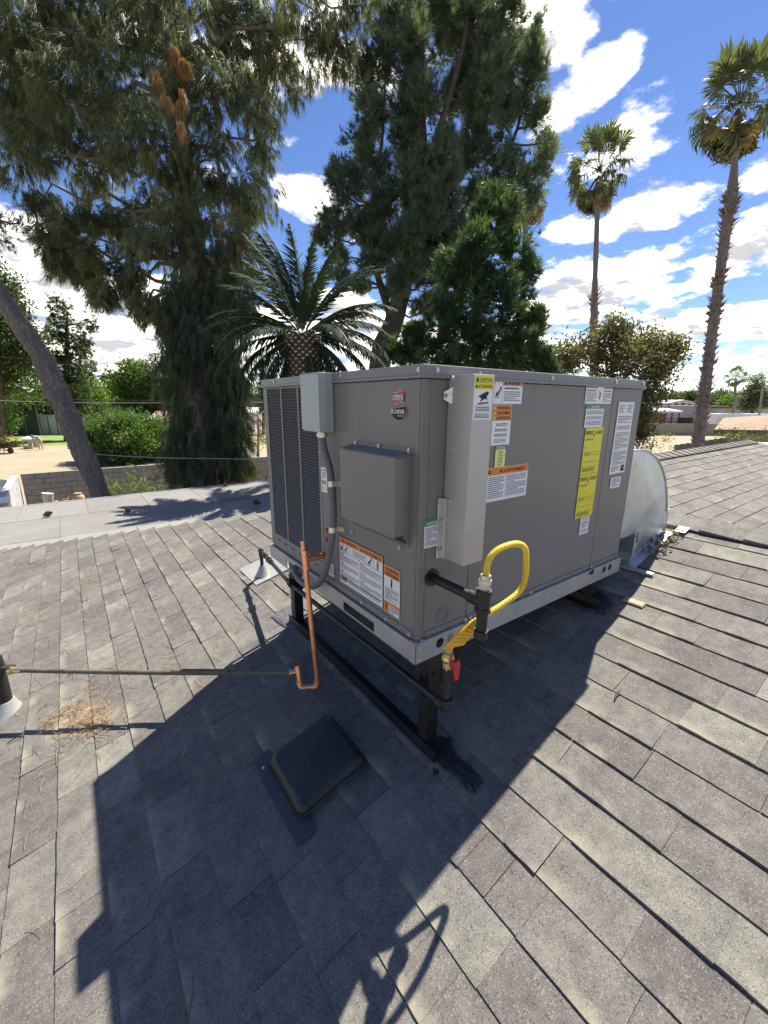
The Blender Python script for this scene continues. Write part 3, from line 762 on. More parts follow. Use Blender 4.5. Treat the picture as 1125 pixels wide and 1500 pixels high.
# base rail
def hole_plate(mb, face, a0, a1, z0, z1, t, rounds, rects, xc):
    """flat rail with round / rectangular holes; xc = plane coordinate of the outer face"""
    cuts = sorted([(a - r * 1.25, a + r * 1.25, ('c', a, z, r)) for a, z, r in rounds] + [(b0, b1, ('r', c0, c1)) for b0, b1, c0, c1 in rects])
    def P(a, z, k): return (xc + (t if k else 0), a, z) if face == 'f' else (a, xc + (t if k else 0), z)
    def bx(a_, b_, c_, d_):
        if b_ - a_ < 1e-4 or d_ - c_ < 1e-4: return
        if face == 'f': mb.box(xc, xc + t, a_, b_, c_, d_)
        else: mb.box(a_, b_, xc, xc + t, c_, d_)
    p = a0
    for (b0, b1, h) in cuts:
        bx(p, b0, z0, z1); p = b1
        if h[0] == 'r': bx(b0, b1, z0, h[1]); bx(b0, b1, h[2], z1)
        else:
            _, a, z, r = h; q = r * 1.25
            lo, hi = max(z0, z - q), min(z1, z + q)
            bx(b0, b1, z0, lo); bx(b0, b1, hi, z1)
            n = 24; vs = []
            for k in (0, 1):
                for i in range(n):
                    an = 2 * math.pi * i / n; c, s = math.cos(an), math.sin(an); vs.append(P(a + r * c, z + r * s, k))
                for i in range(n):
                    an = 2 * math.pi * i / n; c, s = math.cos(an), math.sin(an); mx = max(abs(c), abs(s))
                    vs.append(P(a + q * c / mx, min(hi, max(lo, z + q * s / mx)), k))
            fs = []
            for i in range(n):
                j = (i + 1) % n
                fs += [(i, j, n + j, n + i), (2 * n + i, 3 * n + i, 3 * n + j, 2 * n + j), (i, 2 * n + i, 2 * n + j, j)]
            mb.add(vs, fs)
    bx(p, a1, z0, z1)
ZB = -.012
mb = MB(); hole_plate(mb, 'f', -.010, UW + .010, ZB, .058, .003, [], [(.226, .45, -.005, .034), (.84, 1.02, -.005, .034)], -.012)
mb.box(-.012, .02, -.010, UW + .010, .058, .061)
mb.build('base_rail', M['rail'], unit, bevel=.001)
mb = MB(); hole_plate(mb, 'r', -.009, UL + .012, ZB, .064, .003, [(.1, .031, .0185), (.152, .031, .0175), (1.221, .034, .0175), (1.278, .034, .0175)], [], -.013)
mb.box(-.009, UL + .009, -.010, .02, .0605, .064)
mb.build('base_rail', M['rail'], unit, bevel=.001)
mb = MB(); mb.box(UL + .009, UL + .012, -.009, UW + .01, ZB, .058); mb.build('base_rail', M['rail'], unit)
mb = MB(); mb.box(-.009, UL + .009, UW + .007, UW + .010, ZB, .058); mb.build('base_rail', M['rail'], unit)
mb = MB(); mb.box(.03, UL - .03, .03, UW - .03, .03, .056); mb.box(.012, .016, .2, .48, -.008, .05); mb.build('base_pan', M['dark'], unit)  # pan, plus a thin dark plate painting the shade inside the fork slot
MB().cyl((.152, -.0095, .031), (.152, -.006, .031), .0185, 20).build('knockout_disc', M['paint'], unit)
mb = MB(); mb.box(-.0128, -.0122, -.012, .018, ZB + .001, .056); mb.box(-.010, .02, -.0142, -.0132, ZB + .001, .062); mb.build('corner_gusset', M['rail'], unit)
for z in (.048, .004): scr('r', .003, z, .0142)
for z in (.052, .01): scr('r', 1.362, z, .0132)
mb = MB(); mb.ball((1.09, -.02, .052), .010, 0, 6, 5, (1, .6, .5)); mb.bar((1.07, -.016, .05), (1.11, -.018, .06), .004, .004); mb.bar((1.085, -.016, .042), (1.10, -.018, .066), .004, .004)
mb.build('rail_clip', M['black'], unit)

# ------------------------------------------------------------------ stickers
def glyphs(text, size):
    cu = bpy.data.curves.new('t', 'FONT'); cu.body = text; cu.size = size; cu.resolution_u = 2; cu.offset = size * .014
    ob = bpy.data.objects.new('t', cu); COL.objects.link(ob)
    me = ob.to_mesh(); V = [tuple(v.co) for v in me.vertices]; F = [tuple(p.vertices) for p in me.polygons]
    ob.to_mesh_clear(); bpy.data.objects.remove(ob); bpy.data.curves.remove(cu)
    if not V: return V, F, 0
    w = max(v[0] for v in V); return V, F, w
SMATS = [M['white'], M['o'], M['orange_faded'], M['y'], M['py'], M['g'], M['k'], M['fine'], M['blueprint'], M['r']]
SI = dict(white=0, o=1, of=2, y=3, py=4, g=5, k=6, fine=7, b=8, r=9)
rs = random.Random(3)
class Sticker:
    """flat print on a sheet; u to the right and v down, both in metres from the top left corner"""
    def __init__(s, face, a_left, z_top, w, h, off, base='white'):
        s.face, s.a, s.z, s.w, s.h, s.off = face, a_left, z_top, w, h, off; s.mb = MB()
        s.lay = 0
        if base: s.poly([(0, 0), (w, 0), (w, h), (0, h)], base, 0, .0006)
    def P(s, u, v, o): 
        return (-(s.off + o), s.a - u, s.z - v) if s.face == 'f' else (s.a + u, -(s.off + o), s.z - v)
    def poly(s, pts, c, o=.0008, t=None):
        n = len(pts); vs = [s.P(u, v, o + (t or 0)) for u, v in pts]; 
        if t: vs += [s.P(u, v, o) for u, v in pts]
        f = [tuple(range(n))]
        if t: f += [(i, (i + 1) % n, n + (i + 1) % n, n + i) for i in range(n)]
        s.mb.add(vs, f, SI[c])
    def rect(s, u0, v0, u1, v1, c, o=.0008): s.poly([(u0, v0), (u1, v0), (u1, v1), (u0, v1)], c, o)
    def text(s, t, u, v, size, c, width=None, o=.0012, center=None, lean=0):
        V, F, w = glyphs(t, size)
        if not V: return
        k = (width / w) if width else 1.
        u0 = u if center is None else center - w * k / 2
        s.mb.add([s.P(u0 + p[0] * k + p[1] * lean, v - p[1], o) for p in V], F, SI[c])
    def lines(s, u0, v0, u1, v1, n, c='fine', o=.0011, gap=.5, par=None):
        ph = (v1 - v0) / n
        for i in range(n):
            v = v0 + i * ph; u = u0; end = u1 if (i % 4 != 3) else u0 + (u1 - u0) * rs.uniform(.4, .8)
            while u < end - .002:
                l = min(rs.uniform(.004, .016), end - u); s.rect(u, v, u + l, v + ph * gap, c, o); u += l + .0018
    def tri(s, u, v, r, c='k', o=.0013): s.poly([(u - r, v + r * .8), (u, v - r), (u + r, v + r * .8)], c, o)
    def done(s, label, name='warning_label'):
        ob = s.mb.build(name, SMATS, unit); ob['label'] = label; return ob
def pict_fall(s, u, v, k):   # person stepping over an edge
    s.poly([(u - .35 * k, v + .1 * k), (u + .25 * k, v - .35 * k), (u + .38 * k, v - .28 * k), (u - .25 * k, v + .28 * k)], 'k', .0013)
    s.poly([(u + .2 * k, v - .55 * k), (u + .42 * k, v - .55 * k), (u + .42 * k, v - .36 * k), (u + .2 * k, v - .36 * k)], 'k', .0013)
    for a in (-.3, -.1, .12): s.poly([(u + a * k, v), (u + a * k + .08 * k, v), (u + a * k - .05 * k, v + .45 * k), (u + a * k - .13 * k, v + .45 * k)], 'k', .0013)
def pict_hand(s, u, v, k):
    s.poly([(u - .15 * k, v - .1 * k), (u + .15 * k, v - .1 * k), (u + .1 * k, v + .5 * k), (u - .1 * k, v + .5 * k)], 'k', .0013)
    for a in (-.13, -.04, .05): s.rect(u + a * k, v - .5 * k, u + (a + .07) * k, v - .1 * k, 'k', .0013)
OF = .0016
# brand badge
s = Sticker('f', .150, .868, .085, .09, .0015, None)
def wave(y0, y1, c):
    n = 12; up = []; dn = []
    for i in range(n + 1):
        t = i / n; u = .014 + .05 * t; d = .004 * math.sin(t * 2 * math.pi)
        up.append((u, y0 + d)); dn.append((u, y1 + d))
    s.poly(up + dn[::-1], c, .0006 if c == 'white' else .0012)
wave(.0005, .0365, 'white'); wave(.002, .035, 'r')
s.rect(.0125, .0105, .0655, .0275, 'k', .0018); s.rect(.0135, .0115, .0645, .0265, 'white', .0024); s.text('RUUD', .0155, .0253, .017, 'k', .047, .0030)
arc = [(.001, .055), (.080, .045)] + [(.0425 + .0385 * math.cos(t), .052 + .036 * math.sin(t)) for t in np.linspace(-.15, math.pi - .05, 18)]
arc2 = [(u * 1.03 - .0013, v * 1.025 - .001) for u, v in arc]
s.poly(arc2, 'white', .0006); s.poly(arc, 'k', .0014)
s.text('A', .004, .067, .026, 'white', .013, .0022); s.text('CHIEVER', .0165, .067, .018, 'white', .056, .0022)
s.text('S E R I E S', .037, .0755, .006, 'white', .030, .0022)
s.done('red, white and black maker badge above the intake hood', 'badge')
# large warning sheet low on the front panel
s = Sticker('f', .488, .309, .304, .201, OF, 'k'); s.rect(.002, .002, .302, .199, 'white')
s.rect(.003, .003, .301, .026, 'o', .001); s.tri(.03, .015, .008); s.text('WARNING', .045, .021, .017, 'k', .085); s.tri(.165, .015, .008); s.text('AVERTISSEMENT', .178, .021, .016, 'k', .115)
for u in (.035, .07, .105, .195, .245): s.rect(u, .028, u + .0012, .062, 'k', .0011)
s.rect(.003, .062, .301, .0632, 'k', .0011); s.rect(.149, .063, .1502, .185, 'fine', .0011)
s.tri(.02, .046, .011); pict_fall(s, .053, .046, .026); pict_fall(s, .222, .046, .034); pict_hand(s, .272, .046, .032)
s.lines(.11, .034, .19, .058, 3)
for (u0, u1) in ((.008, .142), (.156, .296)):
    v = .069
    for n in (5, 4, 6):
        s.rect(u0, v, u0 + .03, v + .005, 'of', .0011); s.lines(u0, v + .008, u1, v + .008 + n * .0052, n, 'fine'); v += .013 + n * .0052
s.rect(.008, .168, .06, .19, 'fine', .0011); s.lines(.07, .172, .29, .192, 3)
s.done('large white warning sheet with orange header low on the front panel')
s = Sticker('f', .178, .285, .091, .178, OF); s.rect(.001, .001, .090, .040, 'o'); s.text('WARNING', .006, .019, .017, 'k', .078); s.text('AVERTISSEMENT', .006, .036, .016, 'k', .08)
pict_hand(s, .045, .060, .032); s.lines(.008, .082, .083, .13, 9); s.rect(.001, .135, .090, .177, 'o', .0009)
s.rect(.032, .145, .088, .175, 'white', .0011); s.lines(.035, .148, .086, .173, 4, 'k', .0013); pict_hand(s, .016, .156, .028)
s.done('narrow orange and white warning label right of the large sheet')
s = Sticker('f', .627, .573, .05, .105, OF); s.lines(.006, .01, .044, .05, 4); s.rect(.006, .055, .022, .072, 'b', .001); s.rect(.026, .055, .042, .072, 'of', .001); s.tri(.03, .088, .010, 'y'); s.lines(.006, .08, .018, .1, 3)
s.done('small white label half hidden behind the conduit')
s = Sticker('f', .585, .160, .046, .056, OF); s.lines(.004, .008, .042, .05, 5); s.done('plain white label near the bottom left of the front panel')
MB().ball((-.002, .595, .302), .011, 0, 10, 6, (.5, 1, 1)).build('service_port_cap', M['red'], unit)
MB().ball((-.002, .597, .259), .011, 0, 10, 6, (.5, 1, 1)).build('service_port_cap', M['red'], unit)
# caution label on the vent cover (front face of the cover)
s = Sticker('r', .100, .910, .079, .122, .1003); s.rect(.001, .001, .078, .038, 'y'); s.tri(.012, .011, .007); s.text('CAUTION', .022, .016, .013, 'k', .052); s.rect(.001, .0185, .078, .0195, 'k', .001)
s.tri(.010, .029, .006); s.text('ATTENTION', .018, .034, .0125, 'k', .058)
s.poly([(.018, .058), (.04, .048), (.058, .043), (.064, .047), (.054, .058), (.058, .068), (.05, .063), (.04, .066), (.028, .074), (.032, .062)], 'k', .0012)
s.poly([(.018, .076), (.062, .072), (.062, .076), (.018, .080)], 'k', .0012); s.rect(.003, .083, .076, .084, 'fine', .001)
s.lines(.01, .087, .07, .1, 3, 'k'); s.rect(.003, .103, .076, .104, 'fine', .001); s.lines(.008, .107, .07, .119, 3, 'k'); s.done('yellow and white caution label with a hand pictogram on the vent cover')
s = Sticker('r', .198, .909, .255, .077, OF); 
s.rect(.0, .001, .107, .018, 'of'); s.text('WARNING', .03, .014, .013, 'k', .06); s.rect(.15, .001, .254, .018, 'of'); s.text('WARNING', .178, .0145, .013, 'k', .06); s.tri(.163, .010, .006)
s.lines(.118, .03, .145, .07, 1, 'white'); pict_fall(s, .128, .042, .036); s.rect(.109, .002, .1096, .075, 'fine', .001); s.rect(.148, .002, .1486, .075, 'fine', .001)
s.lines(.01, .026, .1, .07, 6); s.lines(.158, .024, .235, .030, 1, 'k', gap=.8); s.lines(.158, .036, .245, .07, 5); s.done('white label with two faded orange headers beside the vent cover')
s = Sticker('r', .306, .830, .098, .135, OF); s.rect(.001, .001, .097, .052, 'o')
for k, t in enumerate(('WARNING', 'AVERTISSEMENT', 'ADVERTENCIA')):
    s.tri(.010, .011 + .0165 * k, .005, 'y'); s.text(t, .02, .0155 + .0165 * k, .014, 'k', .072)
    s.rect(.001, .0175 + .0165 * k, .097, .0180 + .0165 * k, 'k', .001)
s.lines(.02, .062, .08, .072, 2, 'k'); s.lines(.015, .08, .08, .09, 2, 'k'); s.lines(.015, .097, .08, .107, 2, 'k'); s.lines(.015, .114, .075, .128, 3); s.done('orange and white three language warning label below the faded headers')
s = Sticker('r', .334, .696, .053, .076, OF, 'py'); s.rect(0, 0, .053, .016, 'g', .0009); s.text('NOTICE', .006, .013, .012, 'white', .041)
for k, t in enumerate(('CLEAN', 'COILS', 'USING', 'WATER', 'ONLY')): s.text(t, 0, .028 + .011 * k, .0098, 'g', .026, .0012, .0265)
s.done('pale yellow notice label with green header')
s = Sticker('r', .200, .620, .327, .121, OF); s.rect(.001, .001, .326, .028, 'o'); s.tri(.11, .014, .008); s.text('WARNING', .03, .0215, .017, 'k', .07); s.tri(.172, .014, .008); s.text('AVERTISSEMENT', .184, .0215, .017, 'k', .125)
s.lines(.108, .034, .19, .112, 11, 'b'); s.rect(.198, .03, .1988, .118, 'fine', .001); s.lines(.205, .034, .318, .112, 11, 'b'); s.done('wide white warning label with orange header partly behind the vent cover')
s = Sticker('r', .866, .910, .211, .076, OF); s.rect(.001, .001, .088, .015, 'of'); s.rect(.135, .001, .210, .015, 'of'); s.lines(.008, .022, .08, .027, 1, 'k', gap=.8); s.lines(.008, .032, .085, .07, 5)
s.poly([(.100, .022), (.118, .03), (.120, .045), (.112, .062), (.102, .05), (.108, .038)], 'fine', .001); s.lines(.14, .022, .2, .027, 1, 'k', gap=.8); s.lines(.14, .032, .205, .07, 5); s.done('white label with faded orange corners under the right end of the cap')
s = Sticker('r', .884, .831, .143, .093, OF); s.rect(0, 0, .143, .017, 'g'); s.text('NOTICE', .04, .014, .014, 'white', .06); s.lines(.01, .024, .134, .042, 3, 'b'); s.lines(.01, .048, .134, .062, 3, 'b'); s.lines(.01, .068, .134, .086, 3, 'b'); s.done('white notice label with green header above the yellow guide')
for k, zt in enumerate((.739, .541)):
    s = Sticker('r', .900, zt, .145, .197, OF + .0002 * k, 'y'); s.rect(.003, .004, .142, .0048, 'k')
    s.text('ENERGY', .004, .030, .021, 'k', .066); s.text('GUIDE', .080, .030, .021, 'k', .060)
    s.poly([(.066, .034), (.078, .034), (.072, .044)], 'k', .0012); s.rect(.070, .026, .074, .036, 'k', .0012)
    s.lines(.008, .048, .07, .056, 2, 'k'); s.rect(.010, .078, .012, .088, 'k', .001); s.rect(.006, .105, .140, .1062, 'k', .001); s.rect(.006, .118, .140, .1192, 'k', .001); s.lines(.01, .110, .06, .116, 1, 'k')
    s.rect(.006, .145, .140, .1462, 'k', .001); s.rect(.006, .168, .140, .169, 'k', .001); s.lines(.01, .174, .11, .19, 3, 'k')
    s.done(('upper' if k == 0 else 'lower') + ' yellow energy guide label', 'energy_label')
s = Sticker('r', .953, .341, .075, .081, OF); s.text('NOTICE', .016, .013, .011, 'b', .043); s.lines(.012, .02, .064, .05, 5, 'b'); s.lines(.012, .058, .064, .074, 3, 'b'); s.done('small white notice below the yellow energy guides')
s = Sticker('r', 1.152, .843, .148, .326, OF); s.lines(.012, .012, .06, .05, 5, 'b'); s.lines(.085, .012, .135, .05, 5, 'b'); s.lines(.012, .062, .138, .095, 5, 'b'); s.lines(.012, .105, .138, .125, 3, 'b')
s.lines(.012, .135, .138, .215, 12, 'fine'); s.lines(.012, .222, .138, .285, 10, 'b'); s.lines(.012, .29, .085, .318, 4, 'fine'); s.rect(.103, .288, .137, .318, 'k', .0009); s.rect(.110, .295, .130, .303, 'fine', .0012)
s.done('tall white rating plate of fine print near the right edge', 'rating_plate')
s = Sticker('r', 1.178, .499, .097, .051, OF); s.lines(.01, .008, .088, .045, 5, 'b'); s.done('small white label under the rating plate')
s = Sticker('r', .020, .478, .0645, .090, OF); s.rect(0, 0, .0645, .018, 'g'); s.text('NOTICE', .010, .0145, .013, 'white', .044); s.lines(.005, .024, .058, .085, 11, 'fine'); s.done('white notice with green header left of the vent cover')

# ------------------------------------------------------------------ disconnect box and conduit
dbx = thing('disconnect_box', (-.033, .58, .72), 'pale green grey electrical disconnect box fixed to the front corner of the air conditioner', 'electrical box')
mb = MB(); mb.box(-.062, -.0015, .51, .652, .722, .935); mb.build('enclosure', M['box'], dbx, bevel=.002)
mb = MB(); mb.box(-.0665, -.0625, .506, .656, .727, .940); mb.box(-.0665, -.030, .5065, .509, .727, .940); mb.box(-.0665, -.002, .506, .656, .9355, .9395); mb.build('cover', M['box'], dbx, bevel=.0015)
mb = MB(); mb.box(-.0680, -.0666, .535, .625, .8735, .8750); mb.poly = None
mb.add([(-.0672, .535, .8715), (-.0672, .548, .8742), (-.0672, .535, .8772)], [(0, 1, 2)]); mb.box(-.0675, -.0666, .565, .590, .7335, .7375)
mb.build('embossing', M['box'], dbx)
for z in (.875, .835): MB().ball((-.022, .507, z), .0045).build('screw', M['zinc'], dbx)
mb = MB(); mb.cyl((-.034, .548, .722), (-.034, .548, .700), .019, 16); mb.cyl((-.034, .548, .712), (-.034, .548, .706), .023, 6); mb.build('conduit_fitting', M['zinc'], dbx, smooth=True)
cpath = smooth_path([(-.034, .548, .705), (-.034, .535, .655), (-.030, .505, .59), (-.028, .488, .50), (-.030, .482, .40), (-.036, .484, .32), (-.046, .492, .24), (-.055, .52, .15),
                     (-.058, .575, .080), (-.057, .64, .042), (-.055, .71, .022), (-.050, .79, .018), (-.036, .87, .030), (-.005, .92, .028), (.04, .95, .02)], 8)
con = MB().tube(cpath, .0145, 12).build('conduit', M['conduit'], dbx, smooth=True)
for i in (22, 38):
    p = np.array(cpath[i]); d = np.array(cpath[i + 1]) - p; d /= np.linalg.norm(d)
    mb = MB(); mb.cyl(p - d * .011, p + d * .011, .0165, 14); mb.box(p[0], .001, p[1] - .012, p[1] - .010, p[2] - .01, p[2] + .01); mb.box(-.003, .0008, p[1] - .034, p[1] - .012, p[2] - .01, p[2] + .01)
    mb.build('conduit_strap', M['zinc'], dbx)
i = 72; p = np.array(cpath[i]); d = np.array(cpath[i + 1]) - p; d /= np.linalg.norm(d); mb = MB(); mb.cyl(p - d * .012, p + d * .012, .0165, 12); mb.build('conduit_strap', M['zinc'], dbx)

# ------------------------------------------------------------------ stand
stand = thing('equipment_stand', (.6, .6, roof_z(.6)), 'black steel angle stand carrying the air conditioner over the sloping shingles', 'stand')
for (x, y) in ((.088, .022), (.088, 1.14), (1.165, .022), (1.165, 1.14)):
    zb = roof_z(x) + .006
    mb = MB(); w = .026; t_ = .006
    mb.box(x - w, x + w, y - w, y - w + t_, zb, ZB - .001); mb.box(x - w, x - w + t_, y - w + t_, y + w, zb, ZB - .001); mb.box(x + w - t_, x + w, y - w + t_, y + w, zb, ZB - .001)
    mb.build('leg', M['black'], stand, bevel=.0015)
    mb = MB(); mb.cyl((x, y - w, -.09), (x, y - w - .006, -.09), .008, 6); mb.cyl((x - w, y, -.19), (x - w - .006, y, -.19), .008, 6); mb.build('bolt', M['black'], stand)
for x in (.088, 1.165):
    xa = x - .028; mb = MB()
    mb.box(xa - .006, xa, -.055, 1.19, roof_z(xa) + .010, roof_z(xa) + .055)
    mb.prism([(xa - .006, -.055, roof_z(xa) + .008), (xa + .048, -.055, roof_z(xa + .048) + .012), (xa + .048, -.055, roof_z(xa + .048) + .017), (xa - .006, -.055, roof_z(xa) + .014)], (0, 1.245, 0))
    mb.build('base_angle', M['black'], stand, bevel=.001)
    mb = MB(); mb.box(xa + .004, xa + .05, -.005, 1.17, ZB - .006, ZB - .001); mb.box(xa + .004, xa + .009, -.005, 1.17, ZB - .05, ZB - .006)
    mb.build('top_angle', M['black'], stand, bevel=.001)
for y in (.048, 1.165):
    mb = MB(); mb.bar((.105, y, -.225), (.31, y, ZB - .03), .006, .04); mb.build('brace', M['black'], stand)
    mb = MB(); mb.box(.062, 1.19, y - .003, y + .003, ZB - .05, ZB - .001); mb.build('cross_angle', M['black'], stand)

# ------------------------------------------------------------------ gas line
gas = thing('gas_line', (.03, -.1, roof_z(.03)), 'black iron gas pipe with brass valve and looped yellow hose at the near corner', 'gas pipe')
def coupling(mb, p, d, r, l=.02):
    p = np.asarray(p, float); d = np.asarray(d, float) / np.linalg.norm(d); mb.cyl(p - d * l, p + d * l, r, 14)
IR = M['iron']; pr = .0145
GY = -.215
mb = MB(); mb.cyl((.062, .02, .28), (.062, GY + .02, .28), pr * 1.05, 14); coupling(mb, (.062, GY + .036, .28), (0, 1, 0), .0195, .012); mb.build('stub_pipe', IR, gas, smooth=True)
mb = MB(); mb.cyl((.064, GY, .255), (.064, GY, .312), .0205, 16); mb.cyl((.064, GY, .306), (.064, GY, .318), .0235, 16); mb.cyl((.064, GY, .250), (.064, GY, .262), .0235, 16); mb.cyl((.062, GY + .028, .28), (.062, GY, .28), .0195, 14); mb.build('tee', IR, gas, smooth=True)
mb = MB(); mb.cyl((.064, GY, .255), (.064, GY, .175), .0165, 14); mb.cyl((.064, GY, .190), (.064, GY, .165), .0215, 14); mb.build('drip_leg', IR, gas, smooth=True)
mb = MB(); mb.cyl((.065, GY, .318), (.065, GY, .334), .0165, 6); mb.cyl((.066, GY, .334), (.067, GY, .348), .0195, 6); mb.cyl((.067, GY, .348), (.068, GY, .362), .0155, 12); mb.build('hose_fitting', M['zinc'], gas)
hp = smooth_path([(.068, GY, .355), (.069, GY, .385), (.080, GY - .004, .418), (.112, GY - .008, .435), (.178, GY - .01, .436), (.226, GY - .008, .414), (.246, GY - .004, .37), (.257, GY, .305), (.240, GY + .006, .260), (.168, GY + .016, .229), (.10, GY + .03, .206), (.055, GY + .06, .165), (.040, GY + .085, .12), (.036, GY + .095, .085)], 16)
rad = [.0092 * (1 + (.075 if i % 2 else -.075)) for i in range(len(hp))]
MB().tube(hp, rad, 14).build('yellow_hose', M['yellow'], gas, smooth=False)
# valve riser just outside the near leg
vx, vy = .036, -.115
def onrail(x): return x
mb = MB(); mb.cyl((vx, vy, .092), (vx, vy, .072), .0135, 6); mb.cyl((vx, vy, .072), (vx, vy, .030), .017, 12); mb.ball((vx, vy, .05), .021); mb.cyl((vx, vy, .03), (vx, vy, .014), .0155, 6); mb.build('brass_valve', M['brass'], gas)
mb = MB(); mb.cyl((vx, vy - .012, .045), (vx, vy - .036, .045), .0095, 10); mb.prism([(vx - .013, vy - .032, .058), (vx + .013, vy - .032, .062), (vx + .017, vy - .032, .040), (vx + .012, vy - .032, -.008), (vx - .003, vy - .032, -.010), (vx - .012, vy - .032, .032)], (0, -.008, 0)); mb.build('valve_handle', M['red'], gas, bevel=.002)
zc = -.128
mb = MB(); mb.cyl((vx, vy, .018), (vx, vy, zc + .02), .0145, 14); mb.build('riser', IR, gas, smooth=True)
mb = MB(); mb.tube(smooth_path([(vx, vy, zc + .028), (vx, vy, zc + .008), (vx, vy + .006, zc), (vx - .0005, vy + .034, zc)], 4), .0195, 14); mb.cyl((vx, vy, zc + .034), (vx, vy, zc + .022), .0225, 14); mb.build('elbow', IR, gas, smooth=True)
far_end = np.array([.150, 1.87, -.195]); legp = np.array([.045, 1.12, -.150])
mb = MB(); mb.cyl((vx, vy + .03, zc), tuple(legp), .0120, 14); mb.build('long_pipe', IR, gas, smooth=True)
mb = MB(); mb.cyl(tuple(legp), tuple(far_end), .0120, 14); mb.build('long_pipe', IR, gas, smooth=True)
mb = MB(); d_ = far_end - legp; coupling(mb, legp, d_, .018, .022); coupling(mb, legp + d_ * .62, d_, .017, .03); coupling(mb, legp + d_ * .66, d_, .021, .008); coupling(mb, legp + d_ * .80, d_, .017, .02); mb.build('union', IR, gas, smooth=True)
mb = MB(); mb.tube(smooth_path([far_end - d_ * .04, far_end, far_end + np.array((.008, .012, -.02)), far_end + np.array((.008, .012, -.05))], 4), .0175, 14); mb.cyl(far_end + np.array((.008, .012, -.03)), (far_end[0] + .008, far_end[1] + .012, roof_z(.158)), .0125, 12); mb.build('elbow', IR, gas, smooth=True)
mb = MB(); mb.bar((.058, .010, -.155), (.058, .010, -.10), .012, .004); mb.bar((.05, 1.14, -.17), (.05, 1.14, -.10), .012, .006); mb.build('pipe_clamp', M['black'], gas)
# amber tag hanging on the hose
mb = MB()
tp = [(.075, GY + .035, .205), (.092, GY + .035, .178), (.048, GY + .05, .118), (-.035, GY + .06, .128), (.028, GY + .052, .175)]
mb.prism([np.array(p) for p in tp], (.002, -.0012, .0012)); tg = mb.build('hose_tag', M['orange_tag'], gas)
mb = MB()
A_, B_, C_, D_ = (np.array(tp[i]) for i in (0, 1, 2, 3))
for k in range(6):
    t = .14 + .13 * k; p = A_ + (D_ - A_) * t; q = B_ + (C_ - B_) * t
    a = p + (q - p) * .16; b = p + (q - p) * .86; o3 = np.array((.0032, -.0022, .0020)); w3 = (D_ - A_) / np.linalg.norm(D_ - A_) * .0016
    mb.add([a + o3, b + o3, b + o3 + w3, a + o3 + w3], [(0, 1, 2, 3)])
mb.build('tag_print', M['fascia'], tg)

# gas riser flashing
mb = MB(); fx, fy = .160, 1.882
def on_roof_quad(x0, x1, y0, y1, h): return [(x0, y0, roof_z(x0) + h), (x1, y0, roof_z(x1) + h), (x1, y1, roof_z(x1) + h), (x0, y1, roof_z(x0) + h)]
fl = thing('pipe_flashing', (fx, fy, roof_z(fx)), 'pale sheet metal flashing where the black gas riser leaves the roof', 'flashing')
mb = MB(); mb.prism(on_roof_quad(.07, .345, 1.78, 2.14, .011), (0, 0, .002)); mb.build('flange', M['flash'], fl)
mb = MB(); mb.tube([(fx, fy, roof_z(fx) + .01), (fx, fy, roof_z(fx) + .05), (fx, fy, roof_z(fx) + .085)], [.055, .032, .020], 16); mb.build('cone', M['flash'], fl, smooth=True)

# ------------------------------------------------------------------ copper condensate trap and drain
cop = thing('copper_trap', (-.11, .59, roof_z(-.11)), 'bright copper condensate pipe with tee, trap and open riser in front of the louvre', 'copper pipe')
ct, cbm = np.array((-.1, .624, .268)), np.array((-.088, .560, -.395))
tee = np.array((-.0965, .614, .185)); cr = .0115
mb = MB(); mb.cyl(ct, cbm, cr, 14); mb.build('standpipe', M['copper'], cop, smooth=True)
dn = (cbm - ct) / np.linalg.norm(cbm - ct)
mb = MB(); mb.cyl(tee - dn * .042, tee + dn * .042, .0148, 14); mb.cyl(tee - dn * .042, tee - dn * .030, .0165, 14); mb.cyl(tee + dn * .030, tee + dn * .042, .0165, 14); mb.cyl(tee, (-.05, .616, .183), .0135, 14); mb.build('tee', M['copper'], cop, smooth=True)
mb = MB(); mb.cyl((-.055, .616, .183), (.002, .618, .18), cr, 14); mb.cyl((-.02, .617, .1815), (-.004, .618, .18), .0165, 14); mb.cyl((-.06, .616, .183), (-.05, .616, .183), .0148, 14); mb.build('branch', M['copper'], cop, smooth=True)
tl = np.array((-.150, .592, -.408)); rt = np.array((-.151, .655, -.335))
mb = MB(); mb.tube(smooth_path([cbm - dn * .03, cbm, cbm + np.array((-.006, .002, -.012)), cbm + np.array((-.024, .008, -.014))], 4), .0150, 14); mb.build('elbow', M['copper'], cop, smooth=True)
mb = MB(); mb.cyl(cbm + np.array((-.02, .007, -.014)), tl + np.array((.012, -.004, -.002)), cr, 14); mb.build('trap_run', M['copper'], cop, smooth=True)
rb = tl + np.array((-.004, .012, .012)); rtop = np.array((-.152, .628, -.315))
mb = MB(); mb.tube(smooth_path([tl + np.array((.018, -.006, -.003)), tl, rb, rb + (rtop - rb) * .2], 4), .0150, 14); mb.build('elbow', M['copper'], cop, smooth=True)
mb = MB(); mb.cyl(rb, rb + (rtop - rb) * .75, cr, 14); mb.build('riser', M['copper'], cop, smooth=True)
p1 = rb + (rtop - rb) * .42
mb = MB(); mb.tube([p1, rtop], .0132, 14, caps=False); mb.tube([rtop - (rtop - rb) * .05, rtop], .0142, 14, caps=False); pc = rb + (rtop - rb) * .68; mb.cyl(pc, pc + np.array((-.034, .018, -.004)), .0125, 14); mb.cyl(pc + np.array((-.024, .012, -.003)), pc + np.array((-.034, .018, -.004)), .0142, 14); mb.build('riser_tee', M['copper'], cop, smooth=True)
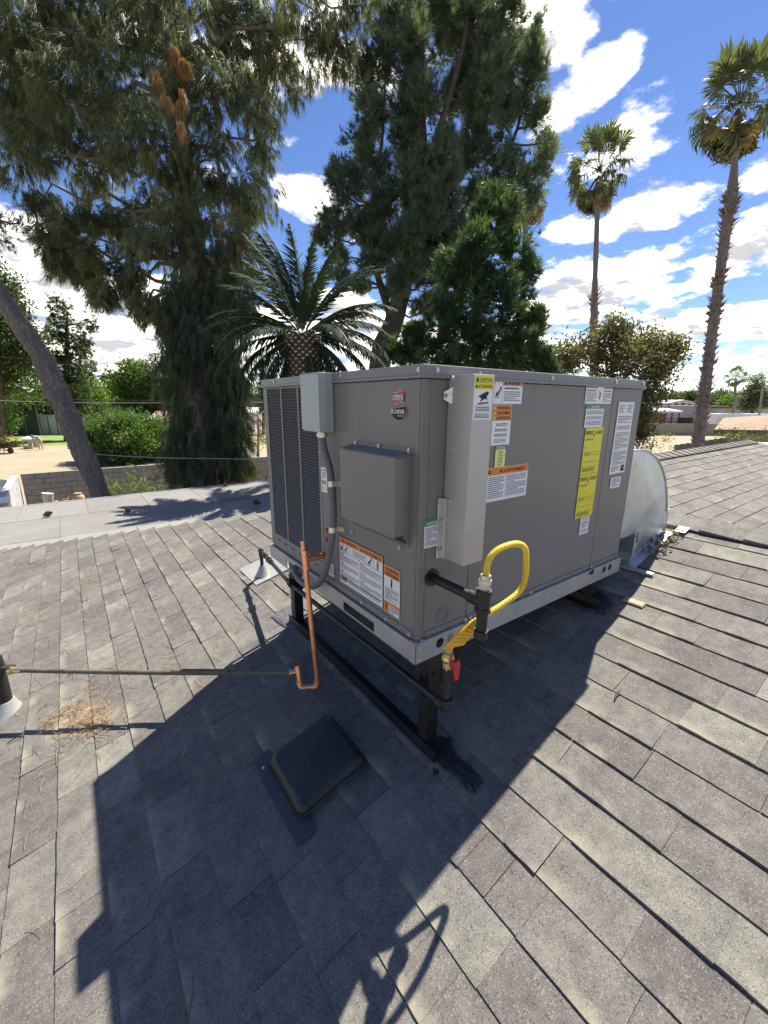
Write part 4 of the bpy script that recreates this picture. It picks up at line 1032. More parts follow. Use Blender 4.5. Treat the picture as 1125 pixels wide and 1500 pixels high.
drain = thing('drain_pipe', (-.65, 1.15, roof_z(-.65)), 'long weathered drain pipe running above the shingles from the copper trap to the vent stack', 'pipe')
e0 = pc + np.array((-.028, .015, -.004)); e1 = np.array((-1.225, 1.715, -.520))
dp = [e0 + (e1 - e0) * t + np.array((0, 0, -.006 * math.sin(t * math.pi))) for t in np.linspace(0, 1, 9)]
MB().tube(dp, .0115, 12).build('pipe', M['pvc'], drain, smooth=True)
dd = (e1 - e0) / np.linalg.norm(e1 - e0); mm = e0 + (e1 - e0) * .40
mb = MB(); mb.cyl(e1 - dd * .035, e1 + dd * .03, .0145, 12); mb.cyl(e1 + dd * .02, e1 + dd * .045, .020, 12); mb.build('brass_adapter', M['brass'], drain, smooth=True)
mb = MB(); mb.cyl(mm - dd * .3, mm + dd * .0, .0136, 12); mb.build('sleeve', M['pvc'], drain, smooth=True)

# ------------------------------------------------------------------ vent stack, attic vent
sx_, sy_ = -1.318, 1.800
stk = thing('vent_stack', (sx_, sy_, roof_z(sx_)), 'short black open vent pipe rising from a pale flashing at the left edge', 'vent pipe')
mb = MB(); r = .040; zt = -.462
ring_o = [(r * math.cos(t), r * math.sin(t)) for t in np.linspace(0, 2 * math.pi, 25)[:-1]]; n = 24
vs = [(sx_ + x, sy_ + y, z) for z in (roof_z(sx_) - .02, zt) for x, y in ring_o] + [(sx_ + x * .84, sy_ + y * .84, z) for z in (zt, zt - .2) for x, y in ring_o]
fs = [(k * n + i, k * n + (i + 1) % n, (k + 1) * n + (i + 1) % n, (k + 1) * n + i) for k in range(3) for i in range(n)]
mb.add(vs, fs); mb.build('pipe', M['stack'], stk, smooth=True)
mb = MB(); mb.cyl((sx_, sy_, -.545), (sx_, sy_, -.505), .0445, 20); mb.bar((sx_ + .02, sy_ - .02, -.520), (sx_ + .08, sy_ - .06, -.520), .03, .03); mb.build('clamp_collar', M['stack'], stk)
mb = MB(); mb.tube([(sx_, sy_, roof_z(sx_) + .0), (sx_, sy_, roof_z(sx_) + .03), (sx_, sy_, roof_z(sx_) + .075)], [.085, .062, .046], 20); mb.build('flashing', M['flash'], stk, smooth=True)

av = thing('roof_vent', (-.25, .25, roof_z(-.25)), 'black square plastic attic vent with rounded lid in the shade in front of the unit', 'roof vent')
def rp_(u, v, h):   # roof plane frame: u up the slope from the vent centre, v along the course
    c = np.array((-.248, .252, roof_z(-.248))); return c + E1 * u + np.array((0, v, 0)) + NRM * h
def rrect(hu, hv, r, h, n=6):
    out = []
    for (su, sv, a0) in ((1, 1, 0), (-1, 1, 90), (-1, -1, 180), (1, -1, 270)):
        for k in range(n + 1):
            a = math.radians(a0 + 90 * k / n); out.append(rp_(su * (hu - r) + r * math.cos(a), sv * (hv - r) + r * math.sin(a), h))
    return out
mb = MB(); rings = [(.140, .140, .030, .030), (.144, .144, .032, .034), (.142, .142, .034, .048), (.132, .132, .036, .063), (.118, .118, .034, .070)]
n = 28; vs = []
for hu, hv, r, h in rings: vs += rrect(hu, hv, r, h)
fs = [(k * n + i, k * n + (i + 1) % n, (k + 1) * n + (i + 1) % n, (k + 1) * n + i) for k in range(len(rings) - 1) for i in range(n)]
vs.append(rp_(0, 0, .079)); fs += [((len(rings) - 1) * n + i, (len(rings) - 1) * n + (i + 1) % n, len(vs) - 1) for i in range(n)]
mb.add(vs, fs); lid = mb.build('lid', M['vent'], av, smooth=True)
for p_ in lid.data.polygons:
    if len(p_.vertices) == 3: p_.use_smooth = False
mb = MB(); mb.add([rp_(-.045, -.002, .0755), rp_(.045, -.002, .0755), rp_(.045, .002, .0755), rp_(-.045, .002, .0755), rp_(0, 0, .0825)], [(0, 1, 4), (1, 2, 4), (2, 3, 4), (3, 0, 4)]); mb.build('lid_ridge', M['vent'], lid)
mb = MB(); A = rrect(.112, .112, .03, .006); B = rrect(.112, .112, .03, .031); mb.add(A + B, [(i, (i + 1) % n, n + (i + 1) % n, n + i) for i in range(n)]); mb.build('collar', M['dark'], av)
mb = MB(); A = rrect(.1415, .1415, .031, .0275); B = rrect(.1455, .1455, .033, .0285); C = rrect(.1455, .1455, .033, .0325); mb.add(A + B + C, [(k * n + i, k * n + (i + 1) % n, (k + 1) * n + (i + 1) % n, (k + 1) * n + i) for k in range(2) for i in range(n)]); mb.build('rim', mat('worn_rim', (.10, .105, .10), .5), av)
mb = MB(); q = [rp_(-.185, -.20, .0095), rp_(-.115, -.20, .0105), rp_(-.115, .215, .0105), rp_(-.185, .215, .0095)]; mb.prism(q, NRM * .0025); mb.build('flange', M['leadflange'], av)
MB().ball(rp_(-.165, .15, .013), .005).build('nail_head', M['white'], av)

# ------------------------------------------------------------------ elbow duct behind the unit
duct = thing('supply_duct', (1.75, .27, roof_z(1.75)), 'bare galvanized elbow duct curving from the back of the unit down into the roof', 'duct')
y0d, y1d = .018, .52
outer = [(1.375, .612), (1.50, .610), (1.60, .592), (1.70, .553), (1.78, .500), (1.85, .430), (1.905, .350), (1.945, .26), (1.97, .17), (1.978, .085)]
inner = [(1.575, .0), (1.575, .148), (1.375, .152)]
loop = outer + [(1.978, roof_z(1.978) + .006), (1.575, roof_z(1.575) + .006)] + inner[1:]
nL = len(loop)
mb = MB(); 
# the side sheets are cross broken: their centre stands proud
for yy, sg in ((y0d, -1), (y1d, 1)):
    vs = [(x, yy, z) for x, z in loop] + [(1.70, yy + sg * .030, .33)]
    f = [(i, (i + 1) % nL, nL) for i in range(nL)]
    MB().add(vs, f if sg < 0 else [t[::-1] for t in f]).build('side_sheet', M['duct'], duct)
    MB().tube([(x, yy + sg * .003, z) for x, z in outer], .0045, 6).build('seam', M['galv'], duct)
mb = MB(); vs = [(x, y, z) for y in (y0d, y1d) for x, z in loop]; mb.add(vs, [(i, (i + 1) % nL, nL + (i + 1) % nL, nL + i) for i in range(nL)]); mb.build('wrapper_sheet', M['duct'], duct, smooth=True)
mb = MB(); ta = [(1.572, .155), (1.99, .235), (1.985, .105), (1.572, roof_z(1.572) + .03)]
mb.prism([(x, y0d - .003, z) for x, z in ta], (0, -.0016, 0)); mb.build('foil_tape', M['tape'], duct)
mb = MB(); mb.cyl((1.575, y0d - .006, .142), (1.575, y0d - .03, .140), .008, 8); mb.bar((1.55, y0d - .016, .15), (1.60, y0d - .016, .135), .012, .004); mb.bar((1.57, y0d - .02, .165), (1.575, y0d - .02, .105), .01, .004); mb.build('corner_bolt', M['zinc'], duct)
pan = thing('flashing_pan', (1.7, 0, roof_z(1.7)), 'bright galvanized flashing pan under the elbow duct', 'flashing')
mb = MB(); mb.prism(on_roof_quad(1.515, 1.985, -.03, .60, .012), (0, 0, .002)); mb.build('sheet', M['galv'], pan)
mb = MB(); mb.prism(on_roof_quad(1.508, 1.528, -.125, .62, .010), (0, 0, .012)); mb.build('lip', M['flash'], pan)
mb = MB(); mb.prism(on_roof_quad(1.99, 2.06, -.085, -.03, .022), (0, 0, .003)); mb.build('corner_patch', M['flash'], pan)

# ------------------------------------------------------------------ foliage machinery
def unit_rows(a): return a / (np.linalg.norm(a, axis=1, keepdims=True) + 1e-9)
def blades(P, D, n, length, width, spread, droop, g, tone):
    """n narrow blades per anchor: P anchors, D mean directions; returns verts, tris, tone per face"""
    k = len(P); Pn = np.repeat(P, n, 0); Dn = np.repeat(D, n, 0) + g.normal(0, spread, (k * n, 3)); Dn[:, 2] -= droop; Dn = unit_rows(Dn)
    Lr = length * g.uniform(.6, 1.25, (k * n, 1)); side = unit_rows(np.cross(Dn, g.normal(0, 1, (k * n, 3))))
    base = Pn + g.normal(0, length * .08, (k * n, 3)); w = width * g.uniform(.7, 1.3, (k * n, 1))
    V = np.empty((k * n * 3, 3)); V[0::3] = base - side * w / 2; V[1::3] = base + side * w / 2; V[2::3] = base + Dn * Lr
    T = np.arange(k * n * 3).reshape(-1, 3); tn = np.repeat(tone, n) + g.normal(0, .09, k * n)
    return V, T, np.clip(tn, 0, 1)
def leaves(P, D, n, length, width, spread, droop, g, tone):
    """n pointed leaves (two triangles) per anchor"""
    k = len(P); Pn = np.repeat(P, n, 0) + g.normal(0, length * .9, (k * n, 3)); Dn = np.repeat(D, n, 0) + g.normal(0, spread, (k * n, 3)); Dn[:, 2] -= droop; Dn = unit_rows(Dn)
    Lr = length * g.uniform(.6, 1.25, (k * n, 1)); side = unit_rows(np.cross(Dn, g.normal(0, 1, (k * n, 3)))); w = width * g.uniform(.7, 1.25, (k * n, 1))
    up = np.cross(Dn, side)
    V = np.empty((k * n * 4, 3)); V[0::4] = Pn; V[1::4] = Pn + Dn * Lr * .5 - side * w / 2 + up * w * .18; V[2::4] = Pn + Dn * Lr; V[3::4] = Pn + Dn * Lr * .5 + side * w / 2 + up * w * .18
    b = np.arange(k * n) * 4; T = np.empty((k * n * 2, 3), int); T[0::2] = np.stack([b, b + 1, b + 2], 1); T[1::2] = np.stack([b, b + 2, b + 3], 1)
    tn = np.repeat(np.repeat(tone, n) + g.normal(0, .10, k * n), 2); return V, T, np.clip(tn, 0, 1)
FWD = np.array([CF[0], CF[1], 0]); FWD /= np.linalg.norm(FWD); RGT = np.array([CR[0], CR[1], 0]); RGT /= np.linalg.norm(RGT)
def blob(px, py, rx, ry, dep, dd=0., thick=.9):
    c = sight(px, py, dep + dd); k = (dep + dd) / FPX
    return c, rx * k, ry * k, max(rx, ry) * k * thick * .8
def lumpy(B, g, n=6, k=.52, lo=.45, hi=.98):
    out = []
    for (c, a, h, b) in B:
        out.append((c, a * .62, h * .62, b * .62))
        for i in range(n):
            u = g.normal(0, 1, 3); u /= np.linalg.norm(u); r = g.uniform(lo, hi); q = k * g.uniform(.7, 1.2)
            out.append((c + RGT * u[0] * a * r + FWD * u[1] * b * r + np.array([0, 0, u[2] * h * r]), a * q, h * q, b * q))
    return out
def fill(blobs, dens, clump_r, per, g, shell=.55):
    """anchors clumped inside ellipsoids; returns anchor points, outward directions, tone"""
    P = []; D = []; T = []
    for (c, a, h, b) in blobs:
        vol = a * h * b * 4.19; nc = max(3, int(dens * vol ** .78))
        u = unit_rows(g.normal(0, 1, (nc, 3))); rad = g.random((nc, 1)) ** (1 / 3.) * (1 - shell) + shell * g.uniform(.72, 1.02, (nc, 1))
        rad = np.clip(rad, 0, 1.05)
        o = u * rad; wob = 1 + .16 * np.sin(u @ np.array([[3.1], [4.7], [2.3]]) * 2 + c[0])
        o = o * wob
        ctr = c + np.outer(o[:, 0] * a, RGT) + np.outer(o[:, 1] * b, FWD) + np.outer(o[:, 2] * h, [0, 0, 1.])
        out = unit_rows(np.outer(o[:, 0] / a, RGT) + np.outer(o[:, 1] / b, FWD) + np.outer(o[:, 2] / h, [0, 0, 1.]))
        tn = g.uniform(.15, .85, nc)
        q = np.repeat(np.arange(nc), per)
        P.append(ctr[q] + g.normal(0, clump_r, (nc * per, 3))); D.append(unit_rows(out[q] + g.normal(0, .35, (nc * per, 3)))); T.append(tn[q])
    return np.vstack(P), np.vstack(D), np.concatenate(T)
def crown(name, parts, m, parent):
    V = []; F = []; T = []; k = 0
    for (v, f, t) in parts: V.append(v); F.append(f + k); T.append(t); k += len(v)
    return link_mesh(name, raw_mesh(name, np.vstack(V), np.vstack(F), m, np.concatenate(T)), parent)
def limb_to(mb, a, b, r0, r1, g, sag=.0, n=6, seg=7):
    a, b = np.asarray(a, float), np.asarray(b, float); L_ = np.linalg.norm(b - a); pts = []
    j = g.normal(0, .05 * L_, (n + 1, 3)); j[0] = 0; j[-1] = 0
    for i in range(n + 1):
        t = i / n; p = a + (b - a) * t + j[i]; p[2] += sag * L_ * math.sin(math.pi * t); pts.append(p)
    mb.tube(pts, [r0 + (r1 - r0) * i / n for i in range(n + 1)], seg, caps=False)
def near_on(path, p, below=True):
    best = None
    for q in path:
        d = np.linalg.norm(np.asarray(q) - p) + (4 if below and q[2] > p[2] + .3 else 0)
        if best is None or d < best[0]: best = (d, q)
    return np.asarray(best[1])
def trunk_mesh(path, rads, seg, jit, seed, sub=6):
    P = smooth_path(path, sub); n = len(P); rr_ = np.interp(np.linspace(0, 1, n), np.linspace(0, 1, len(rads)), rads)
    return P, MB().tube(P, list(rr_), seg, 0, True, jit, random.Random(seed))

# ------------------------------------------------------------------ big drooping pine on the left
def big_pine():
    g = np.random.default_rng(101); dep = 13.5
    base = sight_z(305, 735, GZ); base = sight(305, 735, dep + .6); base[2] = GZ
    th = thing('pine_tree', base, 'huge dark pine at left with drooping needle curtains down its whole trunk', 'tree')
    path = [base, sight(303, 700, dep), sight(296, 600, dep), sight(288, 500, dep), sight(285, 400, dep), sight(272, 280, dep), sight(255, 120, dep), sight(240, -60, dep), sight(235, -200, dep)]
    P, tb = trunk_mesh(path, [.62, .55, .5, .46, .42, .36, .3, .24, .15], 14, .16, 5)
    B = []
    spec = [(30, 40, 100, 95, -.6), (150, 30, 110, 90, .2), (265, 20, 100, 90, -.8), (370, 30, 75, 70, .3), (465, 18, 70, 60, -.4), (530, 8, 45, 45, .4), (425, 75, 45, 40, .2), (500, 62, 38, 32, 0),
            (20, 150, 80, 80, .5), (110, 160, 80, 70, -.9), (205, 140, 80, 80, .6), (300, 130, 75, 80, -1.1), (370, 130, 42, 65, .4), (384, 200, 26, 55, .2),
            (35, 235, 65, 45, -.3), (120, 240, 70, 50, .5), (215, 235, 75, 60, -.9), (310, 235, 70, 65, -.6), (352, 290, 36, 55, .2), (265, 310, 55, 50, -.8), (205, 300, 45, 40, .4),
            (350, 360, 30, 50, 0), (230, 360, 40, 35, -.4), (322, 390, 45, 50, -.5), (275, 380, 45, 55, -.7)]
    spec += [(58, 300, 34, 18, .3), (90, 318, 34, 22, .3), (70, 345, 22, 12, .6), (105, 350, 24, 15, 0), (82, 375, 16, 9, .2), (95, 388, 22, 11, .2), (132, 372, 30, 17, -.2), (135, 405, 18, 13, .4), (152, 432, 13, 16, -.2), (180, 395, 36, 22, .3), (185, 350, 34, 22, .2), (195, 425, 24, 14, .1), (212, 452, 14, 20, .0),
             (172, 325, 24, 16, .5), (140, 320, 24, 18, .2)]
    for s_ in spec:
        q = .72 if (s_[1] > 290 and s_[0] < 220) else 1.
        B.append(blob(s_[0], s_[1], s_[2] * q, s_[3] * q, dep, s_[4]))
    # curtain of needles hugging the lower trunk
    clad = [(300, 440, 62, 40, 0), (262, 460, 40, 38, -.3), (338, 450, 42, 45, -.2), (295, 500, 62, 45, -.2), (300, 560, 58, 45, -.1), (262, 560, 22, 60, 0), (335, 560, 26, 50, 0), (298, 620, 52, 45, -.1), (300, 670, 56, 45, -.2), (345, 650, 20, 50, 0), (262, 670, 18, 40, 0), (320, 690, 45, 30, -.3)]
    C = [blob(a, b, c * .84, d, dep, e, .75) for a, b, c, d, e in clad]
    parts = []
    A, D, T = fill(lumpy(B, g, 5, .46), 10.5, .17, 7, g, .5)
    D[:, 2] -= .9; D = unit_rows(D)
    parts.append(blades(A, D, 14, .42, .020, .28, .55, g, np.clip((T - .5) * 1.25 + .5, 0, 1)))
    A2, D2, T2 = fill(C, 48, .17, 7, g, .55)
    D2[:, 2] -= 1.4; D2 = unit_rows(D2)
    parts.append(blades(A2, D2, 14, .42, .017, .26, .7, g, T2 * .75))
    crown('crown', parts, M['pine_leaf'], th)
    # dead brown needle bunches
    dead = [(255, 80, 8, 11), (270, 90, 8, 3), (230, 118, 3, 10), (246, 150, 4, 13), (270, 155, 4, 22), (264, 180, 4, 11)]
    DB = [blob(a, b, c, d, dep - 1.9, 0, .6) for a, b, c, d in dead]
    A3, D3, T3 = fill(DB, 40, .035, 8, g, .3); D3[:, 2] -= 1.8; D3 = unit_rows(D3)
    o = crown('dead_needles', [blades(A3, D3, 14, .34, .016, .22, .7, g, T3)], M['brown_leaf'], th); o['label'] = 'bunches of dead orange brown needles'
    lowb = [(330, 700, 22, 22), (345, 330, 22, 50), (320, 350, 18, 30)]
    A4, D4, T4 = fill([blob(a, b, c, d, dep - .7, 0, .5) for a, b, c, d in lowb], 8, .16, 4, g, .5); D4[:, 2] -= 1.6; D4 = unit_rows(D4)
    crown('dead_needles', [blades(A4, D4, 10, .34, .014, .25, .7, g, T4 * .6)], M['brown_leaf'], th)
    for (c, a, h, b) in B:
        s0 = near_on(P, c - np.array([0, 0, .4])); limb_to(tb, s0, c, .085, .018, g, .06)
    tb.build('trunk', M['bark'], th, smooth=True)
big_pine()

def mid_pine():
    g = np.random.default_rng(202); dep = 15.0
    base = sight(556, 545, dep); base[2] = GZ
    th = thing('pine_tree', base, 'tall airy pine with dark limbs and up swept sprays behind the unit', 'tree')
    path = [base, sight(556, 540, dep), sight(574, 480, dep), sight(590, 420, dep), sight(606, 330, dep), sight(618, 240, dep), sight(612, 140, dep), sight(604, 20, dep), sight(600, -100, dep)]
    P, tb = trunk_mesh(path, [.42, .38, .34, .30, .27, .22, .18, .13, .07], 12, .12, 8)
    br2 = [sight(618, 262, dep), sight(650, 170, dep - .5), sight(680, 60, dep - .7), sight(695, -60, dep - .6)]
    br3 = [sight(574, 470, dep), sight(548, 380, dep + .2), sight(545, 300, dep + .3), sight(560, 200, dep + .2), sight(565, 90, dep)]
    br4 = [sight(600, 380, dep), sight(690, 300, dep + .3), sight(750, 210, dep + .4), sight(775, 110, dep + .3)]
    allp = list(P)
    for b_, r0 in ((br2, .15), (br3, .14), (br4, .14)):
        Q = smooth_path(b_, 5); tb.tube(Q, list(np.linspace(r0, .03, len(Q))), 8, caps=False); allp += Q
    spec = [(575, 30, 34, 44, .4), (560, 95, 30, 30, 0), (610, 60, 26, 50, -.6), (650, 20, 38, 46, .5), (700, 40, 34, 60, -.4), (745, 30, 30, 46, .3), (735, 95, 30, 36, -.5), (775, 95, 17, 46, .1), (782, 60, 9, 24, .2),
            (536, 120, 20, 32, .3), (545, 175, 24, 34, -.2), (590, 160, 24, 34, .5), (628, 150, 24, 40, -.6), (668, 130, 26, 36, .4), (700, 150, 34, 44, -.2), (752, 160, 24, 34, .3),
            (790, 180, 12, 36, .1), (806, 205, 9, 28, .2), (794, 240, 12, 28, -.1), (532, 215, 16, 26, .2), (552, 250, 26, 30, -.3), (600, 230, 30, 36, .5), (650, 225, 36, 40, -.6), (700, 225, 34, 34, .5), (745, 225, 26, 20, .2), (765, 265, 22, 24, 0),
            (500, 246, 14, 18, .2), (492, 275, 18, 22, -.2), (520, 290, 24, 26, .3), (478, 318, 13, 15, .1), (498, 335, 16, 18, -.2), (470, 345, 9, 10, .2), (560, 300, 28, 26, -.4), (602, 300, 34, 30, .4), (655, 290, 38, 36, -.5), (710, 285, 34, 30, .3),
            (782, 295, 12, 20, .2), (540, 340, 22, 20, .4), (585, 350, 28, 24, -.5), (630, 350, 32, 28, .2), (500, 375, 15, 12, .3), (548, 385, 20, 14, -.2), (600, 400, 26, 16, .3), (640, 410, 26, 22, -.1), (530, 420, 14, 9, .2), (630, 455, 22, 14, 0), (575, 430, 14, 9, .4), (610, 500, 18, 12, .2), (660, 480, 20, 20, .4), (520, 330, 30, 26, .5), (560, 360, 30, 24, .2), (610, 375, 30, 24, .6), (655, 360, 34, 30, .1), (690, 340, 30, 30, .5), (500, 405, 14, 10, .1), (585, 395, 26, 18, -1.2), (600, 340, 26, 26, -1.2), (580, 420, 18, 14, -1.2), (625, 300, 30, 30, -1.3), (610, 260, 26, 26, -1.2), (640, 440, 24, 16, .3), (545, 320, 26, 24, .1)]
    B = [blob(a, b, c, d, dep, e, 1.0) for a, b, c, d, e in spec]
    A, D, T = fill(lumpy(B, g, 5, .5), 42, .11, 7, g, .5); D[:, 2] += .65; D = unit_rows(D)
    crown('crown', [blades(A, D, 14, .27, .020, .42, 0., g, T)], M['pine_leaf2'], th)
    for (c, a, h, b) in B: limb_to(tb, near_on(allp, c - np.array([0, 0, .3])), c, .045, .012, g, -.05, 5, 6)
    tb.build('trunk', M['bark2'], th, smooth=True)
mid_pine()

def leafy_tree(name, label, cat, spec, dep, base_px, m, dens, cl, per, nl, ll, lw, spread, droop, trunk_r, bark, seed, up=0., group=None, kind='leaf', base_z=None, limb_r=.05, lump=False):
    g = np.random.default_rng(seed); base = sight(base_px[0], base_px[1], dep)
    top = sight(base_px[0], min(s_[1] for s_ in spec), dep); base[2] = GZ if base_z is None else base_z
    th = thing(name, base, label, cat, group)
    mid = base + (top - base) * np.array([.5, .5, .5]); mid[:2] += g.normal(0, .02, 2) * dep * .1
    path = [base, mid, base + (top - base) * .85]
    P, tb = trunk_mesh(path, [trunk_r, trunk_r * .75, trunk_r * .3], 8, .12, seed, 8)
    B = [blob(a, b, c, d, dep, e, 1.0) for a, b, c, d, e in spec]
    A, D, T = fill(lumpy(B, g, 6, .5) if lump else B, dens, cl, per, g, .5); D[:, 2] += up; D = unit_rows(D)
    fn = leaves if kind == 'leaf' else blades
    crown('crown', [fn(A, D, nl, ll, lw, spread, droop, g, T)], m, th)
    for (c, a, h, b) in B: limb_to(tb, near_on(P, c - np.array([0, 0, .2])), c, limb_r, limb_r * .25, g, 0, 5, 6)
    tb.build('trunk', bark, th, smooth=True)
    return th
leafy_tree('juniper_tree', 'dense dark green conical tree just behind the right half of the unit', 'tree',
           [(712, 318, 26, 26, 0), (738, 330, 14, 30, .2), (700, 365, 42, 34, -.3), (748, 385, 26, 34, .2), (770, 420, 16, 30, 0), (685, 420, 44, 40, .3), (735, 430, 40, 40, -.4), (665, 470, 42, 34, .2), (720, 490, 50, 40, -.2), (768, 485, 24, 36, .2), (630, 512, 34, 20, .3), (690, 530, 60, 24, 0), (765, 530, 28, 20, .1), (600, 520, 14, 12, .2), (790, 520, 12, 14, .1), (650, 395, 24, 20, .1), (782, 470, 10, 16, .1), (776, 395, 10, 16, 0), (745, 305, 7, 14, .1), (725, 292, 8, 10, 0), (612, 490, 16, 12, .2), (575, 515, 8, 6, .2), (800, 545, 10, 8, .1)],
           11.0, (705, 560), M['cypress_leaf'], 32, .10, 8, 16, .20, .022, .5, 0., .22, M['bark2'], 303, .75, kind='blade', lump=True)
leafy_tree('magnolia_tree', 'olive brown magnolia with stiff leaves behind the right end of the unit', 'tree',
           [(890, 492, 20, 12, 0), (905, 484, 8, 10, .2), (925, 510, 28, 20, -.2), (870, 512, 30, 18, .2), (838, 520, 22, 22, 0), (818, 534, 18, 14, .1), (960, 508, 22, 12, .2), (984, 512, 10, 6, 0), (945, 530, 30, 24, -.2), (895, 535, 40, 24, .2), (955, 570, 22, 24, 0), (940, 605, 16, 18, .2), (915, 580, 30, 30, 0), (965, 545, 12, 12, .1), (935, 632, 8, 10, .3)],
           14.5, (900, 640), M['mag_leaf'], 11, .15, 6, 10, .14, .06, .7, 0., .16, M['bark2'], 404, .25, lump=True)

# ------------------------------------------------------------------ date palm
def frond_geom(L_, curve, twist, g, n=46, wl=.42):
    """pinnate frond along +X bending down; returns stalk path and leaflet triangles"""
    pts = []; ang = 0.; p = np.zeros(3); st = L_ / 20; a = 0.
    for i in range(21):
        pts.append(p.copy()); a = -curve * (i / 20) ** 1.6; p = p + np.array([math.cos(a), 0, math.sin(a)]) * st
    pts = np.array(pts); V = []; T = []; tn = []
    for k in range(n):
        t = .10 + .9 * k / (n - 1); f = t * 20; i = min(int(f), 19); q = pts[i] + (pts[i + 1] - pts[i]) * (f - i); d = pts[i + 1] - pts[i]; d /= np.linalg.norm(d)
        ll = wl * (math.sin(math.pi * min(1, t * .86 + .13)) ** .7) * g.uniform(.65, 1.12)
        upv = np.cross(d, [0, 1, 0]) * -1
        for sg in (-1, 1):
            dr = d * .75 + np.array([0, sg, 0]) * .75 + upv * (.32 + g.normal(0, .22)); dr /= np.linalg.norm(dr); dr[2] -= .10; w = .019
            b = len(V); V += [q - d * w, q + d * w, q + dr * ll * .6 + d * w * .8 + [0, 0, -.015], q + dr * ll + np.array([0, 0, -.10 * ll])]
            V.append(q + dr * ll * .6 - d * w * .8 + [0, 0, -.015])
            T += [(b, b + 1, b + 2), (b, b + 2, b + 4), (b + 4, b + 2, b + 3)]; x = .5 + g.normal(0, .16); tn += [x, x, x]
    return pts, np.array(V), np.array(T), np.clip(np.array(tn), 0, 1)
def orient(yaw, pitch, roll, loc):
    return Matrix.Translation(Vector([float(c) for c in loc])) @ Matrix.Rotation(yaw, 4, 'Z') @ Matrix.Rotation(-pitch, 4, 'Y') @ Matrix.Rotation(roll, 4, 'X')
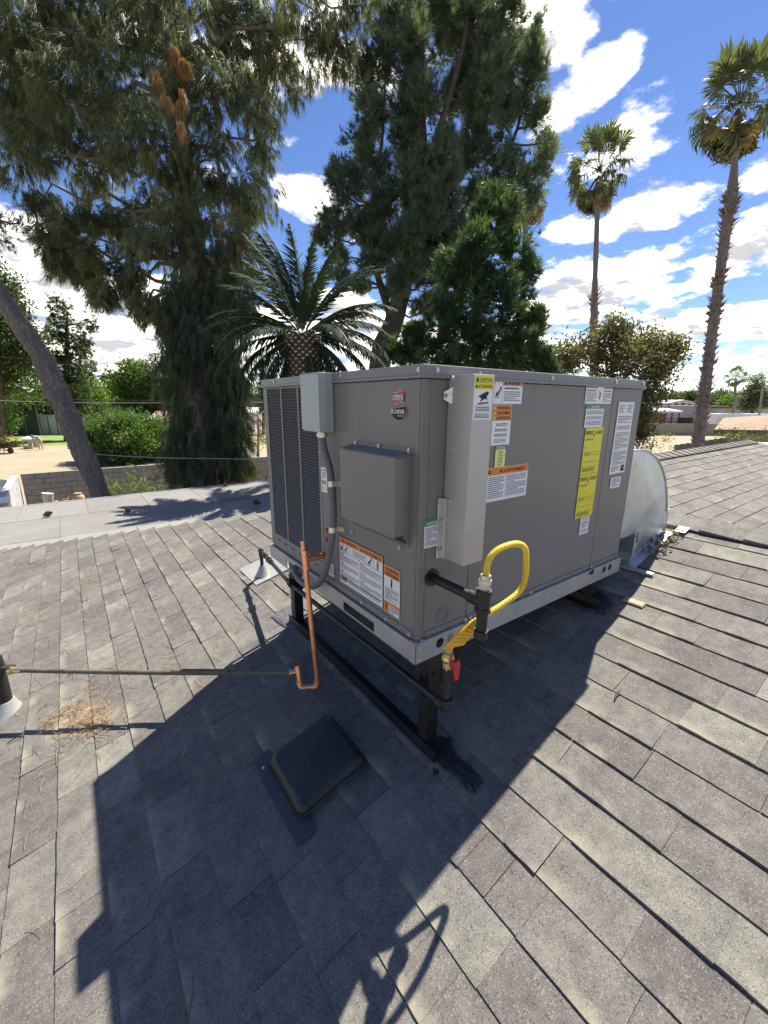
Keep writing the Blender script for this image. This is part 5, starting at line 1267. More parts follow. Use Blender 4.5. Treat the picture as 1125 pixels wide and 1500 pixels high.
def date_palm():
    g = np.random.default_rng(55); dep = 9.0; top = sight(443, 490, dep); base = top.copy(); base[2] = GZ
    th = thing('date_palm', base, 'stout date palm with feather fronds and diamond patterned trunk behind the unit', 'palm')
    r = .40; H_ = top[2] - GZ
    prof = [(base + [0, 0, H_ * t]) for t in (0, .3, .6, .8, .92, 1.0)]
    MB().tube(prof, [.40, .36, .36, r * .95, r * .93, r * .7], 22).build('trunk', M['palmbark'], th, smooth=True)
    # old leaf bases in a spiral lattice
    mb = MB(); w, h, pr_ = .066, .052, .040
    mb.add([(0, -w, 0), (0, 0, -h), (0, w, 0), (0, 0, h * .8), (pr_, -w * .55, .012), (pr_ * .9, 0, -h * .35), (pr_, w * .55, .012), (pr_ * 1.15, 0, h * .45)],
           [(4, 5, 6, 7), (0, 1, 5, 4), (1, 2, 6, 5), (2, 3, 7, 6), (3, 0, 4, 7)])
    mb.m = [0, 1, 1, 1, 1]; me = mb.mesh('leaf_base', [M['boot'], M['palmbark']])
    nr = 17
    for j in range(17):
        z = top[2] - .06 - j * .068
        for i in range(nr):
            a = 2 * math.pi * (i + (j % 2) * .5) / nr
            if math.cos(a - math.atan2(-FWD[1], -FWD[0])) < -.15: continue
            rad = r * (.93 if j > 1 else .86)
            o = link_mesh('leaf_base', me, th); s_ = R_.uniform(.85, 1.12)
            o.matrix_basis = Matrix.Translation((base[0] + rad * math.cos(a), base[1] + rad * math.sin(a), z + R_.uniform(-.008, .008))) @ Matrix.Rotation(a, 4, 'Z') @ Matrix.Rotation(-.25 + R_.uniform(-.12, .12), 4, 'Y') @ Matrix.Scale(s_, 4)
    meshes = []
    for k in range(7):
        cv = (.35, .6, .9, 1.15, 1.45, 1.7, .75)[k]; pts, V, T, tn = frond_geom(2.45, cv, 0, g, 100, .45)
        mbk = MB().tube(list(pts), list(np.linspace(.022, .005, len(pts))), 6, 1)
        n0 = len(V); V2 = np.vstack([V, np.array(mbk.v)]); F = [tuple(t) for t in T] + [tuple(i + n0 for i in f) for f in mbk.f]
        m_ = bpy.data.meshes.new('frond'); m_.from_pydata([tuple(v) for v in V2], [], F); m_.materials.append(M['palm_leaf']); m_.materials.append(M['rachis'])
        m_.polygons.foreach_set('material_index', [0] * len(T) + [1] * len(mbk.f))
        at = m_.attributes.new('tone', 'FLOAT', 'FACE'); at.data.foreach_set('value', np.concatenate([tn, np.full(len(mbk.f), .5)]).astype(np.float32)); meshes.append(m_)
    yr = math.atan2(RGT[1], RGT[0]); yf = math.atan2(FWD[1], FWD[0])
    # (mesh, yaw from image right, pitch, roll, scale): upright spears, side arcs, skirt
    sp = [(1, 150, 80, 20, 1.05), (1, 170, 76, -10, 1.1), (0, 100, 84, 40, 1.05), (1, 25, 76, 0, 1.0), (1, 200, 70, 10, .95), (2, 20, 60, -15, 1.0), (2, 345, 52, 15, 1.0), (6, 315, 62, 0, .85), (2, 160, 56, 10, 1.0), (2, 190, 46, -20, .9), (3, 180, 30, 10, .95), (3, 5, 36, -10, 1.0),
          (3, 20, 24, 10, 1.0), (3, 335, 25, 0, .95), (3, 205, 20, 0, .95), (4, 215, 12, 0, .95), (4, 170, 14, 5, 1.0), (4, 350, 10, -5, 1.0), (4, 30, 8, 5, .95), (4, 310, 12, 0, .9), (4, 235, 8, 0, .9),
          (4, 0, -12, 0, .95), (4, 185, -14, 0, .95), (3, 330, -24, 0, .9), (3, 205, -26, 0, .95), (3, 225, -34, 0, .85), (3, 15, -30, 0, .95), (3, 345, -40, 5, .9), (3, 195, -44, 0, .9), (2, 300, -48, 0, .7), (2, 8, -54, 0, .8), (2, 178, -56, 0, .85), (3, 0, -2, 0, 1.0), (3, 190, -4, 0, 1.0), (2, 215, -52, 0, .75), (2, 335, -58, 0, .75),
          (4, 60, 30, 0, .9), (4, 90, 20, 0, .9), (4, 120, 25, 0, .9), (3, 100, 45, 0, .95), (5, 70, -5, 0, .85), (5, 115, -8, 0, .85), (2, 80, 62, 0, .95), (2, 225, 60, 0, .8), (3, 280, 55, 20, .55), (1, 300, 74, 0, .8), (5, 165, -18, 0, .8)]
    for (k, yw, pt, rl, sc) in sp:
        o = link_mesh('frond', meshes[k], th)
        y_ = yr + math.radians(yw); at = top + np.array([math.cos(y_), math.sin(y_), 0]) * .16 * max(0.2, math.cos(math.radians(pt))) + [0, 0, .0 + .12 * math.sin(math.radians(pt))]
        o.matrix_basis = orient(y_, math.radians(pt), math.radians(rl), at) @ Matrix.Scale(sc * .84, 4)
date_palm()

# ------------------------------------------------------------------ fan palms
def fan_mesh(name, R0, pet, m, droop, g, nb=22, span=250):
    """petiole along +X then a folded fan of blades whose tips hang"""
    V = []; T = []; tn = []; c = np.array([pet, 0, 0])
    w = .018
    for (a, b) in (((0, -w, 0), (0, w, 0)),): pass
    V += [(0, -w, 0), (0, w, 0), (pet, w * .6, -.02), (pet, -w * .6, -.02), (0, 0, -.03), (pet, 0, -.04)]; T += [(0, 1, 2), (0, 2, 3), (0, 3, 5), (0, 5, 4), (1, 4, 5), (1, 5, 2)]; tn += [.65] * 6
    for k in range(nb):
        a = math.radians(-span / 2 + span * k / (nb - 1)); L_ = R0 * (1 - .25 * abs(a) / math.radians(span / 2)) * g.uniform(.72, 1.1); d = np.array([math.cos(a), math.sin(a), 0]); s_ = np.array([-math.sin(a), math.cos(a), 0])
        hw = L_ * .62 * math.tan(math.radians(span / nb / 2)) * 1.05; fold = .02 * (1 if k % 2 else -1)
        b = len(V); mid = c + d * L_ * .62 + np.array([0, 0, fold - droop * .10]); tip = c + d * L_ * (1 - .12 * droop) + np.array([0, 0, -L_ * .30 * droop * g.uniform(.5, 1.5)])
        V += [tuple(c), tuple(mid - s_ * hw), tuple(mid + s_ * hw), tuple(tip + s_ * g.normal(0, .05))]; T += [(b, b + 1, b + 2), (b + 1, b + 3, b + 2)]; x = .5 + g.normal(0, .17); tn += [x, x]
    return raw_mesh(name, np.array(V, float), np.array(T), m, np.clip(tn, 0, 1))
def fan_palm(label, trunk_px, dep, crown_px, sc, seed, shag, lean=0, gold=False, n_live=30, n_dead=14, group=None, parts=True):
    g = np.random.default_rng(seed); base = sight(trunk_px[0][0], trunk_px[0][1], dep); base[2] = GZ
    th = thing('fan_palm', base, label, 'palm', group)
    path = [base] + [sight(a, b, dep) for a, b, _ in trunk_px]; rad = [trunk_px[0][2] * dep / FPX * .72] + [w * dep / FPX * .68 for _, _, w in trunk_px]
    P = smooth_path(path, 10); n = len(P); rr_ = np.interp(np.linspace(0, len(path) - 1, n), range(len(path)), rad)
    MB().tube(P, list(rr_), 12, 0, True, .12, random.Random(seed)).build('trunk', M['palmbark_far'], th, smooth=True)
    # ragged stubs of old leaf stalks
    mb = MB(); rs_ = random.Random(seed + 1)
    for (y0, y1, k, ln) in shag:
        for i in range(k):
            y = rs_.uniform(y0, y1); q = None
            j = min(range(n), key=lambda t: abs((750 - FPX * ((P[t] - CP) @ CU) / ((P[t] - CP) @ CF)) - y)); c = P[j]; a = rs_.uniform(0, 6.28); o = np.array([math.cos(a), math.sin(a), 0]); s_ = np.array([-math.sin(a), math.cos(a), 0]); r0 = rr_[j] * .9; l = ln * rs_.uniform(.5, 1.3); w = .035 * rs_.uniform(.6, 1.4)
            up = rs_.uniform(.2, 1.2) * l; z = np.array([0, 0, rs_.uniform(-.06, .06)])
            p0 = c + o * r0 + z
            mb.add([p0 - s_ * w, p0 + s_ * w, p0 + o * l + [0, 0, up] + s_ * w * .5, p0 + o * l + [0, 0, up] - s_ * w * .5, p0 - [0, 0, .09]], [(0, 1, 2, 3), (0, 4, 1), (4, 3, 2), (0, 3, 4), (1, 4, 2)])
    if mb.v: mb.build('leaf_stub', M['bootdark'], th)['kind'] = 'stuff'
    top = sight(crown_px[0], crown_px[1], dep)
    live = [fan_mesh('fan_leaf', .72 * sc, 1.05 * sc, M['fan_leaf'], d, g) for d in (.35, .8, 1.4)]
    dead = [fan_mesh('dead_fan_leaf', .75 * sc, .95 * sc, M['dead_fan'], d, g) for d in (1.6, 2.0)]
    half = [fan_mesh('fan_leaf', .78 * sc, 1.0 * sc, M['fan_leaf'], d, g) for d in (1.8, 2.2)]
    ga = 2.399963
    for i in range(n_live):
        t = i / (n_live - 1); el = math.radians(86 - 118 * t ** .9) ; az = i * ga + g.normal(0, .2)
        me = (live[0] if t < .3 else live[1] if t < .55 else live[2] if t < .75 else half[i % 2])
        o = link_mesh('fan_leaf', me, th); o.matrix_basis = orient(az, el, g.normal(0, .5), top) @ Matrix.Scale(g.uniform(.85, 1.1), 4)
    for i in range(n_dead):
        az = i * ga * 1.7 + g.normal(0, .3); el = math.radians(g.uniform(-80, -40)); o = link_mesh('dead_fan_leaf', half[i % 2] if i % 3 else dead[i % 2], th)
        o.matrix_basis = orient(az, el, g.normal(0, .6), top - np.array([0, 0, .15 * sc])) @ Matrix.Scale(g.uniform(.8, 1.05), 4)
    mb = MB()
    for i in range(6):
        az = g.uniform(0, 6.28); d = np.array([math.cos(az), math.sin(az), 0]); L_ = sc * g.uniform(1.5, 2.1); e = g.uniform(.2, .9)
        mb.tube([top + d * L_ * t + np.array([0, 0, L_ * (e * t - .75 * t * t)]) for t in np.linspace(0, 1, 9)], [.012, .011, .010, .009, .008, .007, .006, .005, .004], 4)
    mb.build('flower_stalk', M['twig'], th)
    if gold:
        o = link_mesh('golden_fan_leaf', fan_mesh('golden_fan_leaf', .62 * sc, .8 * sc, M['gold_fan'], 1.6, g, 14, 110), th); q = math.atan2(RGT[1], RGT[0]) + math.radians(195); o.matrix_basis = orient(q, math.radians(-62), 1.2, top - .35 * FWD); o['label'] = 'single golden yellow dying fan'
    return th
fan_palm('slender fan palm with thin smooth trunk rising behind the magnolia', [(868, 600, 8), (870, 470, 8), (872, 400, 5.2), (875, 310, 5.2), (877, 262, 5.5)], 24., (878, 250), 1.3, 61, [(432, 570, 70, .16), (430, 445, 20, .3)], n_live=38, n_dead=26)
fan_palm('tall leaning fan palm with shaggy trunk at the right edge of the view', [(1021, 660, 11.5), (1030, 590, 11), (1043, 490, 10), (1056, 390, 9.5), (1066, 320, 10), (1072, 285, 11.5), (1076, 240, 6.2), (1083, 170, 6.5)], 18.5, (1084, 150), 1.3, 62, [(275, 345, 150, .2), (395, 425, 60, .2), (440, 475, 60, .2), (350, 500, 160, .13), (500, 655, 260, .12), (520, 545, 50, .18), (570, 600, 60, .18)], gold=True, n_live=42, n_dead=26)
fan_palm('half hidden fan palm behind the right flank of the tall airy pine', [(764, 560, 4), (765, 420, 3.6), (768, 340, 3.4), (772, 300, 3.4)], 30., (773, 285), 1.3, 63, [], n_live=24, n_dead=12)
fan_palm('tiny far fan palm beyond the white trailer', [(1076, 592, 3), (1077, 570, 2.6), (1078, 556, 2.6)], 75., (1078, 551), 1.25, 64, [], n_live=20, n_dead=8)

# ------------------------------------------------------------------ leaning pine trunk at left
def leaning_pine():
    g = np.random.default_rng(71); dep = 11.5; pts = [(165, 790, 16), (146, 722, 17), (118, 655, 19), (95, 600, 19.5), (76, 555, 21), (55, 515, 17.5), (22, 465, 17), (-20, 405, 17), (-70, 330, 16), (-120, 240, 14)]
    base = sight(172, 800, dep); base[2] = GZ; th = thing('leaning_pine', base, 'bare leaning pine trunk with swollen knots at the left edge', 'tree')
    path = [base] + [sight(a, b, dep) for a, b, _ in pts]; rad = [.28] + [w * dep / FPX * .70 for _, _, w in pts]
    P = smooth_path(path, 12); n = len(P); rr_ = np.interp(np.linspace(0, len(path) - 1, n), range(len(path)), rad); rnd = random.Random(4)
    seg = 28; mb = MB(); vs = []; u = None; phase = [rnd.uniform(0, 6.28) for _ in range(8)]
    for i in range(n):
        d = P[min(i + 1, n - 1)] - P[max(i - 1, 0)]; d /= np.linalg.norm(d)
        if u is None: u = basis(d)[0]
        u = u - d * (u @ d); u /= np.linalg.norm(u); w = np.cross(d, u)
        for k in range(seg):
            a = 2 * math.pi * k / seg; r = rr_[i] * (1 + .05 * math.sin(3 * a + phase[0] + i * .3) + .045 * math.sin(7 * a + phase[1] - i * .5) + .06 * math.sin(i * .55 + 2 * a) + rnd.uniform(-.055, .055)); vs.append(P[i] + (u * math.cos(a) + w * math.sin(a)) * r)
    mb.add(vs, [(i * seg + k, i * seg + (k + 1) % seg, (i + 1) * seg + (k + 1) % seg, (i + 1) * seg + k) for i in range(n - 1) for k in range(seg)]); mb.build('trunk', M['bark'], th, smooth=False)
    for (a, b, r) in ((74, 590, .17), (134, 700, .17), (56, 520, .15), (28, 492, .12), (100, 628, .13)):
        c = sight(a, b, dep - .13); MB().ball(c, r * .72, 0, 10, 8, (1, 1, .8)).build('knot', M['bark'], th, smooth=True)
    mb = MB(); spec = [(-90, 230, 70, 60, 0), (-150, 160, 90, 70, .5), (12, 330, 24, 10, 1.0), (-10, 345, 26, 16, .8), (-40, 320, 40, 30, .6), (30, 326, 14, 6, 1.), (10, 355, 12, 6, .8)]
    B = [blob(a, b, c, d, dep, e, .8) for a, b, c, d, e in spec]; A, D, T = fill(B, 20, .10, 6, g, .5)
    crown('crown', [blades(A, D, 14, .22, .014, .6, .1, g, T * .7)], M['pine_leaf2'], th)
    for (c, a, h, b) in B: limb_to(mb, near_on(P, c, False), c, .06, .015, g, .05)
    mb.build('branch', M['bark2'], th, smooth=True)
leaning_pine()

# ------------------------------------------------------------------ block walls
def block_wall(label, p0, p1, ztop, m, lvl=8, bl=.40, bh=.2, th=.19, cap=True, side=1):
    p0, p1 = np.array(p0, float), np.array(p1, float); L_ = np.linalg.norm(p1 - p0); d = (p1 - p0) / L_; nr = np.array([-d[1], d[0], 0.]) * side
    base = np.array([*(p0[:2] + p1[:2]) / 2, GZ]); t = thing('block_wall', base, label, 'wall')
    MB().obox((*((p0 + p1) / 2)[:2], (GZ + ztop - .02) / 2), L_ - .02, th - .02, ztop - .02 - GZ, np.array([*d[:2], 0]), nr, np.array([0, 0, 1.])).build('core', M['mortar'], t)
    me = MB().box(0, bl - .018, -th / 2, th / 2, 0, bh - .018).mesh('block', m); c = 0; ang = math.atan2(d[1], d[0]); rest = MB()
    for k in range(lvl):
        z = ztop - (k + 1) * bh; x = -(bl / 2) * (k % 2)
        while x < L_ - .05:
            a = max(0, x)
            if c < 290 and x >= 0 and x + bl <= L_:
                o = link_mesh('block', me, t); q = p0[:2] + d[:2] * a
                o.matrix_basis = Matrix.Translation((q[0] + R_.uniform(-.004, .004), q[1] + R_.uniform(-.004, .004), z)) @ Matrix.Rotation(ang, 4, 'Z'); c += 1
            else:
                b = min(L_, x + bl - .012); mid = p0[:2] + d[:2] * (a + b) / 2
                if b - a > .02: rest.obox((*mid, z + bh / 2), b - a, th, bh - .012, np.array([*d[:2], 0]), nr, np.array([0, 0, 1.]))
            x += bl
    if rest.v: rest.build('block', m, t)['kind'] = 'stuff'
    return t
block_wall('grey concrete block wall behind the patio roof running behind the big pine', (-2.45, 18.75, 0), (10.2, 18.75, 0), -1.72, M['conc'], 8)
w2 = block_wall('short pale block wall running towards the viewer at the far left', (-2.62, 18.85, 0), (-2.62, 13.6, 0), -1.76, M['concpale'], 8)
mb = MB(); mb.box(-2.84, -2.40, 13.25, 13.62, GZ, -1.72); mb.build('end_pillar', M['concpale'], w2)
mb = MB(); mb.box(-2.9, -2.34, 13.19, 13.68, -1.719, -1.64); mb.build('pillar_cap', M['white'], w2)

# ------------------------------------------------------------------ things left of the unit in the yard
def place(px, py, z=GZ): return sight_z(px, py, z)
# solar panels on a low shed
sp_ = thing('solar_shed', (-4.2, 15.2, GZ), 'low shed at the left edge with a tilted array of dark solar panels', 'shed')
MB().box(-6.2, -3.0, 13.2, 18.2, GZ, -2.05).build('wall', M['fascia'], sp_)
o1 = np.array((-2.75, 13.5, -2.02)); ux = np.array((-1, 0, .46)); ux /= np.linalg.norm(ux); uy = np.array((0, 1, 0.)); un = np.cross(uy, ux); un = un if un[2] > 0 else -un
for i in range(3):
    for j in range(3):
        c = o1 + ux * (.52 + 1.03 * i) + uy * (.85 + 1.68 * j) + un * .06
        pn = MB().obox(c, 1.0, 1.65, .04, ux, uy, un).build('solar_panel', M['alu'], sp_)
        mbc = MB()
        for a in range(4):
            for b in range(6): mbc.obox(c + ux * (-.36 + .24 * a) + uy * (-.66 + .265 * b) + un * .022, .228, .254, .006, ux, uy, un)
        mbc.build('cell', M['panelglass'], pn)
MB().obox(o1 + ux * 1.6 + uy * 2.5, 3.2, 5.1, .06, ux, uy, un).build('roof', M['roof_grey'], sp_)
# lime tree / round bush by the dirt yard
leafy_tree('round_bush', 'big bright green rounded bush on a short trunk by the sandy yard', 'bush',
           [(150, 640, 30, 24, 0), (185, 636, 36, 26, -1), (215, 645, 26, 22, .5), (170, 662, 40, 16, -.5), (210, 664, 24, 14, .8), (140, 655, 22, 18, .5), (190, 618, 20, 10, 0)], 29.5, (183, 686), M['bush_leaf'], 14, .22, 6, 9, .23, .13, .8, 0., .14, M['bark2'], 505, .2)
leafy_tree('citrus_bush', 'looser light green bush between the round bush and the pine trunk', 'bush',
           [(240, 630, 20, 20, 0), (232, 650, 22, 16, .6), (258, 650, 14, 26, 0), (225, 640, 14, 14, -.4)], 31., (240, 684), M['bush_leaf'], 12, .22, 5, 9, .22, .11, .9, 0., .1, M['bark2'], 506, .2)
leafy_tree('spindly_shrub', 'thin shrub growing in front of the block wall beside the leaning trunk', 'shrub', [(160, 712, 12, 10, 0), (158, 728, 10, 8, 0)], 15., (160, 745), M['bush_leaf'], 6, .12, 4, 5, .09, .04, .9, 0., .02, M['twig'], 507, .3, limb_r=.012)
# strap-leaved plants along the wall foot
def clivia(px, py, dep, label, seed, h=.55):
    g = np.random.default_rng(seed); c = sight(px, py, dep); zb = c[2] - .3; th = thing('strap_leaf_plant', (c[0], c[1], zb), label, 'plant')
    A = np.array([[c[0], c[1], zb]] * 16) + g.normal(0, .09, (16, 3)); D = unit_rows(np.c_[g.normal(0, .6, (16, 2)), np.ones(16)])
    o = crown('leaf_rosette', [leaves(A, D, 3, h * .6, .05, .5, .1, g, np.full(16, .7))], M['lime_leaf'], th); o['kind'] = 'stuff'
for i, (px, lab) in enumerate(((172, 'yellow green strap plant nearest the leaning trunk'), (190, 'low strap plant second from the leaning trunk'), (208, 'strap plant in the middle of the row under the wall'), (226, 'strap plant left of the tall clump under the wall'), (243, 'taller bright strap plant beside the big pine'))):
    clivia(px, 716 - i * 1.6, 14.2, lab, 700 + i, .5 + .05 * i)
clivia(388, 696, 13.0, 'small strap plant at the foot of the wall right of the big pine', 720, .45)
# pot, bucket and scrap heap behind the patio edge
c = sight(116, 734, 15.); th = thing('clay_pot', (c[0], c[1], c[2] - .3), 'tan clay pot left of the leaning trunk', 'pot')
mb = MB(); mb.tube([c + [0, 0, -.3], c + [0, 0, .1], c + [0, 0, .2], c + [0, 0, .26]], [.13, .19, .17, .10], 16); mb.build('body', M['terracotta'], th, smooth=True)
mb = MB(); mb.tube([c + [0, 0, .26], c + [0, 0, .30]], [.12, .12], 16); mb.build('lip', M['terracotta'], th, smooth=True)
c = sight(71, 730, 15.); th = thing('grey_bucket', (c[0], c[1], c[2] - .3), 'grey bucket lying against the block wall left of the clay pot', 'bucket')
mb = MB(); mb.tube([c + [-.02, 0, -.3], c + [0, 0, .16]], [.13, .17], 16); mb.build('body', M['concpale'], th, smooth=True)
mb = MB(); mb.tube([c + [0, 0, .16], c + [.005, 0, .185]], [.18, .18], 16); mb.build('rim', M['concpale'], th)
for k, (px, py) in enumerate(((84, 734), (92, 737), (101, 733))):
    c = sight(px, py, 15.1); MBk = MB()
    for q in range(5): MBk.obox(c + np.array([R_.uniform(-.12, .12), R_.uniform(-.1, .1), R_.uniform(-.2, .1)]), .3, .12, .07, *basis([R_.uniform(-1, 1), R_.uniform(-1, 1), R_.uniform(-.4, .4)]))
    tag(MBk.build('scrap_heap', M['wood'] if k != 1 else M['stack']), ('heap of broken boards next to the grey bucket', 'dark scrap pile between the boards and the pot', 'heap of offcuts just left of the clay pot')[k], 'scrap')

# playhouse and person beyond the sand
pc_ = place(46, 657); ph = thing('playhouse', pc_, 'small beige wooden playhouse standing on the far lawn', 'playhouse')
def loc(u, v, w): return pc_ + (RGT * u + FWD * v + np.array([0, 0, w])) * .66
mb = MB(); S_ = 1.0
for u in (-.62, .55):
    for v in (-.4, .5): mb.obox(loc(u, v, .65), 0.079, 0.079, 0.858, RGT, FWD, np.array([0, 0, 1.]))
mb.build('post', M['woodpale'], ph)
mb = MB(); mb.obox(loc(-.03, -.4, .25), 0.726, 0.033, 0.231, RGT, FWD, np.array([0, 0, 1.])); mb.obox(loc(-.03, -.4, 1.15), 0.726, 0.033, 0.198, RGT, FWD, np.array([0, 0, 1.])); mb.obox(loc(.02, .5, .7), 0.792, 0.033, 0.792, RGT, FWD, np.array([0, 0, 1.])); mb.obox(loc(.05, -.4, .7), 0.066, 0.033, 0.396, RGT, FWD, np.array([0, 0, 1.])); mb.build('wall_panel', M['woodpale'], ph)
mb = MB(); mb.obox(loc(0, .05, 1.42), 0.990, 0.858, 0.053, RGT, unit_rows(np.array([[*(FWD[:2]), .25]]))[0], np.cross(RGT, unit_rows(np.array([[*(FWD[:2]), .25]]))[0])); mb.build('roof', M['stucco_w'], ph)
def person():
    b = place(61, 659); th = thing('person', b, 'person in a turquoise top bending over beside the beige playhouse', 'person')
    def L(u, v, w): return tuple(float(x) for x in (b + RGT * u + FWD * v + np.array([0, 0, w])))
    def skin(name, vs, es, rad, m, parent):
        me = bpy.data.meshes.new(name); me.from_pydata(vs, es, []); me.materials.append(m); o = bpy.data.objects.new(name, me); COL.objects.link(o); put(o, parent)
        md = o.modifiers.new('skin', 'SKIN'); 
        if not me.skin_vertices: me.skin_vertices.new()
        for i, r in enumerate(rad): me.skin_vertices[0].data[i].radius = (r, r)
        me.skin_vertices[0].data[0].use_root = True; ss = o.modifiers.new('sub', 'SUBSURF'); ss.levels = 1; ss.render_levels = 1; return o
    vs = [L(0, 0, .92), L(-.10, 0, .86), L(-.12, -.03, .48), L(-.12, 0, .07), L(-.16, -.12, .04), L(.10, 0, .86), L(.12, -.04, .48), L(.13, .02, .07), L(.10, -.10, .04), L(-.16, -.04, 1.12), L(-.36, -.06, 1.22), L(-.46, -.06, 1.20), L(-.58, -.08, 1.18),
          L(-.38, -.22, 1.12), L(-.46, -.24, .86), L(-.52, -.26, .62), L(-.56, -.28, .52), L(-.38, .12, 1.12), L(-.48, .14, .86), L(-.54, .12, .62), L(-.58, .12, .52)]
    es = [(0, 1), (1, 2), (2, 3), (3, 4), (0, 5), (5, 6), (6, 7), (7, 8), (0, 9), (9, 10), (10, 11), (11, 12), (10, 13), (13, 14), (14, 15), (15, 16), (10, 17), (17, 18), (18, 19), (19, 20)]
    body = skin('body', vs, es, [.14, .10, .07, .045, .04, .10, .07, .045, .04, .13, .12, .05, .10, .055, .045, .035, .03, .055, .045, .035, .03], M['skin'], th)
    top = skin('top', [L(0, 0, .90), L(-.16, -.04, 1.13), L(-.37, -.06, 1.21), L(-.39, -.23, 1.10), L(-.44, -.24, .95), L(-.39, .12, 1.10), L(-.45, .14, .95)], [(0, 1), (1, 2), (2, 3), (3, 4), (2, 5), (5, 6)], [.19, .17, .15, .075, .065, .075, .065], M['teal'], th)
    MB().ball(L(-.60, -.07, 1.21), .115, 0, 10, 8, (1, 1, .95)).build('hair', M['hair'], th, smooth=True)
person()
# fire pit / heap at far left
c = place(10, 664); th = thing('wheelbarrow', c, 'dark wheelbarrow heaped with dry cuttings at the left edge of the sand', 'wheelbarrow')
def W3(u, v, w): return c + RGT * u + FWD * v + np.array([0, 0, w])
mb = MB(); A = [W3(u, v, .45) for u, v in ((-.5, -.3), (.5, -.3), (.5, .3), (-.5, .3))]; B_2 = [W3(u, v, .85) for u, v in ((-.8, -.5), (.85, -.5), (.85, .5), (-.8, .5))]
mb.add(A + B_2, [(3, 2, 1, 0), (0, 1, 5, 4), (1, 2, 6, 5), (2, 3, 7, 6), (3, 0, 4, 7)]); mb.build('tray', M['stack'], th)
mb = MB(); mb.bar(W3(-.4, -.2, 0), W3(-.3, -.2, .5), .06, .06); mb.bar(W3(-.4, .2, 0), W3(-.3, .2, .5), .06, .06); mb.bar(W3(.5, -.3, .5), W3(1.3, -.35, .8), .05, .05); mb.bar(W3(.5, .3, .5), W3(1.3, .35, .8), .05, .05); mb.build('frame', M['fascia'], th)
mb = MB(); mb.cyl(W3(.35, -.06, .22), W3(.35, .06, .22), .22, 14); mb.build('wheel', M['rubber'], th)
g = np.random.default_rng(9); A_ = np.array([W3(g.uniform(-.6, .6), g.uniform(-.3, .3), .85) for _ in range(60)])
o = crown('cuttings', [leaves(A_, unit_rows(g.normal(0, 1, (60, 3)) + [0, 0, 1]), 5, .3, .08, .6, 0, g, np.full(60, .5))], M['dry_leaf'], th); o['kind'] = 'stuff'
# fences at the back of the lawn
def plank_fence(label, a, b, z1, m, n, post=True):
    a, b = np.array(a, float), np.array(b, float); t = thing('fence', ((a[0] + b[0]) / 2, (a[1] + b[1]) / 2, GZ), label, 'fence'); d = (b - a); L_ = np.linalg.norm(d[:2]); d = d / L_; nr = np.array([-d[1], d[0], 0])
    for i in range(n):
        p = a + d * L_ * (i + .5) / n; MB().obox((p[0], p[1], (GZ + z1) / 2), L_ / n - .03, .06, z1 - GZ, d, nr, np.array([0, 0, 1.])).build('panel', m, t)
    for i in range(n + 1):
        p = a + d * L_ * i / n; MB().obox((p[0], p[1], (GZ + z1 + .1) / 2), .1, .12, z1 + .1 - GZ, d, nr, np.array([0, 0, 1.])).build('post', M['fascia'], t)
A0, A1, A2, A3 = place(-60, 640), place(60, 638), place(60, 637), place(110, 637)
plank_fence('dark screened fence at the far left end of the lawn', A0, A1, GZ + 3.0, M['fabric_dark'], 6)
plank_fence('white panel fence behind the playhouse', A2 + FWD * .2, A3 + FWD * .2, GZ + 2.4, M['concpale'], 4)
plank_fence('long lavender grey fence passing behind the round bush', place(108, 627), place(200, 628), GZ + 3.4, M['greywall'], 8)

def tilt_house(name, label, px0, px1, py_b, py_e, py_r, dep, wall_m, roof_m, gable=True, depth=7., over=.3):
    """simple house: eave line from px0..px1 at py_e, ridge at py_r"""
    a, b = sight(px0, py_e, dep), sight(px1, py_e, dep); ze = a[2]; zr = sight((px0 + px1) / 2, py_r, dep)[2]; w = np.linalg.norm((b - a)[:2]); c = (a + b) / 2; t = thing(name, (c[0], c[1], GZ), label, 'house')
    Z = np.array([0, 0, 1.]); c0 = np.array([c[0], c[1], 0]); r3 = RGT
    MB().obox(c0 + FWD * depth / 2 + Z * (GZ + ze) / 2, w, depth, ze - GZ, r3, FWD, Z).build('wall', wall_m, t)
    mb = MB(); e = w / 2 + over
    P = lambda u, v, z: c0 + r3 * u + FWD * v + Z * z
    if gable: mb.prism([P(-e, -over, ze), P(-e, depth / 2, zr), P(-e, depth + over, ze), P(-e, depth + over, ze - .12), P(-e, depth / 2, zr - .12), P(-e, -over, ze - .12)], r3 * 2 * e)
    else:
        vs = [P(-e, -over, ze), P(e, -over, ze), P(e, depth + over, ze), P(-e, depth + over, ze), P(-e + depth / 2, depth / 2, zr), P(e - depth / 2, depth / 2, zr)]; mb.add(vs, [(0, 1, 5, 4), (1, 2, 5), (2, 3, 4, 5), (3, 0, 4)]); vs2 = [v - Z * .2 for v in vs[:4]]; mb.add(vs[:4] + vs2, [(0, 1, 5, 4), (1, 2, 6, 5), (2, 3, 7, 6), (3, 0, 4, 7)])
    mb.build('roof', roof_m, t)
    n = max(1, int(w / 3.))
    for i in range(n):
        u = -w / 2 + w * (i + .5) / n; f = MB().obox(P(u, -.02, (GZ + ze) / 2 + .2), 1.3, .08, 1.1, r3, FWD, Z).build('window', M['trailer'], t); MB().obox(P(u, -.05, (GZ + ze) / 2 + .2), 1.1, .06, .9, r3, FWD, Z).build('pane', M['glass'], f)
    return t
tilt_house('distant_house', 'white flat fronted house seen beyond the round bush', 152, 176, 620, 612, 599, 75., M['fascia'], M['roof_white'], True, 9.)
tilt_house('rust_roof_house', 'low house with a rust streaked roof left of the big pine', 212, 262, 640, 620, 603, 58., M['stucco_w'], M['roof_rust'], True, 8.)
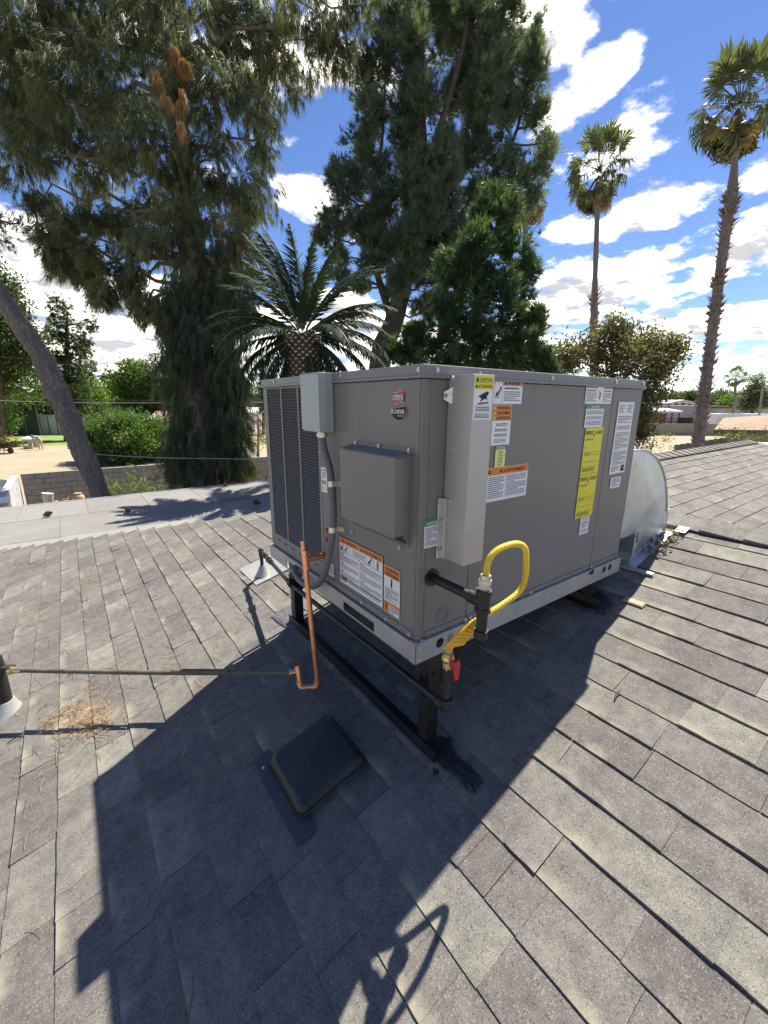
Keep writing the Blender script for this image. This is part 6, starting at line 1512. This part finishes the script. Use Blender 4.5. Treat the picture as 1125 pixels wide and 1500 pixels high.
tilt_house('grey_roof_shed', 'grey roofed shed in front of the rust roofed house', 186, 216, 640, 622, 611, 50., M['greywall'], M['roof_grey'], True, 5.)
tilt_house('pale_house', 'pale roofed house glimpsed between the big pine and the unit', 342, 372, 620, 604, 597, 60., M['stucco_w'], M['roof_white'], True, 8.)

# ------------------------------------------------------------------ background trees, left
leafy_tree('eucalyptus_tree', 'tall green tree whose crown fills the left edge above the leaning trunk', 'tree', [(0, 420, 16, 30, 0), (10, 455, 20, 26, 0), (25, 470, 14, 20, .5), (8, 500, 22, 22, -.5), (45, 490, 18, 14, 0), (60, 505, 12, 12, 0), (35, 520, 20, 16, 0), (-20, 480, 30, 50, 0), (5, 535, 26, 16, .5)], 38., (-5, 640), M['far_leaf'], 7, .35, 5, 9, .34, .17, .8, .1, .4, M['bark2'], 801)
leafy_tree('bare_limbed_tree', 'old tree with thick pale crooked limbs and sparse yellow green leaves at far left', 'tree', [(10, 565, 24, 18, 0), (30, 550, 18, 14, 0), (50, 545, 16, 16, 0), (45, 570, 16, 14, 0), (-8, 585, 20, 22, 0), (12, 610, 14, 14, 0), (65, 575, 8, 14, 0), (8, 628, 10, 10, 0)], 40., (2, 655), M['lime_leaf'], 6, .3, 4, 7, .28, .15, .8, 0, .42, M['twig'], 802, limb_r=.2)
leafy_tree('twin_conifer', 'dark twin topped conifer with tufted outline left of the big pine', 'tree', [(86, 440, 8, 14, 0), (88, 462, 11, 16, 0), (92, 482, 13, 14, 0), (76, 485, 9, 12, 0), (128, 472, 7, 14, 0), (120, 492, 11, 14, 0), (112, 510, 14, 16, 0), (88, 510, 12, 22, 0), (126, 515, 9, 14, 0), (85, 545, 14, 22, 0), (108, 545, 13, 22, 0), (100, 575, 20, 22, 0), (118, 580, 13, 22, 0), (80, 580, 16, 20, 0), (105, 600, 16, 14, 0)], 45., (98, 640), M['far_leaf'], 7, .3, 6, 12, .42, .07, .7, .2, .35, M['bark2'], 803, 0, None, 'blade', None, .12)
leafy_tree('yellow_green_tree', 'yellowish low tree under the twin conifer', 'tree', [(138, 580, 14, 16, 0), (148, 600, 10, 10, 0), (130, 605, 10, 8, 0)], 55., (140, 630), M['lime_leaf'], 5, .4, 5, 7, .4, .24, .8, 0, .2, M['bark2'], 804)
leafy_tree('blue_conifer', 'blue green far conifer right of the twin conifer', 'tree', [(129, 548, 10, 12, 0), (131, 562, 11, 14, 0), (127, 575, 10, 10, 0), (132, 532, 6, 8, 0)], 70., (131, 620), M['pine_leaf2'], 5, .4, 6, 10, .6, .12, .7, .2, .25, M['bark2'], 805, 0, None, 'blade')
leafy_tree('tufted_pine', 'far pine with separate tufts standing against the clouds', 'tree', [(161, 548, 9, 8, 0), (157, 560, 8, 7, 0), (166, 562, 7, 8, 0), (160, 575, 10, 8, 0), (165, 585, 9, 8, 0)], 78., (161, 620), M['far_leaf'], 5, .4, 6, 9, .6, .12, .7, .1, .25, M['bark2'], 806, 0, None, 'blade')
leafy_tree('lime_willow', 'tall lime green weeping tree beyond the rust roofed house', 'tree', [(196, 545, 14, 12, 0), (206, 560, 18, 18, 0), (190, 575, 16, 22, 0), (215, 580, 18, 20, 0), (200, 598, 22, 14, 0), (180, 598, 10, 14, 0), (230, 597, 14, 12, 0), (242, 605, 10, 8, 0)], 66., (200, 640), M['lime_leaf'], 6, .4, 6, 9, .5, .22, .6, .5, .4, M['bark2'], 807)
leafy_tree('dark_round_tree', 'dark rounded tree touching the left flank of the big pine', 'tree', [(222, 555, 12, 14, 0), (232, 575, 13, 20, 0), (240, 592, 12, 14, 0), (222, 590, 10, 20, .5)], 64., (228, 640), M['far_leaf'], 6, .4, 6, 9, .45, .2, .7, .1, .35, M['bark2'], 808)
leafy_tree('grey_gum_tree', 'thin greyish tree showing beside the pine trunk above the lime willow', 'tree', [(232, 530, 10, 12, 0), (225, 520, 8, 6, 0), (242, 545, 8, 14, 0)], 60., (240, 640), M['far_leaf'], 4, .4, 4, 7, .4, .14, .8, .1, .2, M['bark2'], 809)
leafy_tree('dark_fir', 'dark fir spire seen between palm fronds left of the unit', 'tree', [(388, 548, 6, 10, 0), (386, 562, 9, 10, 0), (385, 577, 12, 10, 0), (384, 590, 13, 8, 0)], 55., (386, 640), M['pine_leaf2'], 6, .35, 6, 10, .5, .1, .6, .2, .25, M['bark2'], 810, 0, None, 'blade')
leafy_tree('dry_mauve_tree', 'dry purplish bare twigged tree left of the louvre', 'tree', [(370, 615, 18, 14, 0), (385, 622, 12, 18, 0), (360, 635, 14, 12, 0), (378, 640, 12, 12, 0), (352, 600, 12, 8, 0)], 33., (378, 668), M['dry_leaf'], 5, .3, 5, 7, .17, .06, .9, 0, .12, M['twig'], 811)
leafy_tree('small_yellow_tree', 'small yellow green tree behind the wall right of the big pine', 'tree', [(360, 645, 10, 8, 0), (350, 652, 8, 6, 0), (372, 652, 8, 6, 0), (390, 642, 8, 12, 0)], 30., (361, 672), M['lime_leaf'], 6, .2, 5, 6, .16, .08, .8, 0, .06, M['twig'], 812)
leafy_tree('green_far_tree', 'fresh green far tree right beside the pine trunk', 'tree', [(338, 590, 8, 10, 0), (334, 602, 10, 8, 0), (345, 585, 6, 6, 0)], 58., (338, 640), M['lime_leaf'], 5, .4, 5, 7, .4, .2, .8, 0, .2, M['bark2'], 813)
leafy_tree('hazy_tree', 'pale far tree between the big pine and the fir', 'tree', [(352, 588, 12, 8, 0), (366, 592, 10, 7, 0), (345, 578, 5, 8, 0)], 95., (355, 620), M['far_leaf'], 4, .5, 5, 8, .6, .3, .8, 0, .3, M['bark2'], 814)
# far tree belt
def belt(name, pts, m, seed, dens=3.):
    g = np.random.default_rng(seed); B = []
    for (px, py, rx, ry, dep) in pts: B.append(blob(px, py, rx, ry, dep))
    A, D, T = fill(B, dens, .6, 5, g, .5); o = crown(name, [leaves(A, D, 7, 1.0, .6, .8, 0, g, T)], m, None); o['kind'] = 'stuff'; return o
belt('far_tree_belt', [(x, 590 + R_.uniform(-3, 4), R_.uniform(10, 20), R_.uniform(5, 9), R_.uniform(110, 150)) for x in range(-80, 420, 16)], M['far_leaf'], 901)
belt('far_tree_belt', [(x, 588 + R_.uniform(-3, 3), R_.uniform(9, 16), R_.uniform(4, 8), R_.uniform(130, 190)) for x in list(range(930, 1016, 12)) + list(range(1048, 1240, 14))], M['far_leaf'], 902)
belt('far_tree_belt', [(x, 592, 18, 8, 160) for x in range(430, 930, 24)], M['far_leaf'], 903, 2.)

# ------------------------------------------------------------------ right background
t = thing('tan_wall', (66, 24, GZ), 'long plain tan stucco wall across the sandy lot at right', 'wall')
wa, wb = place(900, 637), place(1200, 639); dW = wb - wa; dW[2] = 0; LW = np.linalg.norm(dW); dW /= LW; nW = np.array([-dW[1], dW[0], 0])
zt_ = sight(935, 620, (wa - CP) @ CF)[2]
for i in range(6):
    p = wa + dW * LW * (i + .5) / 6; MB().obox((p[0], p[1], (GZ + zt_) / 2), LW / 6 - .02, .25, zt_ - GZ, dW, nW, np.array([0, 0, 1.])).build('panel', M['tanwall'], t)
# low dark wall in front of the palm foot
t = thing('low_wall', sight(1030, 655, 20.), 'low dark wall behind the roof ridge at the foot of the shaggy palm', 'wall')
a, b = sight(990, 652, 22.), sight(1064, 641, 22.); d = b - a; d[2] = 0; L_ = np.linalg.norm(d); d /= L_
for i in range(9):
    p = a + (b - a) * (i + .5) / 9; MB().obox((p[0], p[1], p[2] - 1.2), L_ / 9 - .01, .2, 2.4, d, np.array([-d[1], d[0], 0]), np.array([0, 0, 1.])).build('block', M['mortar'], t)
# neighbour house with tan roof
def tan_house():
    dep = 24.; A = sight(1046, 629, dep); t = thing('neighbour_house', (A[0] + 5, A[1] - 3, GZ), 'neighbouring house with a low tan shingle roof at the right edge', 'house')
    B = sight(1260, 632, dep - 2.); R1 = sight(1190, 596, dep + 5); R0 = sight(1122, 608, dep + 5); Cb = sight(1060, 612, dep + 12); mb = MB()
    C2 = sight(1300, 610, dep + 12)
    mb.add([A, B, R1, R0], [(0, 1, 2, 3)]); mb.add([A, R0, Cb], [(0, 1, 2)]); mb.add([R0, R1, C2, Cb], [(0, 1, 2, 3)]); mb.add([A, B, B - [0, 0, .22], A - [0, 0, .22]], [(3, 2, 1, 0)]); mb.add([A, Cb, Cb - [0, 0, .22], A - [0, 0, .22]], [(0, 1, 2, 3)])
    mb.m = [0, 0, 0, 1, 1]; mb.build('roof', [M['roof_tan'], M['fascia']], t)
    ins = lambda p, q, s_: p + (q - p) * s_
    a, b, c2 = ins(A, C2, .06), ins(B, Cb, .06), ins(Cb, B, .06); mb = MB()
    for (p, q) in ((a, b), (a, c2)): mb.add([(p[0], p[1], GZ), (q[0], q[1], GZ), (q[0], q[1], q[2] - .1), (p[0], p[1], p[2] - .1)], [(0, 1, 2, 3)])
    mb.build('wall', M['tanwall'], t)
tan_house()
leafy_tree('hedge_shrub', 'yellowish green shrub in front of the tan roofed house', 'shrub', [(1072, 636, 12, 6, 0), (1060, 642, 8, 5, 0), (1090, 636, 12, 6, 0), (1110, 640, 14, 6, 0), (1130, 640, 14, 6, 0)], 22., (1085, 660), M['lime_leaf'], 8, .16, 4, 7, .14, .06, .9, 0, .05, M['twig'], 820)
leafy_tree('wispy_shrub', 'wispy green shrub against the sandy lot beside the rating plate edge of the unit', 'shrub', [(958, 628, 8, 7, 0), (945, 645, 6, 8, 0), (962, 648, 12, 6, 0), (985, 652, 8, 5, 0), (972, 640, 6, 5, 0), (935, 655, 10, 5, 0)], 20., (958, 668), M['lime_leaf'], 5, .14, 4, 6, .10, .05, .9, 0, .04, M['twig'], 821, limb_r=.012)
# grey siding building, red barn, canopy, trailer
def dbox(px0, px1, py0, py1, dep, depth, name, label, cat, m):
    a, b = sight(px0, py0, dep), sight(px1, py0, dep); z1 = a[2]; z0 = sight(px0, py1, dep)[2]; c = (a + b) / 2; w = np.linalg.norm((b - a)[:2]); return c, w, z0, z1
c, w, z0, z1 = dbox(955, 1063, 595, 622, 95., 10, '', '', '', None)
t = thing('grey_building', (c[0], c[1], GZ), 'long lavender grey sided building behind the shaggy palm', 'building'); Z = np.array([0, 0, 1.])
for i in range(7):
    u = -w / 2 + w * (i + .5) / 7; MB().obox(np.array([c[0], c[1], (GZ + z1) / 2]) + RGT * u, w / 7 - .03, .3, z1 - GZ, RGT, FWD, Z).build('siding_panel', M['greywall'], t)
MB().obox(np.array([c[0], c[1], z1 + .1]) + FWD * 4, w + .5, 8.5, .2, RGT, FWD, Z).build('roof', M['roof_grey'], t)
c, w, z0, z1 = dbox(978, 1022, 592, 606, 112., 10, '', '', '', None); zr = sight(1000, 587.5, 112.)[2]
t = thing('red_barn', (c[0], c[1], GZ), 'red and white striped barn gable above the grey building', 'barn')
for i in range(9):
    u = -w / 2 + w * (i + .5) / 9; MB().obox(np.array([c[0], c[1], (GZ + z1) / 2]) + RGT * u, w / 9 - .05, .3, z1 - GZ + (1 - abs(u) / (w / 2)) * (zr - z1) * .8, RGT, FWD, Z).build('board', M['barn'] if i % 2 == 0 else M['barnwhite'], t)
mb = MB(); P = lambda u, v, z: np.array([c[0], c[1], z]) + RGT * u + FWD * v
mb.prism([P(-w / 2 - .5, -.4, z1), P(0, -.4, zr), P(w / 2 + .5, -.4, z1), P(w / 2 + .5, -.4, z1 + .3), P(0, -.4, zr + .35), P(-w / 2 - .5, -.4, z1 + .3)], FWD * 12); mb.build('roof', M['roof_white'], t)
c, w, z0, z1 = dbox(952, 996, 601, 622, 82., 6, '', '', '', None)
t = thing('stable_shelter', (c[0], c[1], GZ), 'open red stable shelter under a white sheet roof', 'shelter')
MB().obox(np.array([c[0], c[1], z1]) + FWD * 1.5, w, 5., .3, RGT, unit_rows(np.array([[FWD[0], FWD[1], .10]]))[0], Z).build('roof', M['roof_white'], t)
for i in range(5):
    for v in (0, 4): MB().obox(np.array([c[0], c[1], (GZ + z1) / 2]) + RGT * (-w * .42 + w * .23 * i) + FWD * v, .22, .22, z1 - GZ, RGT, FWD, Z).build('post', M['barn'], t)
MB().obox(np.array([c[0], c[1], (GZ + z1) / 2 - .3]) + FWD * 4.2, w * .95, .2, z1 - GZ - .8, RGT, FWD, Z).build('back_wall', M['barn'], t)
for k in range(3): MB().obox(np.array([c[0], c[1], GZ + .5 + .5 * k]) + FWD * -.1 + RGT * w * .25, w * .45, .08, .12, RGT, FWD, Z).build('rail', M['barn'], t)
# horse trailer
dep = 74.; a, b = sight(1041, 622, dep), sight(1117, 622, dep); z0, z1 = sight(1041, 621, dep)[2], sight(1041, 605.5, dep)[2]; c = (a + b) / 2; w = np.linalg.norm((b - a)[:2]); zb = z0
t = thing('horse_trailer', (c[0], c[1], GZ), 'long white horse trailer parked beyond the tan wall', 'trailer')
mb = MB(); mb.obox(np.array([c[0], c[1], (zb + z1) / 2]), w, 2.3, z1 - zb, RGT, FWD, Z); mb.build('body', M['trailer'], t, bevel=.15)
for px in (1085, 1097):
    p = sight(px, 609.5, dep) - FWD * 1.17; p = np.array(p); f = MB().obox(p, 1.3, .06, .75, RGT, FWD, Z).build('window', M['alu'], t); MB().obox(p - FWD * .03, 1.1, .06, .58, RGT, FWD, Z).build('pane', M['glass'], f)
p = sight(1050, 611, dep) - FWD * 1.17; MB().obox(p + RGT * .6, 2.6, .04, .16, RGT, FWD, Z).build('stripe', M['fascia'], t)
for px in (1050, 1063):
    p = sight(px, 622, dep) - FWD * 1.1; MB().cyl(p - FWD * .12, p + FWD * .12, .42, 18).build('wheel', M['rubber'], t); mbf = MB(); pts = [p - FWD * .1 + RGT * .58 * math.cos(an) + Z * .58 * math.sin(an) for an in np.linspace(.1, math.pi - .1, 12)]; mbf.tube(pts, .07, 6); mbf.build('fender', M['alu'], t)
p = sight(1083, 613.5, dep) - FWD * 1.16; MB().obox(p, .9, .03, 1.1, RGT, FWD, Z).build('door', M['trailer'], t)
MB().obox(np.array([c[0], c[1], zb - .15]), w * .95, 2.0, .2, RGT, FWD, Z).build('chassis', M['stack'], t)
# dark pickup-like bulk between shelter and palm
c = sight(1004, 616, 80.); t = thing('parked_trailer', (c[0], c[1], GZ), 'dark covered utility trailer left of the shaggy palm', 'trailer'); MB().obox(c, 1.7, 1.8, 1.3, RGT, FWD, Z).build('box', M['fabric_dark'], t, bevel=.1)
for u in (-.5, .5): MB().cyl(c + RGT * u - FWD * .9 - Z * .75, c + RGT * u - FWD * 1.1 - Z * .75, .32, 14).build('wheel', M['rubber'], t)
c, w, z0, z1 = dbox(1062, 1130, 598, 606, 90., 8, '', '', '', None)
t = thing('long_shed', (c[0], c[1], GZ), 'long low shed with dark eave and pale roof behind the horse trailer', 'shed'); MB().obox(np.array([c[0], c[1], (GZ + z1) / 2]) + FWD * 3, w, 6, z1 - GZ, RGT, FWD, Z).build('wall', M['stucco_w'], t); MB().obox(np.array([c[0], c[1], z1 + .15]) + FWD * 3, w + 1, 7.5, .3, RGT, FWD, Z).build('roof', M['fascia'], t)
leafy_tree('far_conifer', 'dense far conifer above the right end of the horse trailer', 'tree', [(1106, 562, 5, 7, 0), (1104, 572, 9, 8, 0), (1103, 582, 12, 8, 0), (1100, 590, 12, 6, 0), (1112, 578, 8, 8, 0)], 85., (1106, 605), M['pine_leaf2'], 5, .4, 6, 9, .6, .2, .7, .1, .3, M['bark2'], 830)
leafy_tree('far_round_tree', 'bright low tree behind the horse trailer', 'tree', [(1072, 590, 12, 6, 0), (1085, 591, 10, 5, 0), (1062, 592, 8, 5, 0)], 100., (1075, 605), M['lime_leaf'], 4, .5, 5, 8, .6, .35, .8, 0, .3, M['bark2'], 831)
leafy_tree('far_olive_tree', 'grey green far tree between the shaggy palm and the far fan palm', 'tree', [(1056, 584, 7, 6, 0), (1050, 590, 9, 5, 0), (1060, 590, 7, 5, 0)], 120., (1055, 605), M['far_leaf'], 4, .5, 5, 8, .7, .4, .8, 0, .3, M['bark2'], 832)
leafy_tree('far_dark_tree', 'dark far tree above the red barn', 'tree', [(1012, 584, 8, 6, 0), (1004, 588, 8, 4, 0), (1018, 588, 6, 4, 0)], 130., (1012, 600), M['far_leaf'], 4, .5, 5, 8, .7, .4, .8, 0, .3, M['bark2'], 833)
# utility pole and wires
p = sight(1116, 605, 60.); t = thing('utility_pole', (p[0], p[1], GZ), 'thin wooden utility pole near the far conifer', 'pole'); q = sight(1117, 568, 60.)
MB().cyl((p[0], p[1], GZ), (q[0], q[1], q[2]), .13, 8).build('post', M['wood'], t); MB().bar(q - RGT * 1.0 - Z * .4, q + RGT * 1.0 - Z * .4, .12, .12).build('crossarm', M['wood'], t)
def wire(label, pts, dep, r, m, group=None):
    P = smooth_path([sight(a, b, d) for (a, b), d in zip(pts, dep)], 8); o = MB().tube(P, r, 5).build('overhead_cable', m); tag(o, label, 'cable', group)
wire('pale service cable sagging past the big pine trunk in front of the wall', [(120, 664), (180, 668), (250, 671), (330, 672), (460, 674)], [12.0, 12.2, 12.4, 12.6, 12.8], .012, M['cable'])
wire('upper thin wire crossing behind the leaning trunk', [(-60, 578), (40, 583), (120, 585), (240, 587), (420, 588)], [26] * 5, .012, M['darkcable'])
wire('lower thin wire crossing behind the leaning trunk', [(-60, 585), (40, 588), (140, 590), (250, 590), (420, 589)], [27] * 5, .012, M['cable'])
wire('thin wire left of the leaning trunk passing the twin conifer', [(-60, 518), (30, 525), (80, 532), (140, 540), (300, 560)], [30] * 5, .012, M['darkcable'])
# white coated flat roof beyond the hip
c = sight(1118, 650, 16.); t = thing('white_flat_roof', (c[0], c[1], GZ), 'strip of white coated flat roof beyond the hipped end', 'roof'); MB().obox(c + RGT * 1.6 + np.array([0, 0, -.12]), 4.2, 1.6, .2, RGT, FWD, Z).build('deck', M['roof_white'], t); MB().obox(np.array([*(c + RGT * 1.6)[:2], (GZ + c[2] - .25) / 2]), 4., 1.4, c[2] - .25 - GZ, RGT, FWD, Z).build('wall', M['stucco_w'], t)

# ------------------------------------------------------------------ small litter
def cone_thing(x, y, lab, s_=1., yaw=0.):
    s_ *= .8
    t = thing('pine_cone', (x, y, PZ + .008), lab, 'pine cone'); mb = MB(); z = PZ + .07 * s_
    d = np.array([math.cos(yaw), math.sin(yaw), .2]); u, v, d = basis(d)
    for j in range(7):
        tt_ = j / 6; r = .052 * s_ * math.sin(math.pi * (.18 + .78 * tt_)); c = np.array([x, y, z]) + d * (tt_ - .5) * .13 * s_
        for i in range(9):
            a = 2 * math.pi * (i + .5 * (j % 2)) / 9; o = u * math.cos(a) + v * math.sin(a); q = np.cross(d, o); w = .016 * s_
            mb.add([c + o * r * .5 - q * w, c + o * r * .5 + q * w, c + o * r * 1.15 + d * .012 + q * w * .6, c + o * r * 1.15 + d * .012 - q * w * .6, c + o * r * .6 - d * .02], [(0, 1, 2, 3), (0, 4, 1), (3, 2, 4)])
    mb.build('scales', M['cone'], t); MB().tube([np.array([x, y, z]) - d * .06 * s_, np.array([x, y, z]) + d * .06 * s_], [.03 * s_, .015 * s_], 8).build('core', M['cone'], t)
cone_thing(-1.326, 8.11, 'pine cone lying furthest left on the patio roof', 1.1, .4)
cone_thing(-.183, 7.654, 'pine cone in the middle of the shadowed patio roof', 1.1, 1.8)
cone_thing(1.893, 6.909, 'pine cone nearest the louvre on the patio roof', 1.2, 2.4)
cone_thing(1.95, 9.15, 'pine cone at the far edge of the patio roof', 1.0, .9)
def needles(name, spots, zfun, g):
    V = []; T = []; tn = []
    for (x, y, rx, ry, n, L_) in spots:
        for i in range(n):
            px, py = x + g.normal(0, rx), y + g.normal(0, ry); a = g.uniform(0, math.pi); l = L_ * g.uniform(.5, 1.2); d = np.array([math.cos(a), math.sin(a)]); cu = g.normal(0, .12)
            s_ = np.array([-d[1], d[0]]); w = .0010; b = len(V); pts = [np.array([px, py]) + d * l * t + s_ * cu * l * (t - t * t) * 2 for t in (-.5, -.16, .16, .5)]
            h = .009 + abs(g.normal(0, .004)) * (2 if n > 60 else 1)
            for q in pts:
                V += [(*(q - s_ * w), zfun(*(q - s_ * w)) + h), (*(q + s_ * w), zfun(*(q + s_ * w)) + h)]
            x_ = np.clip(.5 + g.normal(0, .25), 0, 1)
            for k in range(3): T += [(b + 2 * k, b + 2 * k + 1, b + 2 * k + 3), (b + 2 * k, b + 2 * k + 3, b + 2 * k + 2)]; tn += [x_, x_]
    o = link_mesh(name, raw_mesh(name, np.array(V), np.array(T), M['needle'], np.array(tn))); o['kind'] = 'stuff'
g = np.random.default_rng(31)
needles('pine_needles', [(-1.0, 1.40, .06, .07, 90, .06), (-.95, 1.28, .045, .05, 90, .06), (-1.08, 1.50, .05, .04, 70, .06), (-.90, 1.22, .03, .03, 40, .05), (-1.0, 1.35, .14, .2, 50, .07), (-.88, 1.62, .12, .15, 40, .09), (-.8, 1.25, .3, .5, 60, .12), (-.5, 2.2, .5, .8, 60, .15), (-1.1, 2.6, .3, .6, 50, .14), (-1.2, 3.0, .1, .12, 50, .11), (-.9, 3.2, .08, .1, 40, .11), (-.3, 3.0, .5, .6, 30, .16), (.9, -.3, .5, .5, 5, .1), (-1.0, 2.2, .5, 1.0, 90, .07), (-.4, 3.0, .6, .7, 70, .08), (-.6, .9, .4, .4, 20, .06), (.3, 2.6, .3, .4, 30, .07)], lambda x, y: roof_z(x), g)
needles('pine_needles', [(1.66, 7.62, .28, .10, 420, .16), (2.2, 7.3, .3, .2, 40, .15), (.6, 7.2, 1.2, .5, 60, .16), (1.0, 6.7, 1.2, .2, 60, .16)], lambda x, y: PZ + .008, g)
# leaf litter caught beside the duct flashing
g2 = np.random.default_rng(32); A_ = np.array([[x, -.035 + g2.normal(0, .014), roof_z(x) + .02] for x in np.linspace(1.68, 1.98, 60)]); o = crown('leaf_litter', [leaves(A_, unit_rows(g2.normal(0, 1, (60, 3)) + [0, 0, .4]), 3, .03, .014, .8, 0, g2, g2.uniform(0, 1, 60))], M['dry_leaf'], None); o['kind'] = 'stuff'
# twig pieces and seed pods near the stack and on the right slope
for (x, y, lab, l) in ((-1.25, 1.48, 'dark twig lying below the drain pipe at the left edge', .035), (-1.02, 1.83, 'small dark twig above the drain pipe near the stack', .022), (.72, -.36, 'dark twig on the sunlit shingles right of the shadow', .03)):
    mb = MB(); z = roof_z(x) + .014; mb.tube(smooth_path([(x - l, y, roof_z(x - l) + .014), (x, y + .006, z + .003), (x + l * .6, y + .002, roof_z(x + l * .6) + .014)], 3), [.003] * 6 + [.002], 5); tag(mb.build('twig', M['stack']), lab, 'twig')
# things of one kind belong together
GROUPS = {'pine_cone': 'pine cones on the patio roof', 'strap_leaf_plant': 'strap leaved plants along the foot of the wall', 'fan_palm': 'fan palms against the sky',
          'fence': 'fences at the back of the lawn', 'overhead_cable': 'cables and wires across the yard', 'block_wall': 'concrete block walls of the back yard',
          'scrap_heap': 'scrap heaped against the block wall', 'twig': 'twigs lying on the shingles', 'pine_tree': 'tall pines behind the house'}
for o in list(COL.objects):
    if o.parent is None and o.get('category') and o.name.split('.')[0] in GROUPS: o['group'] = GROUPS[o.name.split('.')[0]]
